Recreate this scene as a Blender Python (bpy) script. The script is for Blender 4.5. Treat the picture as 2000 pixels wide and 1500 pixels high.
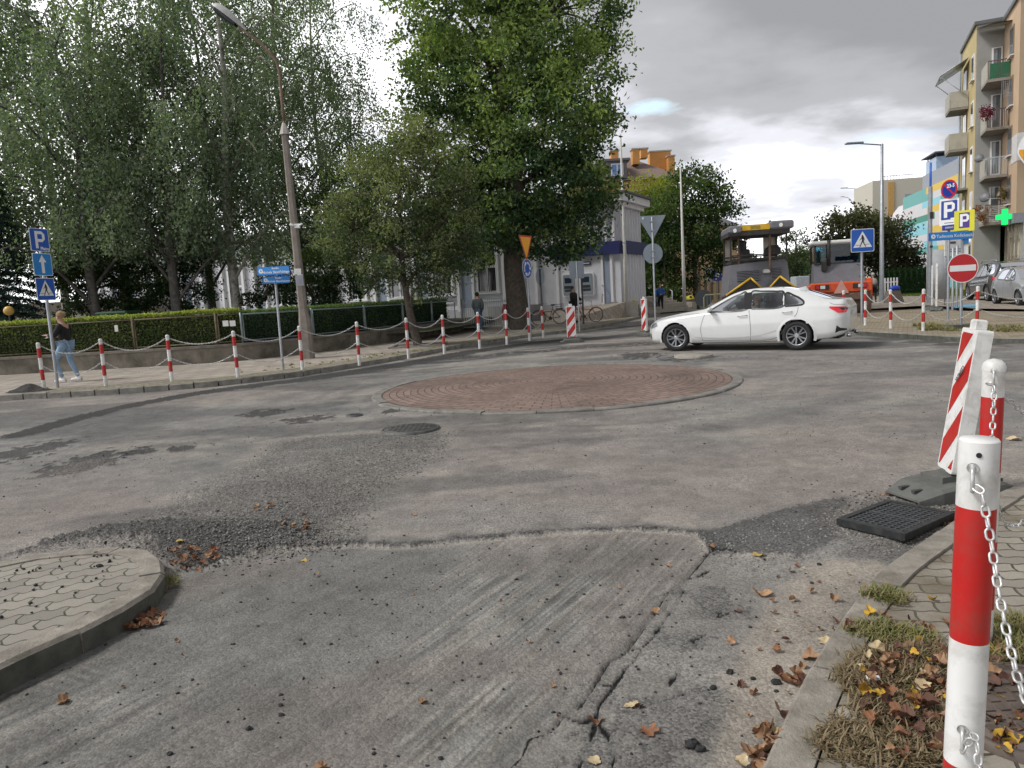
import bpy, math, random
import numpy as np
from mathutils import Vector, Matrix, Euler
R = math.radians
random.seed(7); rng = np.random.default_rng(7)
for o in list(bpy.data.objects): bpy.data.objects.remove(o, do_unlink=True)
scene = bpy.context.scene
COL = scene.collection

# ---------------------------------------------------------------- camera
FPX, HC = 1444.0, 1.6
PITCH, ROLL = R(6.82), R(3.3)
vF = Vector((0, math.cos(PITCH), -math.sin(PITCH))); vR0 = Vector((1, 0, 0)); vU0 = Vector((0, math.sin(PITCH), math.cos(PITCH)))
vR = math.cos(ROLL) * vR0 - math.sin(ROLL) * vU0; vU = math.sin(ROLL) * vR0 + math.cos(ROLL) * vU0
cd = bpy.data.cameras.new('camera'); cam = bpy.data.objects.new('camera', cd); COL.objects.link(cam)
cd.sensor_width = 36; cd.lens = 36 * FPX / 2000; cd.clip_start = .05; cd.clip_end = 3000
m = Matrix((vR, vU, -vF)).transposed().to_4x4(); m.translation = (0, 0, HC); cam.matrix_world = m
scene.camera = cam

def ray(px, py): return vF + (px - 1000) / FPX * vR + (750 - py) / FPX * vU
def G(px, py, z=0.0):
    r = ray(px, py); t = (z - HC) / r.z; return Vector((r.x * t, r.y * t, z))
def A(px, py, Y):
    r = ray(px, py); t = Y / r.y; return Vector((r.x * t, Y, HC + r.z * t))

# ---------------------------------------------------------------- world: overcast sky with broken cloud
SUN_EL, SUN_AZ = R(50), R(-98)      # azimuth from +Y towards +X
world = bpy.data.worlds.new('World'); scene.world = world; world.use_nodes = True
wt = world.node_tree; wt.nodes.clear()
def N(t, typ, **k):
    n = t.nodes.new(typ)
    for a, b in k.items():
        if a.startswith('i_'):
            n.inputs[a[2:].replace('_', ' ')].default_value = b
        else: setattr(n, a, b)
    return n
L = wt.links.new
sky = N(wt, 'ShaderNodeTexSky', sky_type='NISHITA', sun_disc=False, sun_elevation=SUN_EL, sun_rotation=SUN_AZ)
skm = N(wt, 'ShaderNodeVectorMath', operation='SCALE'); skm.inputs['Scale'].default_value = .12; L(sky.outputs[0], skm.inputs[0])
tc = N(wt, 'ShaderNodeTexCoord')
sx = N(wt, 'ShaderNodeSeparateXYZ'); L(tc.outputs['Generated'], sx.inputs[0])
def M(t, op, a, b=None, c=None):
    n = t.nodes.new('ShaderNodeMath'); n.operation = op
    for i, v in enumerate((a, b, c)):
        if v is None: continue
        if isinstance(v, (int, float)): n.inputs[i].default_value = v
        else: t.links.new(v, n.inputs[i])
    return n.outputs[0]
zc = M(wt, 'ADD', M(wt, 'MAXIMUM', sx.outputs[2], 0.0), .10)
cu = N(wt, 'ShaderNodeCombineXYZ'); L(M(wt, 'DIVIDE', sx.outputs[0], zc), cu.inputs[0]); L(M(wt, 'DIVIDE', sx.outputs[1], zc), cu.inputs[1])
def noise(t, vec, scale, detail=5, rough=.5, dist=0., off=None):
    n = t.nodes.new('ShaderNodeTexNoise'); n.inputs['Scale'].default_value = scale; n.inputs['Detail'].default_value = detail
    n.inputs['Roughness'].default_value = rough; n.inputs['Distortion'].default_value = dist
    if off is not None:
        mp = t.nodes.new('ShaderNodeMapping'); mp.inputs['Location'].default_value = off
        if vec is not None: t.links.new(vec, mp.inputs[0])
        t.links.new(mp.outputs[0], n.inputs['Vector'])
    elif vec is not None: t.links.new(vec, n.inputs['Vector'])
    return n.outputs['Fac']
def ramp(t, fac, stops, interp='LINEAR'):
    n = t.nodes.new('ShaderNodeValToRGB'); n.color_ramp.interpolation = interp
    el = n.color_ramp.elements
    while len(el) < len(stops): el.new(.5)
    for e, (p, c) in zip(el, stops):
        e.position = p; e.color = (*c, 1) if len(c) == 3 else c
    t.links.new(fac, n.inputs[0]); return n.outputs[0]
def mixc(t, fac, a, b, mode='MIX'):
    n = t.nodes.new('ShaderNodeMix'); n.data_type = 'RGBA'; n.blend_type = mode
    for s, v in ((n.inputs['Factor'], fac), (n.inputs['A'], a), (n.inputs['B'], b)):
        if isinstance(v, (int, float)): s.default_value = v
        elif isinstance(v, tuple): s.default_value = (*v, 1) if len(v) == 3 else v
        else: t.links.new(v, s)
    return n.outputs['Result']
nc = noise(wt, cu.outputs[0], .42, 6, .5, .25, (3.1, 1.7, 0))
nf = noise(wt, cu.outputs[0], 1.5, 6, .55, .2, (0, 4, 0))
elev = sx.outputs[2]
# heavier grey cloud on the right and overhead, bright break low above the street
dens = M(wt, 'ADD', M(wt, 'MULTIPLY', nc, 1.15), M(wt, 'MULTIPLY', nf, .34))
dens = M(wt, 'ADD', dens, M(wt, 'MULTIPLY', M(wt, 'SUBTRACT', elev, .215), 1.25))
dens = M(wt, 'ADD', dens, M(wt, 'MULTIPLY', sx.outputs[0], .30))
cc = ramp(wt, dens, [(.50, (.95, .95, .97)), (.66, (.72, .72, .76)), (.75, (.42, .425, .455)), (.85, (.25, .252, .265)), (1.0, (.175, .177, .185))], 'EASE')
hole = ramp(wt, noise(wt, cu.outputs[0], .55, 4, .5, .1, (5.2, 1.1, 0)), [(.27, (0, 0, 0)), (.36, (1, 1, 1))])
azr = M(wt, 'DIVIDE', sx.outputs[0], M(wt, 'MAXIMUM', sx.outputs[1], .05))
bx_ = M(wt, 'DIVIDE', M(wt, 'SUBTRACT', azr, .205), .052); bz_ = M(wt, 'DIVIDE', M(wt, 'SUBTRACT', elev, .222), .0125)
bd = M(wt, 'ADD', M(wt, 'ADD', M(wt, 'MULTIPLY', bx_, bx_), M(wt, 'MULTIPLY', bz_, bz_)), M(wt, 'MULTIPLY', noise(wt, cu.outputs[0], 3.5, 6, .6, .3), 3.4))
cc = mixc(wt, ramp(wt, M(wt, 'MULTIPLY', bd, .4), [(.60, (.75, .75, .75)), (.92, (0, 0, 0))]), cc, (.40, .53, .60))
fin = mixc(wt, hole, skm.outputs[0], cc)
bg = N(wt, 'ShaderNodeBackground'); bg.inputs[1].default_value = 1.0; L(fin, bg.inputs[0])
wo = N(wt, 'ShaderNodeOutputWorld'); L(bg.outputs[0], wo.inputs[0])
# ---------------------------------------------------------------- sun through cloud
sd = bpy.data.lights.new('sun', 'SUN'); sd.energy = 1.3; sd.angle = R(14); sd.color = (1, .98, .95)
sun = bpy.data.objects.new('sun', sd); COL.objects.link(sun)
dv = Vector((math.sin(SUN_AZ) * math.cos(SUN_EL), math.cos(SUN_AZ) * math.cos(SUN_EL), math.sin(SUN_EL)))
sun.rotation_euler = dv.to_track_quat('Z', 'Y').to_euler(); sun.location = (0, 0, 30)
vs = scene.view_settings; vs.view_transform = 'Standard'; vs.look = 'None'; vs.exposure = 1.10; vs.gamma = 1

# ---------------------------------------------------------------- helpers: meshes
def tri(i): return i
class MB:
    def __init__(s): s.v = []; s.f = []; s.m = []; s.sm = []
    def add(s, vs, fs, mi=0, smooth=False, T=None):
        n = len(s.v)
        s.v += [tuple(T @ Vector(p)) for p in vs] if T is not None else [tuple(p) for p in vs]
        for f in fs: s.f.append(tuple(n + i for i in f)); s.m.append(mi); s.sm.append(smooth)
        return s
    def box(s, c, d, mi=0, rz=0, T=None, taper=1.0):
        x, y, z = d[0] / 2, d[1] / 2, d[2] / 2
        vs = []
        for k, t in ((-1, 1), (1, taper)):
            for a, b in ((-1, -1), (1, -1), (1, 1), (-1, 1)):
                X, Y = a * x * t, b * y * t
                vs.append((c[0] + X * math.cos(rz) - Y * math.sin(rz), c[1] + X * math.sin(rz) + Y * math.cos(rz), c[2] + k * z))
        return s.add(vs, [(3, 2, 1, 0), (4, 5, 6, 7), (0, 1, 5, 4), (1, 2, 6, 5), (2, 3, 7, 6), (3, 0, 4, 7)], mi, False, T)
    def rbox(s, c, d, r=.02, mi=0, rz=0, T=None):       # box with chamfered vertical and top edges
        x, y, z = d[0] / 2, d[1] / 2, d[2] / 2; r = min(r, x * .9, y * .9, z * .9)
        rings = []
        for (dz, ins) in ((-z, r), (-z + r, 0), (z - r, 0), (z, r)):
            X, Y = x - ins, y - ins; q = r * .6
            rings.append([(-X + q, -Y, dz), (X - q, -Y, dz), (X, -Y + q, dz), (X, Y - q, dz), (X - q, Y, dz), (-X + q, Y, dz), (-X, Y - q, dz), (-X, -Y + q, dz)])
        vs = [(c[0] + p[0] * math.cos(rz) - p[1] * math.sin(rz), c[1] + p[0] * math.sin(rz) + p[1] * math.cos(rz), c[2] + p[2]) for rg in rings for p in rg]
        fs = [tuple(range(7, -1, -1)), tuple(range(24, 32))]
        for k in range(3):
            for i in range(8): fs.append((k * 8 + i, k * 8 + (i + 1) % 8, k * 8 + 8 + (i + 1) % 8, k * 8 + 8 + i))
        return s.add(vs, fs, mi, False, T)
    def tube(s, pts, r, n=8, mi=0, cap=True, smooth=True, T=None):
        pts = [Vector(p) for p in pts]; rs = r if isinstance(r, (list, tuple)) else [r] * len(pts)
        vs, fs = [], []; up = None
        for i, p in enumerate(pts):
            d = (pts[min(i + 1, len(pts) - 1)] - pts[max(i - 1, 0)])
            d = d.normalized() if d.length > 1e-9 else Vector((0, 0, 1))
            if up is None:
                up = Vector((0, 0, 1)) if abs(d.z) < .9 else Vector((1, 0, 0))
            a = d.cross(up)
            if a.length < 1e-4: a = d.cross(Vector((0, 1, 0)))
            a.normalize(); b = a.cross(d).normalized(); up = b
            for k in range(n):
                t = 2 * math.pi * k / n; vs.append(p + (a * math.cos(t) + b * math.sin(t)) * rs[i])
        for i in range(len(pts) - 1):
            for k in range(n):
                fs.append((i * n + k, i * n + (k + 1) % n, (i + 1) * n + (k + 1) % n, (i + 1) * n + k))
        fs = [f[::-1] for f in fs]
        s.add(vs, fs, mi, smooth, T)
        if cap:
            b0 = len(s.v) - len(vs)
            s.f.append(tuple(b0 + k for k in range(n))); s.m.append(mi); s.sm.append(False)
            s.f.append(tuple(b0 + (len(pts) - 1) * n + k for k in range(n - 1, -1, -1))); s.m.append(mi); s.sm.append(False)
        return s
    def cyl(s, p0, p1, r0, r1=None, n=12, mi=0, cap=True, T=None): return s.tube([p0, p1], [r0, r0 if r1 is None else r1], n, mi, cap, True, T)
    def lathe(s, prof, c=(0, 0, 0), n=20, mi=0, T=None, smooth=True):   # prof: [(r,z)]
        vs, fs = [], []
        for r_, z in prof:
            for k in range(n):
                t = 2 * math.pi * k / n; vs.append((c[0] + r_ * math.cos(t), c[1] + r_ * math.sin(t), c[2] + z))
        for i in range(len(prof) - 1):
            for k in range(n): fs.append((i * n + k, i * n + (k + 1) % n, (i + 1) * n + (k + 1) % n, (i + 1) * n + k))
        return s.add(vs, fs, mi, smooth, T)
    def prism(s, poly, z0, z1, mi=0, T=None, mside=None):   # poly in xy, extruded in z
        n = len(poly); vs = [(x, y, z0) for x, y in poly] + [(x, y, z1) for x, y in poly]
        a = sum(poly[i][0] * poly[(i + 1) % n][1] - poly[(i + 1) % n][0] * poly[i][1] for i in range(n))
        caps = [tuple(range(n - 1, -1, -1)), tuple(range(n, 2 * n))]; side = [(i, (i + 1) % n, n + (i + 1) % n, n + i) for i in range(n)]
        if (a < 0): caps = [c[::-1] for c in caps]; side = [c[::-1] for c in side]
        s.add(vs, caps, mi, False, T)
        b0 = len(s.v) - 2 * n
        for f in side: s.f.append(tuple(b0 + i for i in f)); s.m.append(mi if mside is None else mside); s.sm.append(False)
        return s
    def sphere(s, c, r, n=10, mi=0, T=None, sc=(1, 1, 1)):
        pr = [(max(1e-4, math.sin(math.pi * k / n)) * r, -math.cos(math.pi * k / n) * r) for k in range(n + 1)]
        vs, fs = [], []; q = n * 2
        for r_, z in pr:
            for k in range(q):
                t = 2 * math.pi * k / q; vs.append((c[0] + r_ * math.cos(t) * sc[0], c[1] + r_ * math.sin(t) * sc[1], c[2] + z * sc[2]))
        for i in range(n):
            for k in range(q): fs.append((i * q + k, i * q + (k + 1) % q, (i + 1) * q + (k + 1) % q, (i + 1) * q + k))
        return s.add(vs, fs, mi, True, T)
    def quadgrid(s, P, mi=0, smooth=True, flip=False):     # P[i][j] points
        n, k = len(P), len(P[0]); vs = [p for row in P for p in row]; fs = []
        for i in range(n - 1):
            for j in range(k - 1):
                f = (i * k + j, i * k + j + 1, (i + 1) * k + j + 1, (i + 1) * k + j); fs.append(f[::-1] if flip else f)
        return s.add(vs, fs, mi, smooth)
    def build(s, name, mats, parent=None, loc=None, rz=None):
        me = bpy.data.meshes.new(name); me.from_pydata(s.v, [], s.f)
        if not isinstance(mats, (list, tuple)): mats = [mats]
        for x in mats: me.materials.append(x)
        if s.f:
            me.polygons.foreach_set('material_index', s.m); me.polygons.foreach_set('use_smooth', s.sm)
        me.update()
        o = bpy.data.objects.new(name, me); COL.objects.link(o)
        if parent is not None: o.parent = parent
        if loc is not None: o.location = loc
        if rz is not None: o.rotation_euler.z = rz
        return o
def npmesh(name, V, Fq, mat, parent=None, attrs=None, smooth=False, corners=4):
    me = bpy.data.meshes.new(name); nv, nf = len(V), len(Fq)
    me.vertices.add(nv); me.vertices.foreach_set('co', np.asarray(V, np.float32).ravel())
    me.loops.add(nf * corners); me.loops.foreach_set('vertex_index', np.asarray(Fq, np.int32).ravel())
    me.polygons.add(nf); me.polygons.foreach_set('loop_start', np.arange(0, nf * corners, corners, dtype=np.int32))
    me.polygons.foreach_set('loop_total', np.full(nf, corners, np.int32))
    me.polygons.foreach_set('use_smooth', np.full(nf, smooth, bool))
    me.update(calc_edges=True)
    for k, (dom, typ, arr) in (attrs or {}).items():
        a = me.attributes.new(k, typ, dom)
        a.data.foreach_set('color' if 'COLOR' in typ else 'value', np.asarray(arr, np.float32).ravel())
    for mm in (mat if isinstance(mat, (list, tuple)) else [mat]): me.materials.append(mm)
    o = bpy.data.objects.new(name, me); COL.objects.link(o)
    if parent is not None: o.parent = parent
    return o
def thing(name, label, cat, loc=(0, 0, 0), rz=0, group=None):
    o = bpy.data.objects.new(name, None); COL.objects.link(o); o.location = loc; o.rotation_euler = (0, 0, rz); o.empty_display_size = .2
    return tag(o, label, cat, group)
def tag(o, label=None, cat=None, group=None, kind=None):
    if label: o['label'] = label
    if cat: o['category'] = cat
    if group: o['group'] = group
    if kind: o['kind'] = kind
    return o
def children(o): return [c for c in bpy.data.objects if c.parent == o]
def dup(o, loc=None, rz=None, label=None, parent=None):
    c = o.copy(); COL.objects.link(c); c.parent = parent
    if loc is not None: c.location = loc
    if rz is not None: c.rotation_euler.z = rz
    if label: c['label'] = label
    for ch in children(o): dup(ch, parent=c)
    return c
def TR(loc=(0, 0, 0), rz=0, rx=0, ry=0, s=1.0):
    return Matrix.Translation(loc) @ Euler((rx, ry, rz)).to_matrix().to_4x4() @ Matrix.Scale(s, 4)
def text_mesh(body, size, depth=.002, offset=0.0, align='CENTER'):
    cu_ = bpy.data.curves.new('t', 'FONT'); cu_.body = body; cu_.size = size; cu_.extrude = depth; cu_.offset = offset
    cu_.align_x = align; cu_.align_y = 'CENTER'; cu_.resolution_u = 3
    o = bpy.data.objects.new('t', cu_); COL.objects.link(o); bpy.context.view_layer.update()
    me = bpy.data.meshes.new_from_object(o.evaluated_get(bpy.context.evaluated_depsgraph_get()))
    vs = [tuple(v.co) for v in me.vertices]; fs = [tuple(p.vertices) for p in me.polygons]
    bpy.data.objects.remove(o, do_unlink=True); bpy.data.meshes.remove(me)
    return vs, fs

# ---------------------------------------------------------------- helpers: materials
MATS = {}
def mat(name, col, rough=.6, metal=0., var=.12, vs_=6., bump=0., bs=40., spec=.5, dirt=None, dirt_amt=.5, dirt_s=3., coat=0., emit=None, coords='Object', alpha=1.0, trans=0.):
    if name in MATS: return MATS[name]
    mt = bpy.data.materials.new(name); mt.use_nodes = True; t = mt.node_tree; b = t.nodes['Principled BSDF']
    tcn = t.nodes.new('ShaderNodeTexCoord'); vec = tcn.outputs[coords]
    n = noise(t, vec, vs_, 5, .6)
    lo = tuple(c * (1 - var) for c in col); hi = tuple(min(1, c * (1 + var)) for c in col)
    c = ramp(t, n, [(.3, lo), (.7, hi)])
    if dirt:
        dn = noise(t, vec, dirt_s, 8, .65, .4, (7, 3, 1))
        df = ramp(t, dn, [(.45, (0, 0, 0)), (.72, (dirt_amt,) * 3)])
        c = mixc(t, df, c, dirt)
    t.links.new(c, b.inputs['Base Color']); b.inputs['Roughness'].default_value = rough; b.inputs['Metallic'].default_value = metal
    b.inputs['Specular IOR Level'].default_value = spec; b.inputs['Coat Weight'].default_value = coat; b.inputs['Coat Roughness'].default_value = .05
    if bump:
        bn = t.nodes.new('ShaderNodeBump'); bn.inputs['Strength'].default_value = bump; bn.inputs['Distance'].default_value = .01
        t.links.new(noise(t, vec, bs, 6, .65), bn.inputs['Height']); t.links.new(bn.outputs[0], b.inputs['Normal'])
    if emit: b.inputs['Emission Color'].default_value = (*emit[0], 1); b.inputs['Emission Strength'].default_value = emit[1]
    MATS[name] = mt; return mt
def glassmat(name, tint=(.5, .6, .62), thr=.5, rough=.02):
    if name in MATS: return MATS[name]
    mt = bpy.data.materials.new(name); mt.use_nodes = True; t = mt.node_tree; t.nodes.clear()
    tr = N(t, 'ShaderNodeBsdfTransparent'); tr.inputs[0].default_value = (*tint, 1)
    gl = N(t, 'ShaderNodeBsdfGlossy'); gl.inputs['Roughness'].default_value = rough; gl.inputs[0].default_value = (.95, .97, 1, 1)
    fr = N(t, 'ShaderNodeLayerWeight'); fr.inputs[0].default_value = thr
    mx = N(t, 'ShaderNodeMixShader'); t.links.new(fr.outputs['Fresnel'], mx.inputs[0]); t.links.new(tr.outputs[0], mx.inputs[1]); t.links.new(gl.outputs[0], mx.inputs[2])
    ou = N(t, 'ShaderNodeOutputMaterial'); t.links.new(mx.outputs[0], ou.inputs[0]); MATS[name] = mt; return mt
def lin(r, g, b): return tuple(((c / 255 + .055) / 1.055) ** 2.4 if c > 10 else c / 255 / 12.92 for c in (r, g, b))
# numpy value noise in 2-D
_tab = rng.random((256, 256))
def vn(x, y):
    xi = np.floor(x).astype(np.int64); yi = np.floor(y).astype(np.int64); fx = x - xi; fy = y - yi
    fx = fx * fx * (3 - 2 * fx); fy = fy * fy * (3 - 2 * fy)
    a = _tab[xi & 255, yi & 255]; b = _tab[(xi + 1) & 255, yi & 255]; c = _tab[xi & 255, (yi + 1) & 255]; d = _tab[(xi + 1) & 255, (yi + 1) & 255]
    return (a * (1 - fx) + b * fx) * (1 - fy) + (c * (1 - fx) + d * fx) * fy
def fbm(x, y, o=5, g=.5):
    s = 0; a = 1; tt = 0
    for k in range(o):
        s = s + a * vn(x * 2 ** k + 17.3 * k, y * 2 ** k + 9.1 * k); tt += a; a *= g
    return s / tt
def inside(X, Y, poly):
    r = np.zeros(X.shape, bool); n = len(poly)
    for i in range(n):
        x0, y0 = poly[i][:2]; x1, y1 = poly[(i + 1) % n][:2]
        if y0 == y1: continue
        c = ((y0 > Y) != (y1 > Y)) & (X < (x1 - x0) * (Y - y0) / (y1 - y0) + x0); r ^= c
    return r
def pdist(X, Y, pl, closed=False):
    d = np.full(X.shape, 1e9); n = len(pl)
    for i in range(n if closed else n - 1):
        x0, y0 = pl[i][:2]; x1, y1 = pl[(i + 1) % n][:2]; dx, dy = x1 - x0, y1 - y0; l = dx * dx + dy * dy + 1e-12
        t = np.clip(((X - x0) * dx + (Y - y0) * dy) / l, 0, 1)
        d = np.minimum(d, np.hypot(X - x0 - t * dx, Y - y0 - t * dy))
    return d
def sdist(X, Y, poly):  # >0 inside
    d = pdist(X, Y, poly, True); return np.where(inside(X, Y, poly), d, -d)
def sstep(a, b, x):
    t = np.clip((x - a) / (b - a), 0, 1); return t * t * (3 - 2 * t)
def gl(pts, z=0.): return [tuple(G(*p, z))[:2] for p in pts]
def smooth_line(pts, n=6):
    pts = [np.array(p[:2], float) for p in pts]; out = []
    for i in range(len(pts) - 1):
        p0 = pts[max(i - 1, 0)]; p1 = pts[i]; p2 = pts[i + 1]; p3 = pts[min(i + 2, len(pts) - 1)]
        for k in range(n):
            t = k / n; out.append(.5 * ((2 * p1) + (-p0 + p2) * t + (2 * p0 - 5 * p1 + 4 * p2 - p3) * t * t + (-p0 + 3 * p1 - 3 * p2 + p3) * t ** 3))
    out.append(pts[-1]); return [tuple(p) for p in out]
# ================================================================ GROUND
def attr_mat(name, fine=260., fine_amt=.35, stone=90., stone_amt=.4, bump=.5, rough=.92):
    mt = bpy.data.materials.new(name); mt.use_nodes = True; t = mt.node_tree; b = t.nodes['Principled BSDF']
    at = N(t, 'ShaderNodeAttribute', attribute_name='c'); gm = N(t, 'ShaderNodeAttribute', attribute_name='g')
    tc_ = N(t, 'ShaderNodeTexCoord'); vec = tc_.outputs['Object']
    n1 = noise(t, vec, fine, 3, .7); n2 = noise(t, vec, 38., 5, .65)
    vo = N(t, 'ShaderNodeTexVoronoi'); vo.inputs['Scale'].default_value = stone; t.links.new(vec, vo.inputs['Vector'])
    sv = N(t, 'ShaderNodeSeparateColor'); t.links.new(vo.outputs['Color'], sv.inputs[0])
    f = M(t, 'ADD', 1 - fine_amt / 2 - .22, M(t, 'MULTIPLY', n1, fine_amt)); f = M(t, 'ADD', f, M(t, 'MULTIPLY', n2, .44))
    st = M(t, 'MULTIPLY', M(t, 'SUBTRACT', sv.outputs[0], .5), M(t, 'ADD', stone_amt, M(t, 'MULTIPLY', gm.outputs['Fac'], .9)))
    f = M(t, 'ADD', f, st)
    c = N(t, 'ShaderNodeVectorMath', operation='SCALE'); t.links.new(at.outputs['Color'], c.inputs[0]); t.links.new(f, c.inputs['Scale'])
    t.links.new(c.outputs[0], b.inputs['Base Color']); b.inputs['Roughness'].default_value = rough; b.inputs['Specular IOR Level'].default_value = .25
    bn = N(t, 'ShaderNodeBump'); bn.inputs['Strength'].default_value = bump; bn.inputs['Distance'].default_value = .006
    h = M(t, 'ADD', M(t, 'MULTIPLY', vo.outputs['Distance'], -1.2), n2); t.links.new(M(t, 'ADD', h, n1), bn.inputs['Height']); t.links.new(bn.outputs[0], b.inputs['Normal'])
    return mt
road_mat = attr_mat('asphalt')
th = np.linspace(R(-46), R(46), 960); rr = 1.15 * np.exp(np.linspace(0, math.log(95 / 1.15), 740))
TH, RR = np.meshgrid(th, rr); X = RR * np.sin(TH); Y = RR * np.cos(TH)
# large-scale tone
n_big = fbm(X * .35 + 3, Y * .35, 5); n_mid = fbm(X * 1.7, Y * 1.7 + 8, 5); n_fine = fbm(X * 9, Y * 9, 4); n_vf = fbm(X * 42, Y * 42, 3, .7)
def lerp(a, b, t): return a + (b - a) * t[..., None]
def tint(c): return np.array(c, float)
GREY, PINK, DUST, DARK, MILL, TAN = map(tint, ((.232, .226, .217), (.268, .240, .224), (.345, .318, .282), (.052, .052, .052), (.208, .205, .194), (.32, .288, .248)))
C = np.ones(X.shape + (3,)) * GREY
C = lerp(C, PINK, sstep(.42, .62, n_big) * .9)
C = lerp(C, DUST, sstep(.50, .68, fbm(X * .8 + 40, Y * 1.4, 5)) * .6)
C = lerp(C, DARK * 2.2, sstep(.48, .66, fbm(X * .5 + 9, Y * 1.1 + 31, 6)) * .65)
gm = sstep(.5, .7, n_mid) * .25                         # gravel mask
Z = (n_big - .5) * .03 + (n_mid - .5) * .008
def sp(e, k=.9): return sstep(.38, .62, e + (n_vf - .5) * k * sstep(0, .12, e) * sstep(0, .12, 1.001 - e) + (n_fine - .5) * .25)
warp = (n_mid - .5) * .5; warp2 = (n_fine - .5) * .10
# tyre sweeps round the island
ci = (.75, 12.95)
ang = np.hypot(X - ci[0], Y - ci[1])
for r0, w, a in ((3.75, .16, .30), (4.25, .10, .25), (4.9, .3, .28), (5.8, .18, .22), (6.7, .35, .25)):
    e = np.exp(-((ang + (n_mid - .5) * .35 - r0) / w) ** 2) * sstep(.3, .6, fbm(X * .6 + r0, Y * .6, 3)); C = lerp(C, DARK * 2, e * a * 1.3)
C = lerp(C, DUST, np.exp(-((ang - 3.45) / .12) ** 2) * .35 * sstep(.4, .6, n_mid))
# black binder strip along the left kerb
bl = smooth_line(gl([(40, 848), (130, 822), (230, 798), (340, 777), (470, 757), (600, 741), (720, 722), (830, 704), (930, 686), (1040, 671), (1120, 662)]))
d = pdist(X, Y, bl) + warp * .35 + (n_fine - .5) * .2
wd = .24 + .26 * sstep(12, 19, Y)
e = sp(1 - sstep(wd * .6, wd * 1.4, d), 1.2); C = lerp(C, DARK * 1.05, e * np.clip(.80 + .3 * n_fine, 0, 1)); Z += e * .012 * (n_fine); gm = np.maximum(gm, e * .5)
bl2 = smooth_line(gl([(560, 742), (700, 727), (850, 705), (960, 694), (1090, 682), (1250, 672)]))
d = pdist(X, Y, bl2) + (fbm(X * 1.2, Y * 3, 5) - .5) * 2.6
e = (1 - sstep(.2, 1.0, d)) * .95; C = lerp(C, DARK * 1.2, e * sstep(.33, .55, n_fine + .1))
for pl, w in (([(1060, 672), (1130, 664), (1250, 652), (1300, 640)], .9), ([(1130, 650), (1210, 640), (1290, 632)], .5), ([(1540, 672), (1700, 660), (1800, 667), (2020, 680)], .38), ([(1700, 654), (1850, 662), (2050, 668)], .25)):
    d = pdist(X, Y, gl(pl)) + (fbm(X * .9 + w, Y * 2, 5) - .5) * 1.5; e = 1 - sstep(w * .4, w, d); C = lerp(C, DARK * 1.5, e * .85)
# small dark scabs
for (px, py, rx, ry) in ((265, 882, 34, 6), (350, 876, 26, 6), (520, 806, 40, 7), (60, 880, 60, 16), (600, 818, 45, 7), (1300, 770, 60, 8), (170, 905, 60, 20), (1245, 695, 40, 6), (1340, 700, 60, 6), (770, 802, 22, 6)):
    p = G(px, py); q = G(px + rx, py); s_ = G(px, py - ry); ax = max(.05, (q - p).length); ay = max(.05, (s_ - p).length)
    dd = np.hypot((X - p.x) / ax, (Y - p.y) / ay) + (n_fine - .5) * 1.6 + warp
    e = sp(1 - sstep(.6, 1.1, dd)); C = lerp(C, DARK * 1.1, e * .85); Z += e * .012 * n_vf; gm = np.maximum(gm, e)
# loose gravel field, left of centre
gr = gl([(430, 1075), (560, 1062), (650, 1040), (720, 985), (800, 925), (900, 870), (880, 838), (740, 842), (600, 850), (520, 862), (470, 905), (400, 950), (330, 985), (250, 1010), (170, 1040), (60, 1080), (250, 1085)])
e = sstep(-.14, .22, sdist(X, Y, gr) + warp * .8 + warp2)
e = .5 * e + .5 * sp(e, 1.6); C = lerp(C, np.array((.165, .158, .148)), e * .62); gm = np.maximum(gm, e); 
tan_edge = np.exp(-((sdist(X, Y, gr) + warp * .6) / .16) ** 2) * sstep(7.0, 8.2, Y); C = lerp(C, DUST, tan_edge * .6)
Z += e * (n_vf - .5) * .016
dk = gl([(-40, 1105), (110, 1060), (200, 1032), (330, 1016), (450, 1022), (560, 1030), (620, 1042), (570, 1062), (480, 1082), (420, 1100), (340, 1110), (290, 1060), (150, 1062), (0, 1090), (-60, 1110)])
e = sp(sstep(-.14, .16, sdist(X, Y, dk) + warp * .35 + warp2), 1.2); C = lerp(C, DARK * 1.3, e * .85)
gm = np.maximum(gm, e); Z += e * (n_vf - .4) * .022 + e * .02 * n_fine
p = G(330, 1050); hm = np.exp(-(((X - p.x) / .75) ** 2 + ((Y - p.y) / .22) ** 2)); Z += hm * .07
# gravelly ridge joining it to the step
e = np.exp(-(pdist(X, Y, gl([(560, 1000), (600, 1040), (640, 1062)])) / .22) ** 2); C = lerp(C, DARK * 1.9, e * .6); gm = np.maximum(gm, e * .9)
# worn concrete-grey areas
for poly, col, a in (([(640, 1050), (760, 1000), (900, 985), (1150, 1000), (1150, 1030), (870, 1052)], (.20, .20, .19), .5), ([(-50, 960), (150, 900), (330, 930), (180, 1020), (-50, 1060)], (.245, .215, .20), .5), ([(1480, 830), (1900, 780), (1850, 900), (1500, 900)], (.24, .207, .19), .5), ([(1400, 690), (1800, 690), (1850, 760), (1500, 760)], (.215, .20, .195), .4)):
    e = sstep(-.4, .5, sdist(X, Y, gl(poly)) + warp * 1.5); C = lerp(C, np.array(col), e * a)
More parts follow.
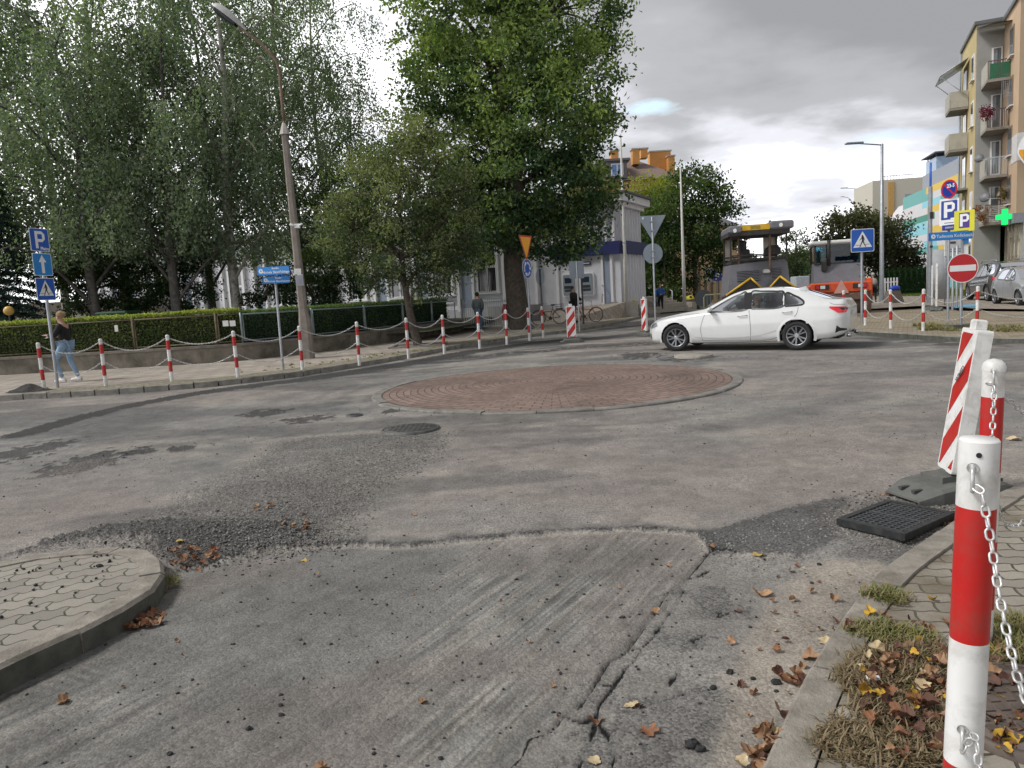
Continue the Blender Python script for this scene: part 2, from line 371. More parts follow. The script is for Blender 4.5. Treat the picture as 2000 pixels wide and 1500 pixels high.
# milled lower layer in the foreground
step = [(430, 1090), (520, 1070), (640, 1062), (700, 1060), (760, 1064), (870, 1058), (930, 1052), (1000, 1046), (1080, 1038), (1150, 1036), (1230, 1030), (1300, 1034), (1365, 1040), (1385, 1075)]
cr1 = [(1385, 1075), (1340, 1128), (1300, 1160), (1280, 1192), (1245, 1236), (1225, 1262), (1190, 1285), (1160, 1330), (1130, 1375), (1100, 1392), (1070, 1425), (1035, 1440), (1020, 1470), (990, 1502), (960, 1580), (930, 1700)]
mill = gl(step) + gl(cr1)[1:] + gl([(-700, 1900), (-900, 1500), (0, 1310), (150, 1240), (300, 1160), (340, 1110)])
sdm = sdist(X, Y, mill) + (n_fine - .5) * .035 + (n_mid - .5) * .05
mi = sstep(-.012, .012, sdm)
C = lerp(C, MILL * (1 + .22 * (n_big[..., None] - .5)), mi * .93); gm = gm * (1 - mi * .85)
gd = (G(700, 1260) - G(330, 1490)).to_2d().normalized(); gn = Vector((-gd.y, gd.x))
u_ = X * gn.x + Y * gn.y; v_ = X * gd.x + Y * gd.y
gv = vn(u_ * 24 + (n_mid - .5) * 1.2, v_ * .9); gv2 = vn(u_ * 75 + 5, v_ * 3.0); gp = np.clip(sstep(.28, .50, fbm(u_ * 1.1 + 4, v_ * .4, 4)) + .22, 0, 1)
groove = sstep(.50, .68, gv) * gp * (.55 + 1.1 * n_vf); fine_g = (gv2 - .5) * gp * 1.6
C = lerp(C, DUST * .92, mi * np.clip(groove, 0, 1) * .38); C *= (1 - (mi * fine_g * .5))[..., None]
Z += mi * (-.026 + (groove * .8 + fine_g * .4) * .004 + (n_vf - .5) * .003)
C = lerp(C, np.array((.225, .198, .182)), mi * sstep(.5, .68, fbm(X * 1.1 + 50, Y * 1.1, 4)) * .6)
C = lerp(C, DARK * 2.0, mi * sstep(.52, .7, fbm(X * .9 + 80, Y * .9, 4)) * .35)
# the broken edge above the milled layer
dst = pdist(X, Y, gl(step)); side = np.where(mi < .5, 1.0, 0)
e = (1 - sstep(.02, .085, dst + (n_fine - .5) * .09)) * side; C = lerp(C, DARK * .8, e * .9); gm = np.maximum(gm, e)
e = (1 - sstep(.03, .20, dst + (n_fine - .5) * .14)) * side; C = lerp(C, DARK * 1.9, e * .55)
e = (1 - sstep(.01, .07, dst + (n_fine - .5) * .05)) * (1 - side); C = lerp(C, DUST, e * .65)
# right-hand strip between the crack and the kerb
kerbR_px = [(1440, 1620), (1500, 1500), (1548, 1390), (1600, 1290), (1650, 1215), (1700, 1150), (1745, 1110), (1790, 1080), (1850, 1037), (1900, 1004), (1950, 975), (2040, 935), (2150, 892)]
KR = smooth_line(gl(kerbR_px), 5)
strip = gl([(1385, 1075), (1420, 1085), (1480, 1090), (1600, 1080), (1720, 1060), (1860, 1030)]) + gl(kerbR_px)[8:0:-1] + gl([(1420, 1700), (930, 1700), (990, 1502), (1100, 1392), (1190, 1285), (1280, 1192)])
e = sstep(-.03, .03, sdist(X, Y, strip) + warp2 * .6); C = lerp(C, np.array((.225, .214, .200)), e * .85); Z += e * (-.016 + .008 * n_mid)
e2 = sp(e * sstep(.46, .60, fbm(X * 3 + 3, Y * 3, 5)), 1.2); C = lerp(C, DARK * 2.1, e2 * .5); gm = np.maximum(gm, e2 * .5)
tanp = gl([(1600, 1095), (1720, 1090), (1750, 1110), (1700, 1150), (1600, 1290), (1500, 1500), (1440, 1700), (1330, 1700), (1370, 1500), (1420, 1330), (1465, 1210), (1520, 1150)])
e = sstep(-.05, .08, sdist(X, Y, tanp) + warp * .22 + warp2 * .5); C = lerp(C, TAN * (.86 + .3 * n_mid[..., None]), e * .9); gm = gm * (1 - e * .8)
dkp = gl([(1370, 1040), (1480, 1005), (1600, 975), (1680, 965), (1640, 1010), (1640, 1050), (1560, 1080), (1480, 1078), (1395, 1078)])
e = sp(sstep(-.08, .10, sdist(X, Y, dkp) + warp * .25), 1.2); C = lerp(C, DARK * 1.75, e * .85); gm = np.maximum(gm, e * .5)
grp = gl([(1600, 1000), (1700, 965), (1900, 960), (1960, 985), (1850, 1040), (1780, 1075), (1650, 1050)])
e = sstep(-.08, .12, sdist(X, Y, grp) + warp * .3); C = lerp(C, np.array((.165, .152, .138)), e * .7); gm = np.maximum(gm, e * .9); Z += e * (n_vf - .5) * .014
# cracks
def crack(px, w, depth=.03, halo=.5):
    global C, Z, gm
    pl = gl(px); d = pdist(X, Y, pl) + (n_vf - .5) * .020 + (n_fine - .5) * .035
    ww = w * .42 * (.1 + 1.9 * n_vf); e = 1 - sstep(ww * .5, ww * 1.2, d); C = lerp(C, DARK * .2, e); Z -= e * depth * .22
    h = 1 - sstep(ww, w * 2.6, d); C = lerp(C, DARK * 1.5, sp(h * .8, 1.5) * halo * .6 * (1 - e))
crack(cr1[:-2], .014); crack(cr1[4:8], .016, .02)
crack([(1335, 1150), (1318, 1178), (1275, 1240), (1252, 1262), (1240, 1285), (1222, 1300), (1200, 1335), (1170, 1372), (1165, 1402), (1145, 1462), (1125, 1502), (1100, 1560)], .012)
crack([(1100, 1390), (1120, 1402), (1140, 1405), (1165, 1395)], .018); crack([(1310, 1330), (1326, 1305), (1320, 1275)], .012); crack([(1125, 1480), (1090, 1490), (1060, 1530)], .010)
crack([(1275, 1160), (1330, 1140), (1385, 1110)], .010); crack([(1378, 1235), (1350, 1245), (1372, 1262)], .010); crack([(1385, 1075), (1420, 1072), (1445, 1080)], .015)
crack([(1440, 1185), (1400, 1200), (1405, 1190)], .006); crack([(1190, 1285), (1240, 1262)], .016); crack([(1165, 1400), (1185, 1430), (1200, 1470), (1190, 1510)], .008)
crack([(905, 1305), (960, 1318), (1010, 1322)], .004, .004, .2); crack([(1130, 1325), (1200, 1336)], .006, .01)
for px in ([(1290, 690), (1500, 700), (1700, 712)], [(350, 1005), (450, 1012), (560, 1030)]): crack(px, .012, .004, .3)
C = C * np.array([1.005, .995, .975]); C *= (.93 * (.80 + .22 * n_vf + .45 * (n_fine - .5) + .38 * (n_mid - .5)))[..., None] * 1.06
Z[Y > 35] *= .3
Z -= .028 * sstep(-.2, .2, 3.3 - ang) * 0
n0, n1_ = X.shape; idx = np.arange(n0 * n1_).reshape(n0, n1_)
Fq = np.stack([idx[:-1, :-1], idx[:-1, 1:], idx[1:, 1:], idx[1:, :-1]], -1).reshape(-1, 4)
# leave the strip under raised pavements alone
V = np.stack([X, Y, Z], -1).reshape(-1, 3)
road = npmesh('road', V, Fq, road_mat, attrs={'c': ('POINT', 'FLOAT_COLOR', np.concatenate([np.clip(C, .004, 1), np.ones(X.shape + (1,))], -1)), 'g': ('POINT', 'FLOAT', np.clip(gm, 0, 1))}, smooth=True)
tag(road, kind='structure')
ZF = Z.copy()
def ground_z(x, y):
    r = math.hypot(x, y); t = math.atan2(x, y)
    i = int(np.clip(np.searchsorted(rr, r), 0, len(rr) - 1)); j = int(np.clip(np.searchsorted(th, t), 0, len(th) - 1)); return float(ZF[i, j])
asph = mat('asphalt far', (.19, .183, .176), .92, var=.15, vs_=.8, bump=.4, bs=60)
mb = MB(); mb.add([(-900, -400, -.06), (900, -400, -.06), (900, 1500, -.06), (-900, 1500, -.06)], [(0, 1, 2, 3)]); tag(mb.build('ground', asph), kind='structure')

# ---- paving materials
def paver_mat(name, col, bw, bh, mortar=.035, wav=.018, wk=2., mcol=(.06, .058, .05), off=.5, rot=0., moss=None, polar=None, dirt=.35, rough=.9, wearamt=.3):
    mt = bpy.data.materials.new(name); mt.use_nodes = True; t = mt.node_tree; b = t.nodes['Principled BSDF']
    tc_ = N(t, 'ShaderNodeTexCoord'); vec0 = tc_.outputs['Object']
    mp = N(t, 'ShaderNodeMapping'); mp.inputs['Rotation'].default_value = (0, 0, rot); t.links.new(vec0, mp.inputs[0]); s = N(t, 'ShaderNodeSeparateXYZ'); t.links.new(mp.outputs[0], s.inputs[0])
    x, y = s.outputs[0], s.outputs[1]
    if polar:
        r_ = M(t, 'SQRT', M(t, 'ADD', M(t, 'MULTIPLY', x, x), M(t, 'MULTIPLY', y, y))); a_ = M(t, 'ARCTAN2', y, x); x, y = M(t, 'MULTIPLY', a_, polar), r_
    # wavy interlock: x shifted along y and the other way round
    wx = M(t, 'PINGPONG', M(t, 'ADD', y, 100.), bh / 2) if wav else 0.; wy = M(t, 'PINGPONG', M(t, 'ADD', x, 100.), bw / wk / 2) if wav else 0.
    x2 = M(t, 'ADD', x, M(t, 'MULTIPLY', wx, wav * 22)) if wav else x; y2 = M(t, 'ADD', y, M(t, 'MULTIPLY', M(t, 'SINE', M(t, 'MULTIPLY', x, 2 * math.pi / bw * wk)), wav)) if wav else y
    wn = N(t, 'ShaderNodeTexNoise'); wn.inputs['Scale'].default_value = 9; t.links.new(vec0, wn.inputs['Vector'])
    sw = N(t, 'ShaderNodeSeparateColor'); t.links.new(wn.outputs['Color'], sw.inputs[0])
    x2 = M(t, 'ADD', x2, M(t, 'MULTIPLY', M(t, 'SUBTRACT', sw.outputs[0], .5), .018)); y2 = M(t, 'ADD', y2, M(t, 'MULTIPLY', M(t, 'SUBTRACT', sw.outputs[1], .5), .018))
    cv = N(t, 'ShaderNodeCombineXYZ'); t.links.new(x2, cv.inputs[0]); t.links.new(y2, cv.inputs[1])
    br = N(t, 'ShaderNodeTexBrick'); br.inputs['Scale'].default_value = 1; br.inputs['Brick Width'].default_value = bw; br.inputs['Row Height'].default_value = bh; br.offset = off
    br.inputs['Mortar Size'].default_value = mortar * bh; br.inputs['Mortar Smooth'].default_value = .35; br.inputs['Bias'].default_value = 0
    br.inputs['Color1'].default_value = (*[c * 1.16 for c in col], 1); br.inputs['Color2'].default_value = (*[c * .84 for c in col], 1); br.inputs['Mortar'].default_value = (*mcol, 1)
    t.links.new(cv.outputs[0], br.inputs['Vector'])
    big = noise(t, vec0, .7, 6, .6, .5); fine = noise(t, vec0, 120, 4, .7); mid = noise(t, vec0, 7, 6, .6)
    c = mixc(t, ramp(t, big, [(.42, (0, 0, 0)), (.7, (dirt,) * 3)]), br.outputs['Color'], tuple(k * .5 for k in col))
    c = mixc(t, ramp(t, mid, [(.5, (0, 0, 0)), (.75, (wearamt,) * 3)]), c, tuple(min(1, k * 1.35) for k in col))
    if moss: c = mixc(t, M(t, 'MULTIPLY', ramp(t, noise(t, vec0, 1.6, 7, .65, .3, (4, 4, 0)), [(.5, (0, 0, 0)), (.66, (.85, .85, .85))]), 1.), c, moss)
    sc = N(t, 'ShaderNodeVectorMath', operation='SCALE'); t.links.new(c, sc.inputs[0]); t.links.new(M(t, 'ADD', .70, M(t, 'MULTIPLY', fine, .6)), sc.inputs['Scale'])
    t.links.new(sc.outputs[0], b.inputs['Base Color']); b.inputs['Roughness'].default_value = rough; b.inputs['Specular IOR Level'].default_value = .25
    bn = N(t, 'ShaderNodeBump'); bn.inputs['Strength'].default_value = .8; bn.inputs['Distance'].default_value = .012
    t.links.new(M(t, 'ADD', M(t, 'MULTIPLY', br.outputs['Fac'], -1.), M(t, 'ADD', M(t, 'MULTIPLY', fine, .25), M(t, 'MULTIPLY', mid, .4))), bn.inputs['Height']); t.links.new(bn.outputs[0], b.inputs['Normal'])
    return mt
kerb_mat = mat('kerb concrete', (.26, .245, .22), .9, var=.2, vs_=5, bump=.5, bs=90, dirt=(.07, .075, .05), dirt_amt=.75, dirt_s=4)
kerb_warm = mat('kerb warm concrete', (.30, .272, .232), .92, var=.25, vs_=9, bump=1., bs=60, dirt=(.13, .115, .09), dirt_amt=.85, dirt_s=5)
kerb_dark = mat('kerb grime', (.10, .10, .085), .95, var=.35, vs_=8, bump=.8, bs=50, dirt=(.045, .055, .03), dirt_amt=.8, dirt_s=6)
def kerb_line(name, line, w, z0, z1, blk, mats, side=1, gap=.008, jit=.0, rnd=.012):
    """kerb stones of length blk set along a world polyline; body lies on the given side (1 = left of travel)"""
    P = [Vector(p[:2]) for p in line]; mb = MB(); acc = [0]
    for i in range(len(P) - 1): acc.append(acc[-1] + (P[i + 1] - P[i]).length)
    def at(s):
        s = min(max(s, 0), acc[-1] - 1e-6)
        for i in range(len(acc) - 1):
            if acc[i + 1] >= s:
                t = (s - acc[i]) / max(1e-9, acc[i + 1] - acc[i]); d = (P[i + 1] - P[i]).normalized(); return P[i].lerp(P[i + 1], t), Vector((-d.y, d.x)) * side
    s = 0
    while s < acc[-1] - .05:
        e = min(s + blk, acc[-1]); dz = random.uniform(-jit, jit); dn = random.uniform(-jit, jit); k = max(2, int(blk / .25) + 1)
        rings = []
        for q in range(k):
            p, n_ = at(s + gap / 2 + (e - s - gap) * q / (k - 1)); p = p + n_ * dn
            pr = [(0, z0), (0, z1 - rnd + dz), (rnd, z1 + dz), (w - .004, z1 + dz), (w, z0)]
            rings.append([(p.x + n_.x * a, p.y + n_.y * a, b) for a, b in pr])
        mb.quadgrid(rings, 0, False, flip=(side < 0))
        for ring, rev in ((rings[0], 0), (rings[-1], 1)): mb.add(ring, [tuple(range(5))], 0)
        for fi in range(len(mb.f) - (k - 1) * 4 - 2, len(mb.f) - 2):
            if (fi - (len(mb.f) - (k - 1) * 4 - 2)) % 4 == 0: mb.m[fi] = 1
        s = e
    o = mb.build(name, mats); tag(o, kind='structure'); return o
def off_line(line, w, side=1):
    P = [Vector(p[:2]) for p in line]; out = []
    for i, p in enumerate(P):
        d = (P[min(i + 1, len(P) - 1)] - P[max(i - 1, 0)]).normalized(); out.append(p + Vector((-d.y, d.x)) * side * w)
    return out
def sheet(name, poly, z, m_, z_under=None):
    from mathutils.geometry import tessellate_polygon
    vs = [Vector((p[0], p[1], z)) for p in poly]; ts = tessellate_polygon([vs]); mb = MB()
    fs = []
    for t_ in ts:
        a, b, c = (vs[i] for i in t_); fs.append(t_ if (b - a).cross(c - a).z > 0 else t_[::-1])
    mb.add(vs, fs); o = mb.build(name, m_); tag(o, kind='structure'); return o
# ---- left pavement
KL = smooth_line(gl([(-500, 817), (-300, 803), (-120, 793), (0, 784), (100, 778), (200, 772), (300, 765), (400, 757), (480, 748), (600, 733), (700, 717), (800, 700), (900, 680), (980, 667), (1050, 657), (1115, 649), (1175, 640), (1215, 631), (1250, 622), (1290, 615)]), 4)
kerb_line('kerb', KL, .15, -.03, .125, .5, [kerb_mat, kerb_mat], 1, .028, .006)
inner = off_line(KL, .148, 1)
slab = paver_mat('pavement slabs', (.37, .325, .28), .5, .5, .03, 0, mcol=(.13, .115, .095), rot=.2, dirt=.3)
sheet('pavement', [tuple(p) for p in inner] + [(14, 75), (-3, 75), (-60, 60), (-60, 18)], .118, slab)
brk = paver_mat('verge bricks', (.30, .27, .20), .2, .1, .10, 0, mcol=(.10, .095, .06), rot=.3, moss=(.17, .155, .09))
v1 = [tuple(p) for p in inner]; v2 = [tuple(p) for p in off_line(KL, .85, 1)][::-1]; sheet('pavement', v1[14:] + v2[:-14], .122, brk)
# ---- far right pavement corner
KF = smooth_line(gl([(1668, 648), (1676, 654), (1700, 657), (1750, 660), (1800, 664), (1850, 667), (1900, 669), (1950, 671), (2000, 672), (2100, 672), (2300, 670)], 0), 4)
kerb_line('kerb', KF[::-1], .15, -.03, .12, 1.0, [kerb_mat, kerb_dark], -1, .01, .006)
innF = [tuple(p) for p in off_line(KF[::-1], .148, -1)]
zig = paver_mat('zigzag pavers', (.33, .275, .205), .22, .12, .09, .012, 2, mcol=(.13, .115, .075), rot=.5, moss=(.19, .165, .09), dirt=.3)
edgeB = gl([(2500, 608), (1990, 622), (1860, 618), (1740, 622), (1692, 632)], .12)
sheet('pavement', innF + [tuple(p) for p in gl([(1640, 640), (1640, 622), (1660, 608), (1740, 605), (2300, 612)], .12)], .113, zig)
sheet('pavement', gl([(1655, 612), (1700, 604), (1760, 600), (1815, 597), (1860, 600), (1900, 603), (2300, 610), (2600, 600), (2600, 580), (1640, 578)], .12), .135, paver_mat('far pavement', (.33, .285, .235), .4, .4, .03, 0, dirt=.3))
# ---- near right pavement
kerb_line('kerb', KR, .15, -.06, .048, 1.0, [kerb_warm, kerb_mat], -1, .012, .006)
innR = [tuple(p) for p in off_line(KR, .149, -1)]
# heave the near pavers a little: a fine grid
wavy = paver_mat('wavy pavers', (.31, .28, .235), .21, .11, .06, .006, 2, mcol=(.075, .068, .05), rot=.25, moss=(.15, .125, .085), dirt=.45, wearamt=.2)
sheet('pavement', innR + [(9, 5.4), (9, -3), (.2, -3)], .036, wavy)
# ---- left traffic island
isl = smooth_line(gl([(-700, 1230), (-300, 1158), (-150, 1125), (0, 1096), (80, 1080), (150, 1072), (220, 1067), (270, 1069), (300, 1076), (318, 1092), (323, 1110), (312, 1138), (280, 1163), (240, 1187), (190, 1212), (140, 1238), (60, 1273), (0, 1300), (-100, 1352), (-300, 1470), (-650, 1720)], .10), 5)
kerb_line('kerb', isl, .14, -.06, .10, .78, [kerb_warm, kerb_dark], -1, .012, .004, .02)
isi = [tuple(p) for p in off_line(isl, .139, -1)]
sheet('traffic_island', isi, .094, paver_mat('island pavers', (.285, .262, .228), .215, .125, .045, .014, 2, mcol=(.075, .08, .05), rot=-.35, dirt=.2, wearamt=.35))
# ---- roundabout island, low red dome in a concrete ring
rb = paver_mat('red bricks', (.235, .172, .146), .24, .12, .09, 0, mcol=(.10, .075, .06), polar=2.4, dirt=.9, wearamt=.6)
mb = MB(); rs = [0, .4, .8, 1.2, 1.6, 2.0, 2.4, 2.75, 3.02]
mb.lathe([(max(r_, 1e-3), .028 + .06 * (1 - (r_ / 3.02) ** 2)) for r_ in rs][::-1], n=96); o = mb.build('roundabout_island', rb, loc=(ci[0], ci[1], 0)); tag(o, kind='structure')
circ = [(ci[0] + 3.19 * math.cos(t), ci[1] + 3.19 * math.sin(t)) for t in np.linspace(0, -2 * math.pi, 80)]
kerb_line('kerb', circ, .165, -.05, .034, .78, [mat('worn kerb ring', (.21, .20, .18), .95, var=.3, vs_=5, bump=.6, bs=50, dirt=(.12, .11, .10), dirt_amt=.8, dirt_s=4)] * 2, -1, .012, .008, .015)
# grass beyond
gmat = mat('grass ground', (.10, .13, .045), .95, var=.35, vs_=1.2, bump=.8, bs=30)
sheet('grass_strip', [tuple(p) for p in gl([(1735, 578), (1735, 566), (2100, 562), (2100, 579)], .1)], .16, gmat)
mb = MB(); mb.add([(-120, 70, 0), (300, 70, 0), (300, 500, 0), (-120, 500, 0)], [(0, 1, 2, 3)]); tag(mb.build('ground', gmat), kind='structure')
lawn = mat('lawn soil', (.09, .10, .045), .95, var=.3, vs_=1., bump=.8, bs=20)
mb = MB(); mb.add([(-90, 26.2, .45), (-3, 27.5, .45), (-1.0, 34.5, .45), (-1, 60, .45), (-90, 60, .45)], [(0, 1, 2, 3, 4)]); tag(mb.build('ground', lawn), kind='structure')
# ================================================================ STREET FURNITURE
white = mat('white paint', (.74, .74, .72), .4, var=.05, dirt=(.33, .30, .25), dirt_amt=.6, dirt_s=11)
red = mat('red paint', (.47, .012, .010), .38, var=.12, dirt=(.22, .07, .05), dirt_amt=.6, dirt_s=13)
galv = mat('galvanised steel', (.36, .38, .40), .45, .6, var=.12, dirt=(.22, .22, .22), dirt_amt=.4)
galv_d = mat('sign back grey', (.27, .31, .35), .5, .25, var=.08, vs_=2)
dark_steel = mat('dark steel', (.05, .055, .055), .5, .4)
chain_m = mat('chain zinc', (.62, .62, .61), .36, .45, var=.2, vs_=30, dirt=(.3, .28, .25), dirt_amt=.5, dirt_s=30)
rubber = mat('rubber base', (.105, .11, .10), .85, var=.2, bump=.4, bs=60, dirt=(.17, .16, .14), dirt_amt=.6, dirt_s=5)
black = mat('black', (.012, .012, .013), .5)
blue = mat('sign blue', (.008, .095, .46), .35, var=.06); blue_l = mat('street name blue', (.012, .23, .62), .35, var=.06); blue_d = mat('deep sign blue', (.010, .035, .26), .4, var=.05)
swhite = mat('sign white', (.78, .79, .79), .4, var=.04); sred = mat('sign red', (.50, .012, .018), .4, var=.05)
sorange = mat('sign amber', (.95, .42, .008), .4, var=.05); syel = mat('sign yellow', (.66, .62, .02), .4, var=.05); violet = mat('sign violet', (.07, .03, .22), .4)
concrete = mat('pole concrete', (.235, .205, .178), .9, var=.2, vs_=5, bump=.5, bs=70, dirt=(.13, .115, .10), dirt_amt=.5, dirt_s=2)
paper = mat('paper', (.68, .68, .66), .8, var=.1); ink = mat('printed ink', (.08, .08, .09), .7)
rust = mat('rusty paint', (.16, .11, .075), .7, var=.3)

# ---- bollards (five bands, domed cap)
def make_bollard(label, bands, r=.04, cap=True, hole=False, leanx=0., leany=0.):
    t = thing('bollard', label, 'bollard'); mb = MB()
    for z0, z1, mi in bands: mb.lathe([(r, z0), (r, z1)], n=24, mi=mi)
    o = mb.build('post', [white, red], t)
    top = bands[-1][1]
    if cap: MB().lathe([(r + .0015, top - .024), (r + .0025, top - .008), (r * .93, top + .008), (r * .62, top + .020), (.001, top + .026)], n=24).build('cap', white, t)
    else: MB().lathe([(r, top), (r - .003, top + .004), (.001, top + .005)], n=24).build('cap', white, t)
    return t
FB = [(-.05, .225, 0), (.225, .46, 1), (.46, .715, 0), (.715, .925, 1), (.925, 1.03, 0)]
bl_px = [(87, 762), (207, 753), (336, 745), (465, 737), (591, 722), (702, 710), (798, 697), (868, 688), (937, 678), (990, 670), (1034, 663), (1061, 657)]
ordn = ['leftmost', 'second', 'third', 'fourth', 'fifth', 'sixth', 'seventh', 'eighth', 'ninth', 'tenth', 'eleventh', 'twelfth']
extra = ['with scraped red band, beside the blue sign post', 'just right of the walking woman', 'in front of the rusty fence panels', 'left of the street name post', 'in front of the concrete lamp post', 'between lamp post and leaning tree', 'in front of the leaning tree trunk', 'just right of the leaning tree', 'in front of the person by the gate', 'left of the ash trunk', 'beside the amber yield sign post', 'last of the kerb row, before the bicycle']
b0 = make_bollard('x', FB)
BL = []
for i, p in enumerate(bl_px):
    q = G(*p, .12); o = b0 if i == 0 else dup(b0)
    o.location = q; o['label'] = f'red and white bollard {extra[i]}, {ordn[i]} from left' if i < 9 else f'kerb bollard {extra[i]}'; o['group'] = 'bollards along the left kerb'
    o.rotation_euler = (random.uniform(-.012, .012), random.uniform(-.015, .012), random.uniform(0, 3)); BL.append(q)
br_px = [(1648, 633), (1690, 635), (1740, 641), (1803, 646), (1908, 643), (2110, 634)]
BR = []
exr = ['half hidden behind the white car boot', 'beside the pedestrian crossing post', 'in front of the concrete planter', 'in front of the grey service pole', 'beside the no entry sign']
for i, p in enumerate(br_px):
    q = G(*p, .12); BR.append(q)
    if i == 5: continue
    o = dup(b0, q, label=f'red and white bollard {exr[i]} on the right corner'); o['group'] = 'bollards on the right corner'; o.rotation_euler = (0, random.uniform(-.01, .02), random.uniform(0, 3))

# ---- chains made of separate welded links
def link_verts(Lk, W, r, n=5, seg=4):
    c = []
    for side in (0, 1):
        for k in range(seg + 1):
            t = math.pi * k / seg; a = (W / 2 - r); cx = (Lk / 2 - W / 2) * (1 if side == 0 else -1)
            ang_ = t - math.pi / 2 + (0 if side == 0 else math.pi); c.append(Vector((cx + a * math.cos(ang_), a * math.sin(ang_), 0)))
    vs, fs = [], []; q = len(c)
    for i, p in enumerate(c):
        d = (c[(i + 1) % q] - c[i - 1]).normalized(); nrm = Vector((d.y, -d.x, 0))
        for k in range(n):
            t = 2 * math.pi * k / n; vs.append(p + (nrm * math.cos(t) + Vector((0, 0, 1)) * math.sin(t)) * r)
    for i in range(q):
        for k in range(n): fs.append((i * n + k, i * n + (k + 1) % n, ((i + 1) % q) * n + (k + 1) % n, ((i + 1) % q) * n + k))
    return vs, fs
def chain(p0, p1, sag, label, group, Lk=.036, W=.023, r=.0035, n=4, seg=3, sway=.0):
    p0, p1 = Vector(p0), Vector(p1); K = 60; pts = []
    side = (p1 - p0).cross(Vector((0, 0, 1))).normalized()
    for i in range(K + 1):
        t = i / K; pts.append(p0.lerp(p1, t) - Vector((0, 0, 1)) * sag * 4 * t * (1 - t) + side * sway * math.sin(t * math.pi))
    acc = [0]
    for i in range(K): acc.append(acc[-1] + (pts[i + 1] - pts[i]).length)
    pitch = Lk - 2.1 * r; m_ = max(2, int(acc[-1] / pitch)); lv, lf = link_verts(Lk, W, r, n, seg); mb = MB(); j = 0
    for i in range(m_):
        s = (i + .5) * acc[-1] / m_
        while acc[j + 1] < s: j += 1
        d = (pts[j + 1] - pts[j]).normalized(); p = pts[j].lerp(pts[j + 1], (s - acc[j]) / (acc[j + 1] - acc[j]))
        y = d.cross(Vector((0, 0, 1))).normalized(); z = d.cross(y)
        if i % 2: y, z = z, -y
        a = random.uniform(-.35, .35); y, z = y * math.cos(a) + z * math.sin(a), z * math.cos(a) - y * math.sin(a)
        T = Matrix((d, y, z)).transposed().to_4x4(); T.translation = p; mb.add([v - p0 + p0 * 0 for v in lv], lf, 0, True, T) if False else mb.add(lv, lf, 0, True, Matrix.Translation(-p0) @ T)
    o = mb.build('chain', chain_m, loc=p0); tag(o, label, 'chain', group); return o
gapn = ['first', 'second', 'third', 'fourth', 'fifth', 'sixth', 'seventh', 'eighth', 'ninth', 'tenth', 'eleventh']
chain_px = dict(Lk=.050, W=.034, r=.0062)
for i in range(11):
    a, b = BL[i].copy(), BL[i + 1].copy(); a.z = b.z = .12; up = Vector((0, 0, 1)); d = (b - a).normalized() * .045
    sgs = .20 + .03 * math.sin(i * 2.3)
    chain(a + up * .97 + d, b + up * .97 - d, sgs, f'upper steel chain sagging across the {gapn[i]} gap from the left of the kerb bollards', 'chains between the left bollards', **chain_px)
    chain(a + up * .52 + d, b + up * .52 - d, sgs + .02, f'lower steel chain sagging across the {gapn[i]} gap from the left of the kerb bollards', 'chains between the left bollards', **chain_px)
for i in range(1, 5):
    a, b = BR[i].copy(), BR[i + 1].copy(); up = Vector((0, 0, 1)); d = (b - a).normalized() * .045; w_ = ['', 'from crossing post to planter', 'between planter and service pole', 'behind the no entry sign', 'passing in front of the silver car'][i]
    chain(a + up * .93 + d, b + up * .93 - d, .25, f'upper chain sagging {w_} on the right corner', 'chains on the right corner', **chain_px)
    chain(a + up * .48 + d, b + up * .48 - d, .24, f'lower chain sagging {w_} on the right corner', 'chains on the right corner', **chain_px)

# ---- near bollards, right foreground
n1 = make_bollard('large foreground red and white bollard, nearest the camera, flat topped', [(0, .13, 0), (.13, .415, 1), (.415, .715, 0), (.715, 1.017, 1), (1.017, 1.153, 0)], .0385, False)
for c in list(children(n1)):
    if c.name.startswith('post'): c.data.polygons.foreach_set('material_index', [[1, 0, 1, 0, 0][0] if False else {0: 1, 1: 0, 2: 0, 3: 1, 4: 0}.get(k // 24, 0) for k in range(len(c.data.polygons))])
P1 = Vector((.960, 1.56, .085)); n1.location = P1; n1.rotation_euler = (0, .028, R(-32))
# bands from the ground: red, white, red, white
for c in list(children(n1)):
    if c.name.startswith('post'): bpy.data.objects.remove(c, do_unlink=True)
mb = MB(); r_ = .0385
for z0, z1, mi in [(-.05, .415, 1), (.415, .707, 0), (.707, 1.009, 1), (1.009, 1.153, 0)]: mb.lathe([(r_, z0), (r_, z1)], n=32, mi=mi)
mb.build('post', [white, red], n1)
hm_ = MB(); hm_.cyl((0, -.0405, 1.128), (0, -.030, 1.128), .0055, n=12); hm_.build('drill_hole', black, n1)
P2 = Vector((1.905, 2.94, .09)); n2 = make_bollard('white capped red and white bollard just behind the nearest one', [(-.05, .40, 0), (.40, .70, 1), (.70, .99, 0), (.99, 1.01, 0)], .040, True)
for c in list(children(n2)):
    if c.name.startswith('post'): bpy.data.objects.remove(c, do_unlink=True)
mb = MB()
for z0, z1, mi in [(-.05, .11, 0), (.11, .40, 1), (.40, .69, 0), (.69, .998, 1), (.998, 1.125, 0)]: mb.lathe([(.040, z0), (.040, z1)], n=28, mi=mi)
mb.build('post', [white, red], n2)
for c in list(children(n2)):
    if c.name.startswith('cap'): c.location.z = .115
n2.location = P2; n2.rotation_euler = (0, .022, R(-33))
for o in (n1, n2): o['group'] = 'foreground bollards'
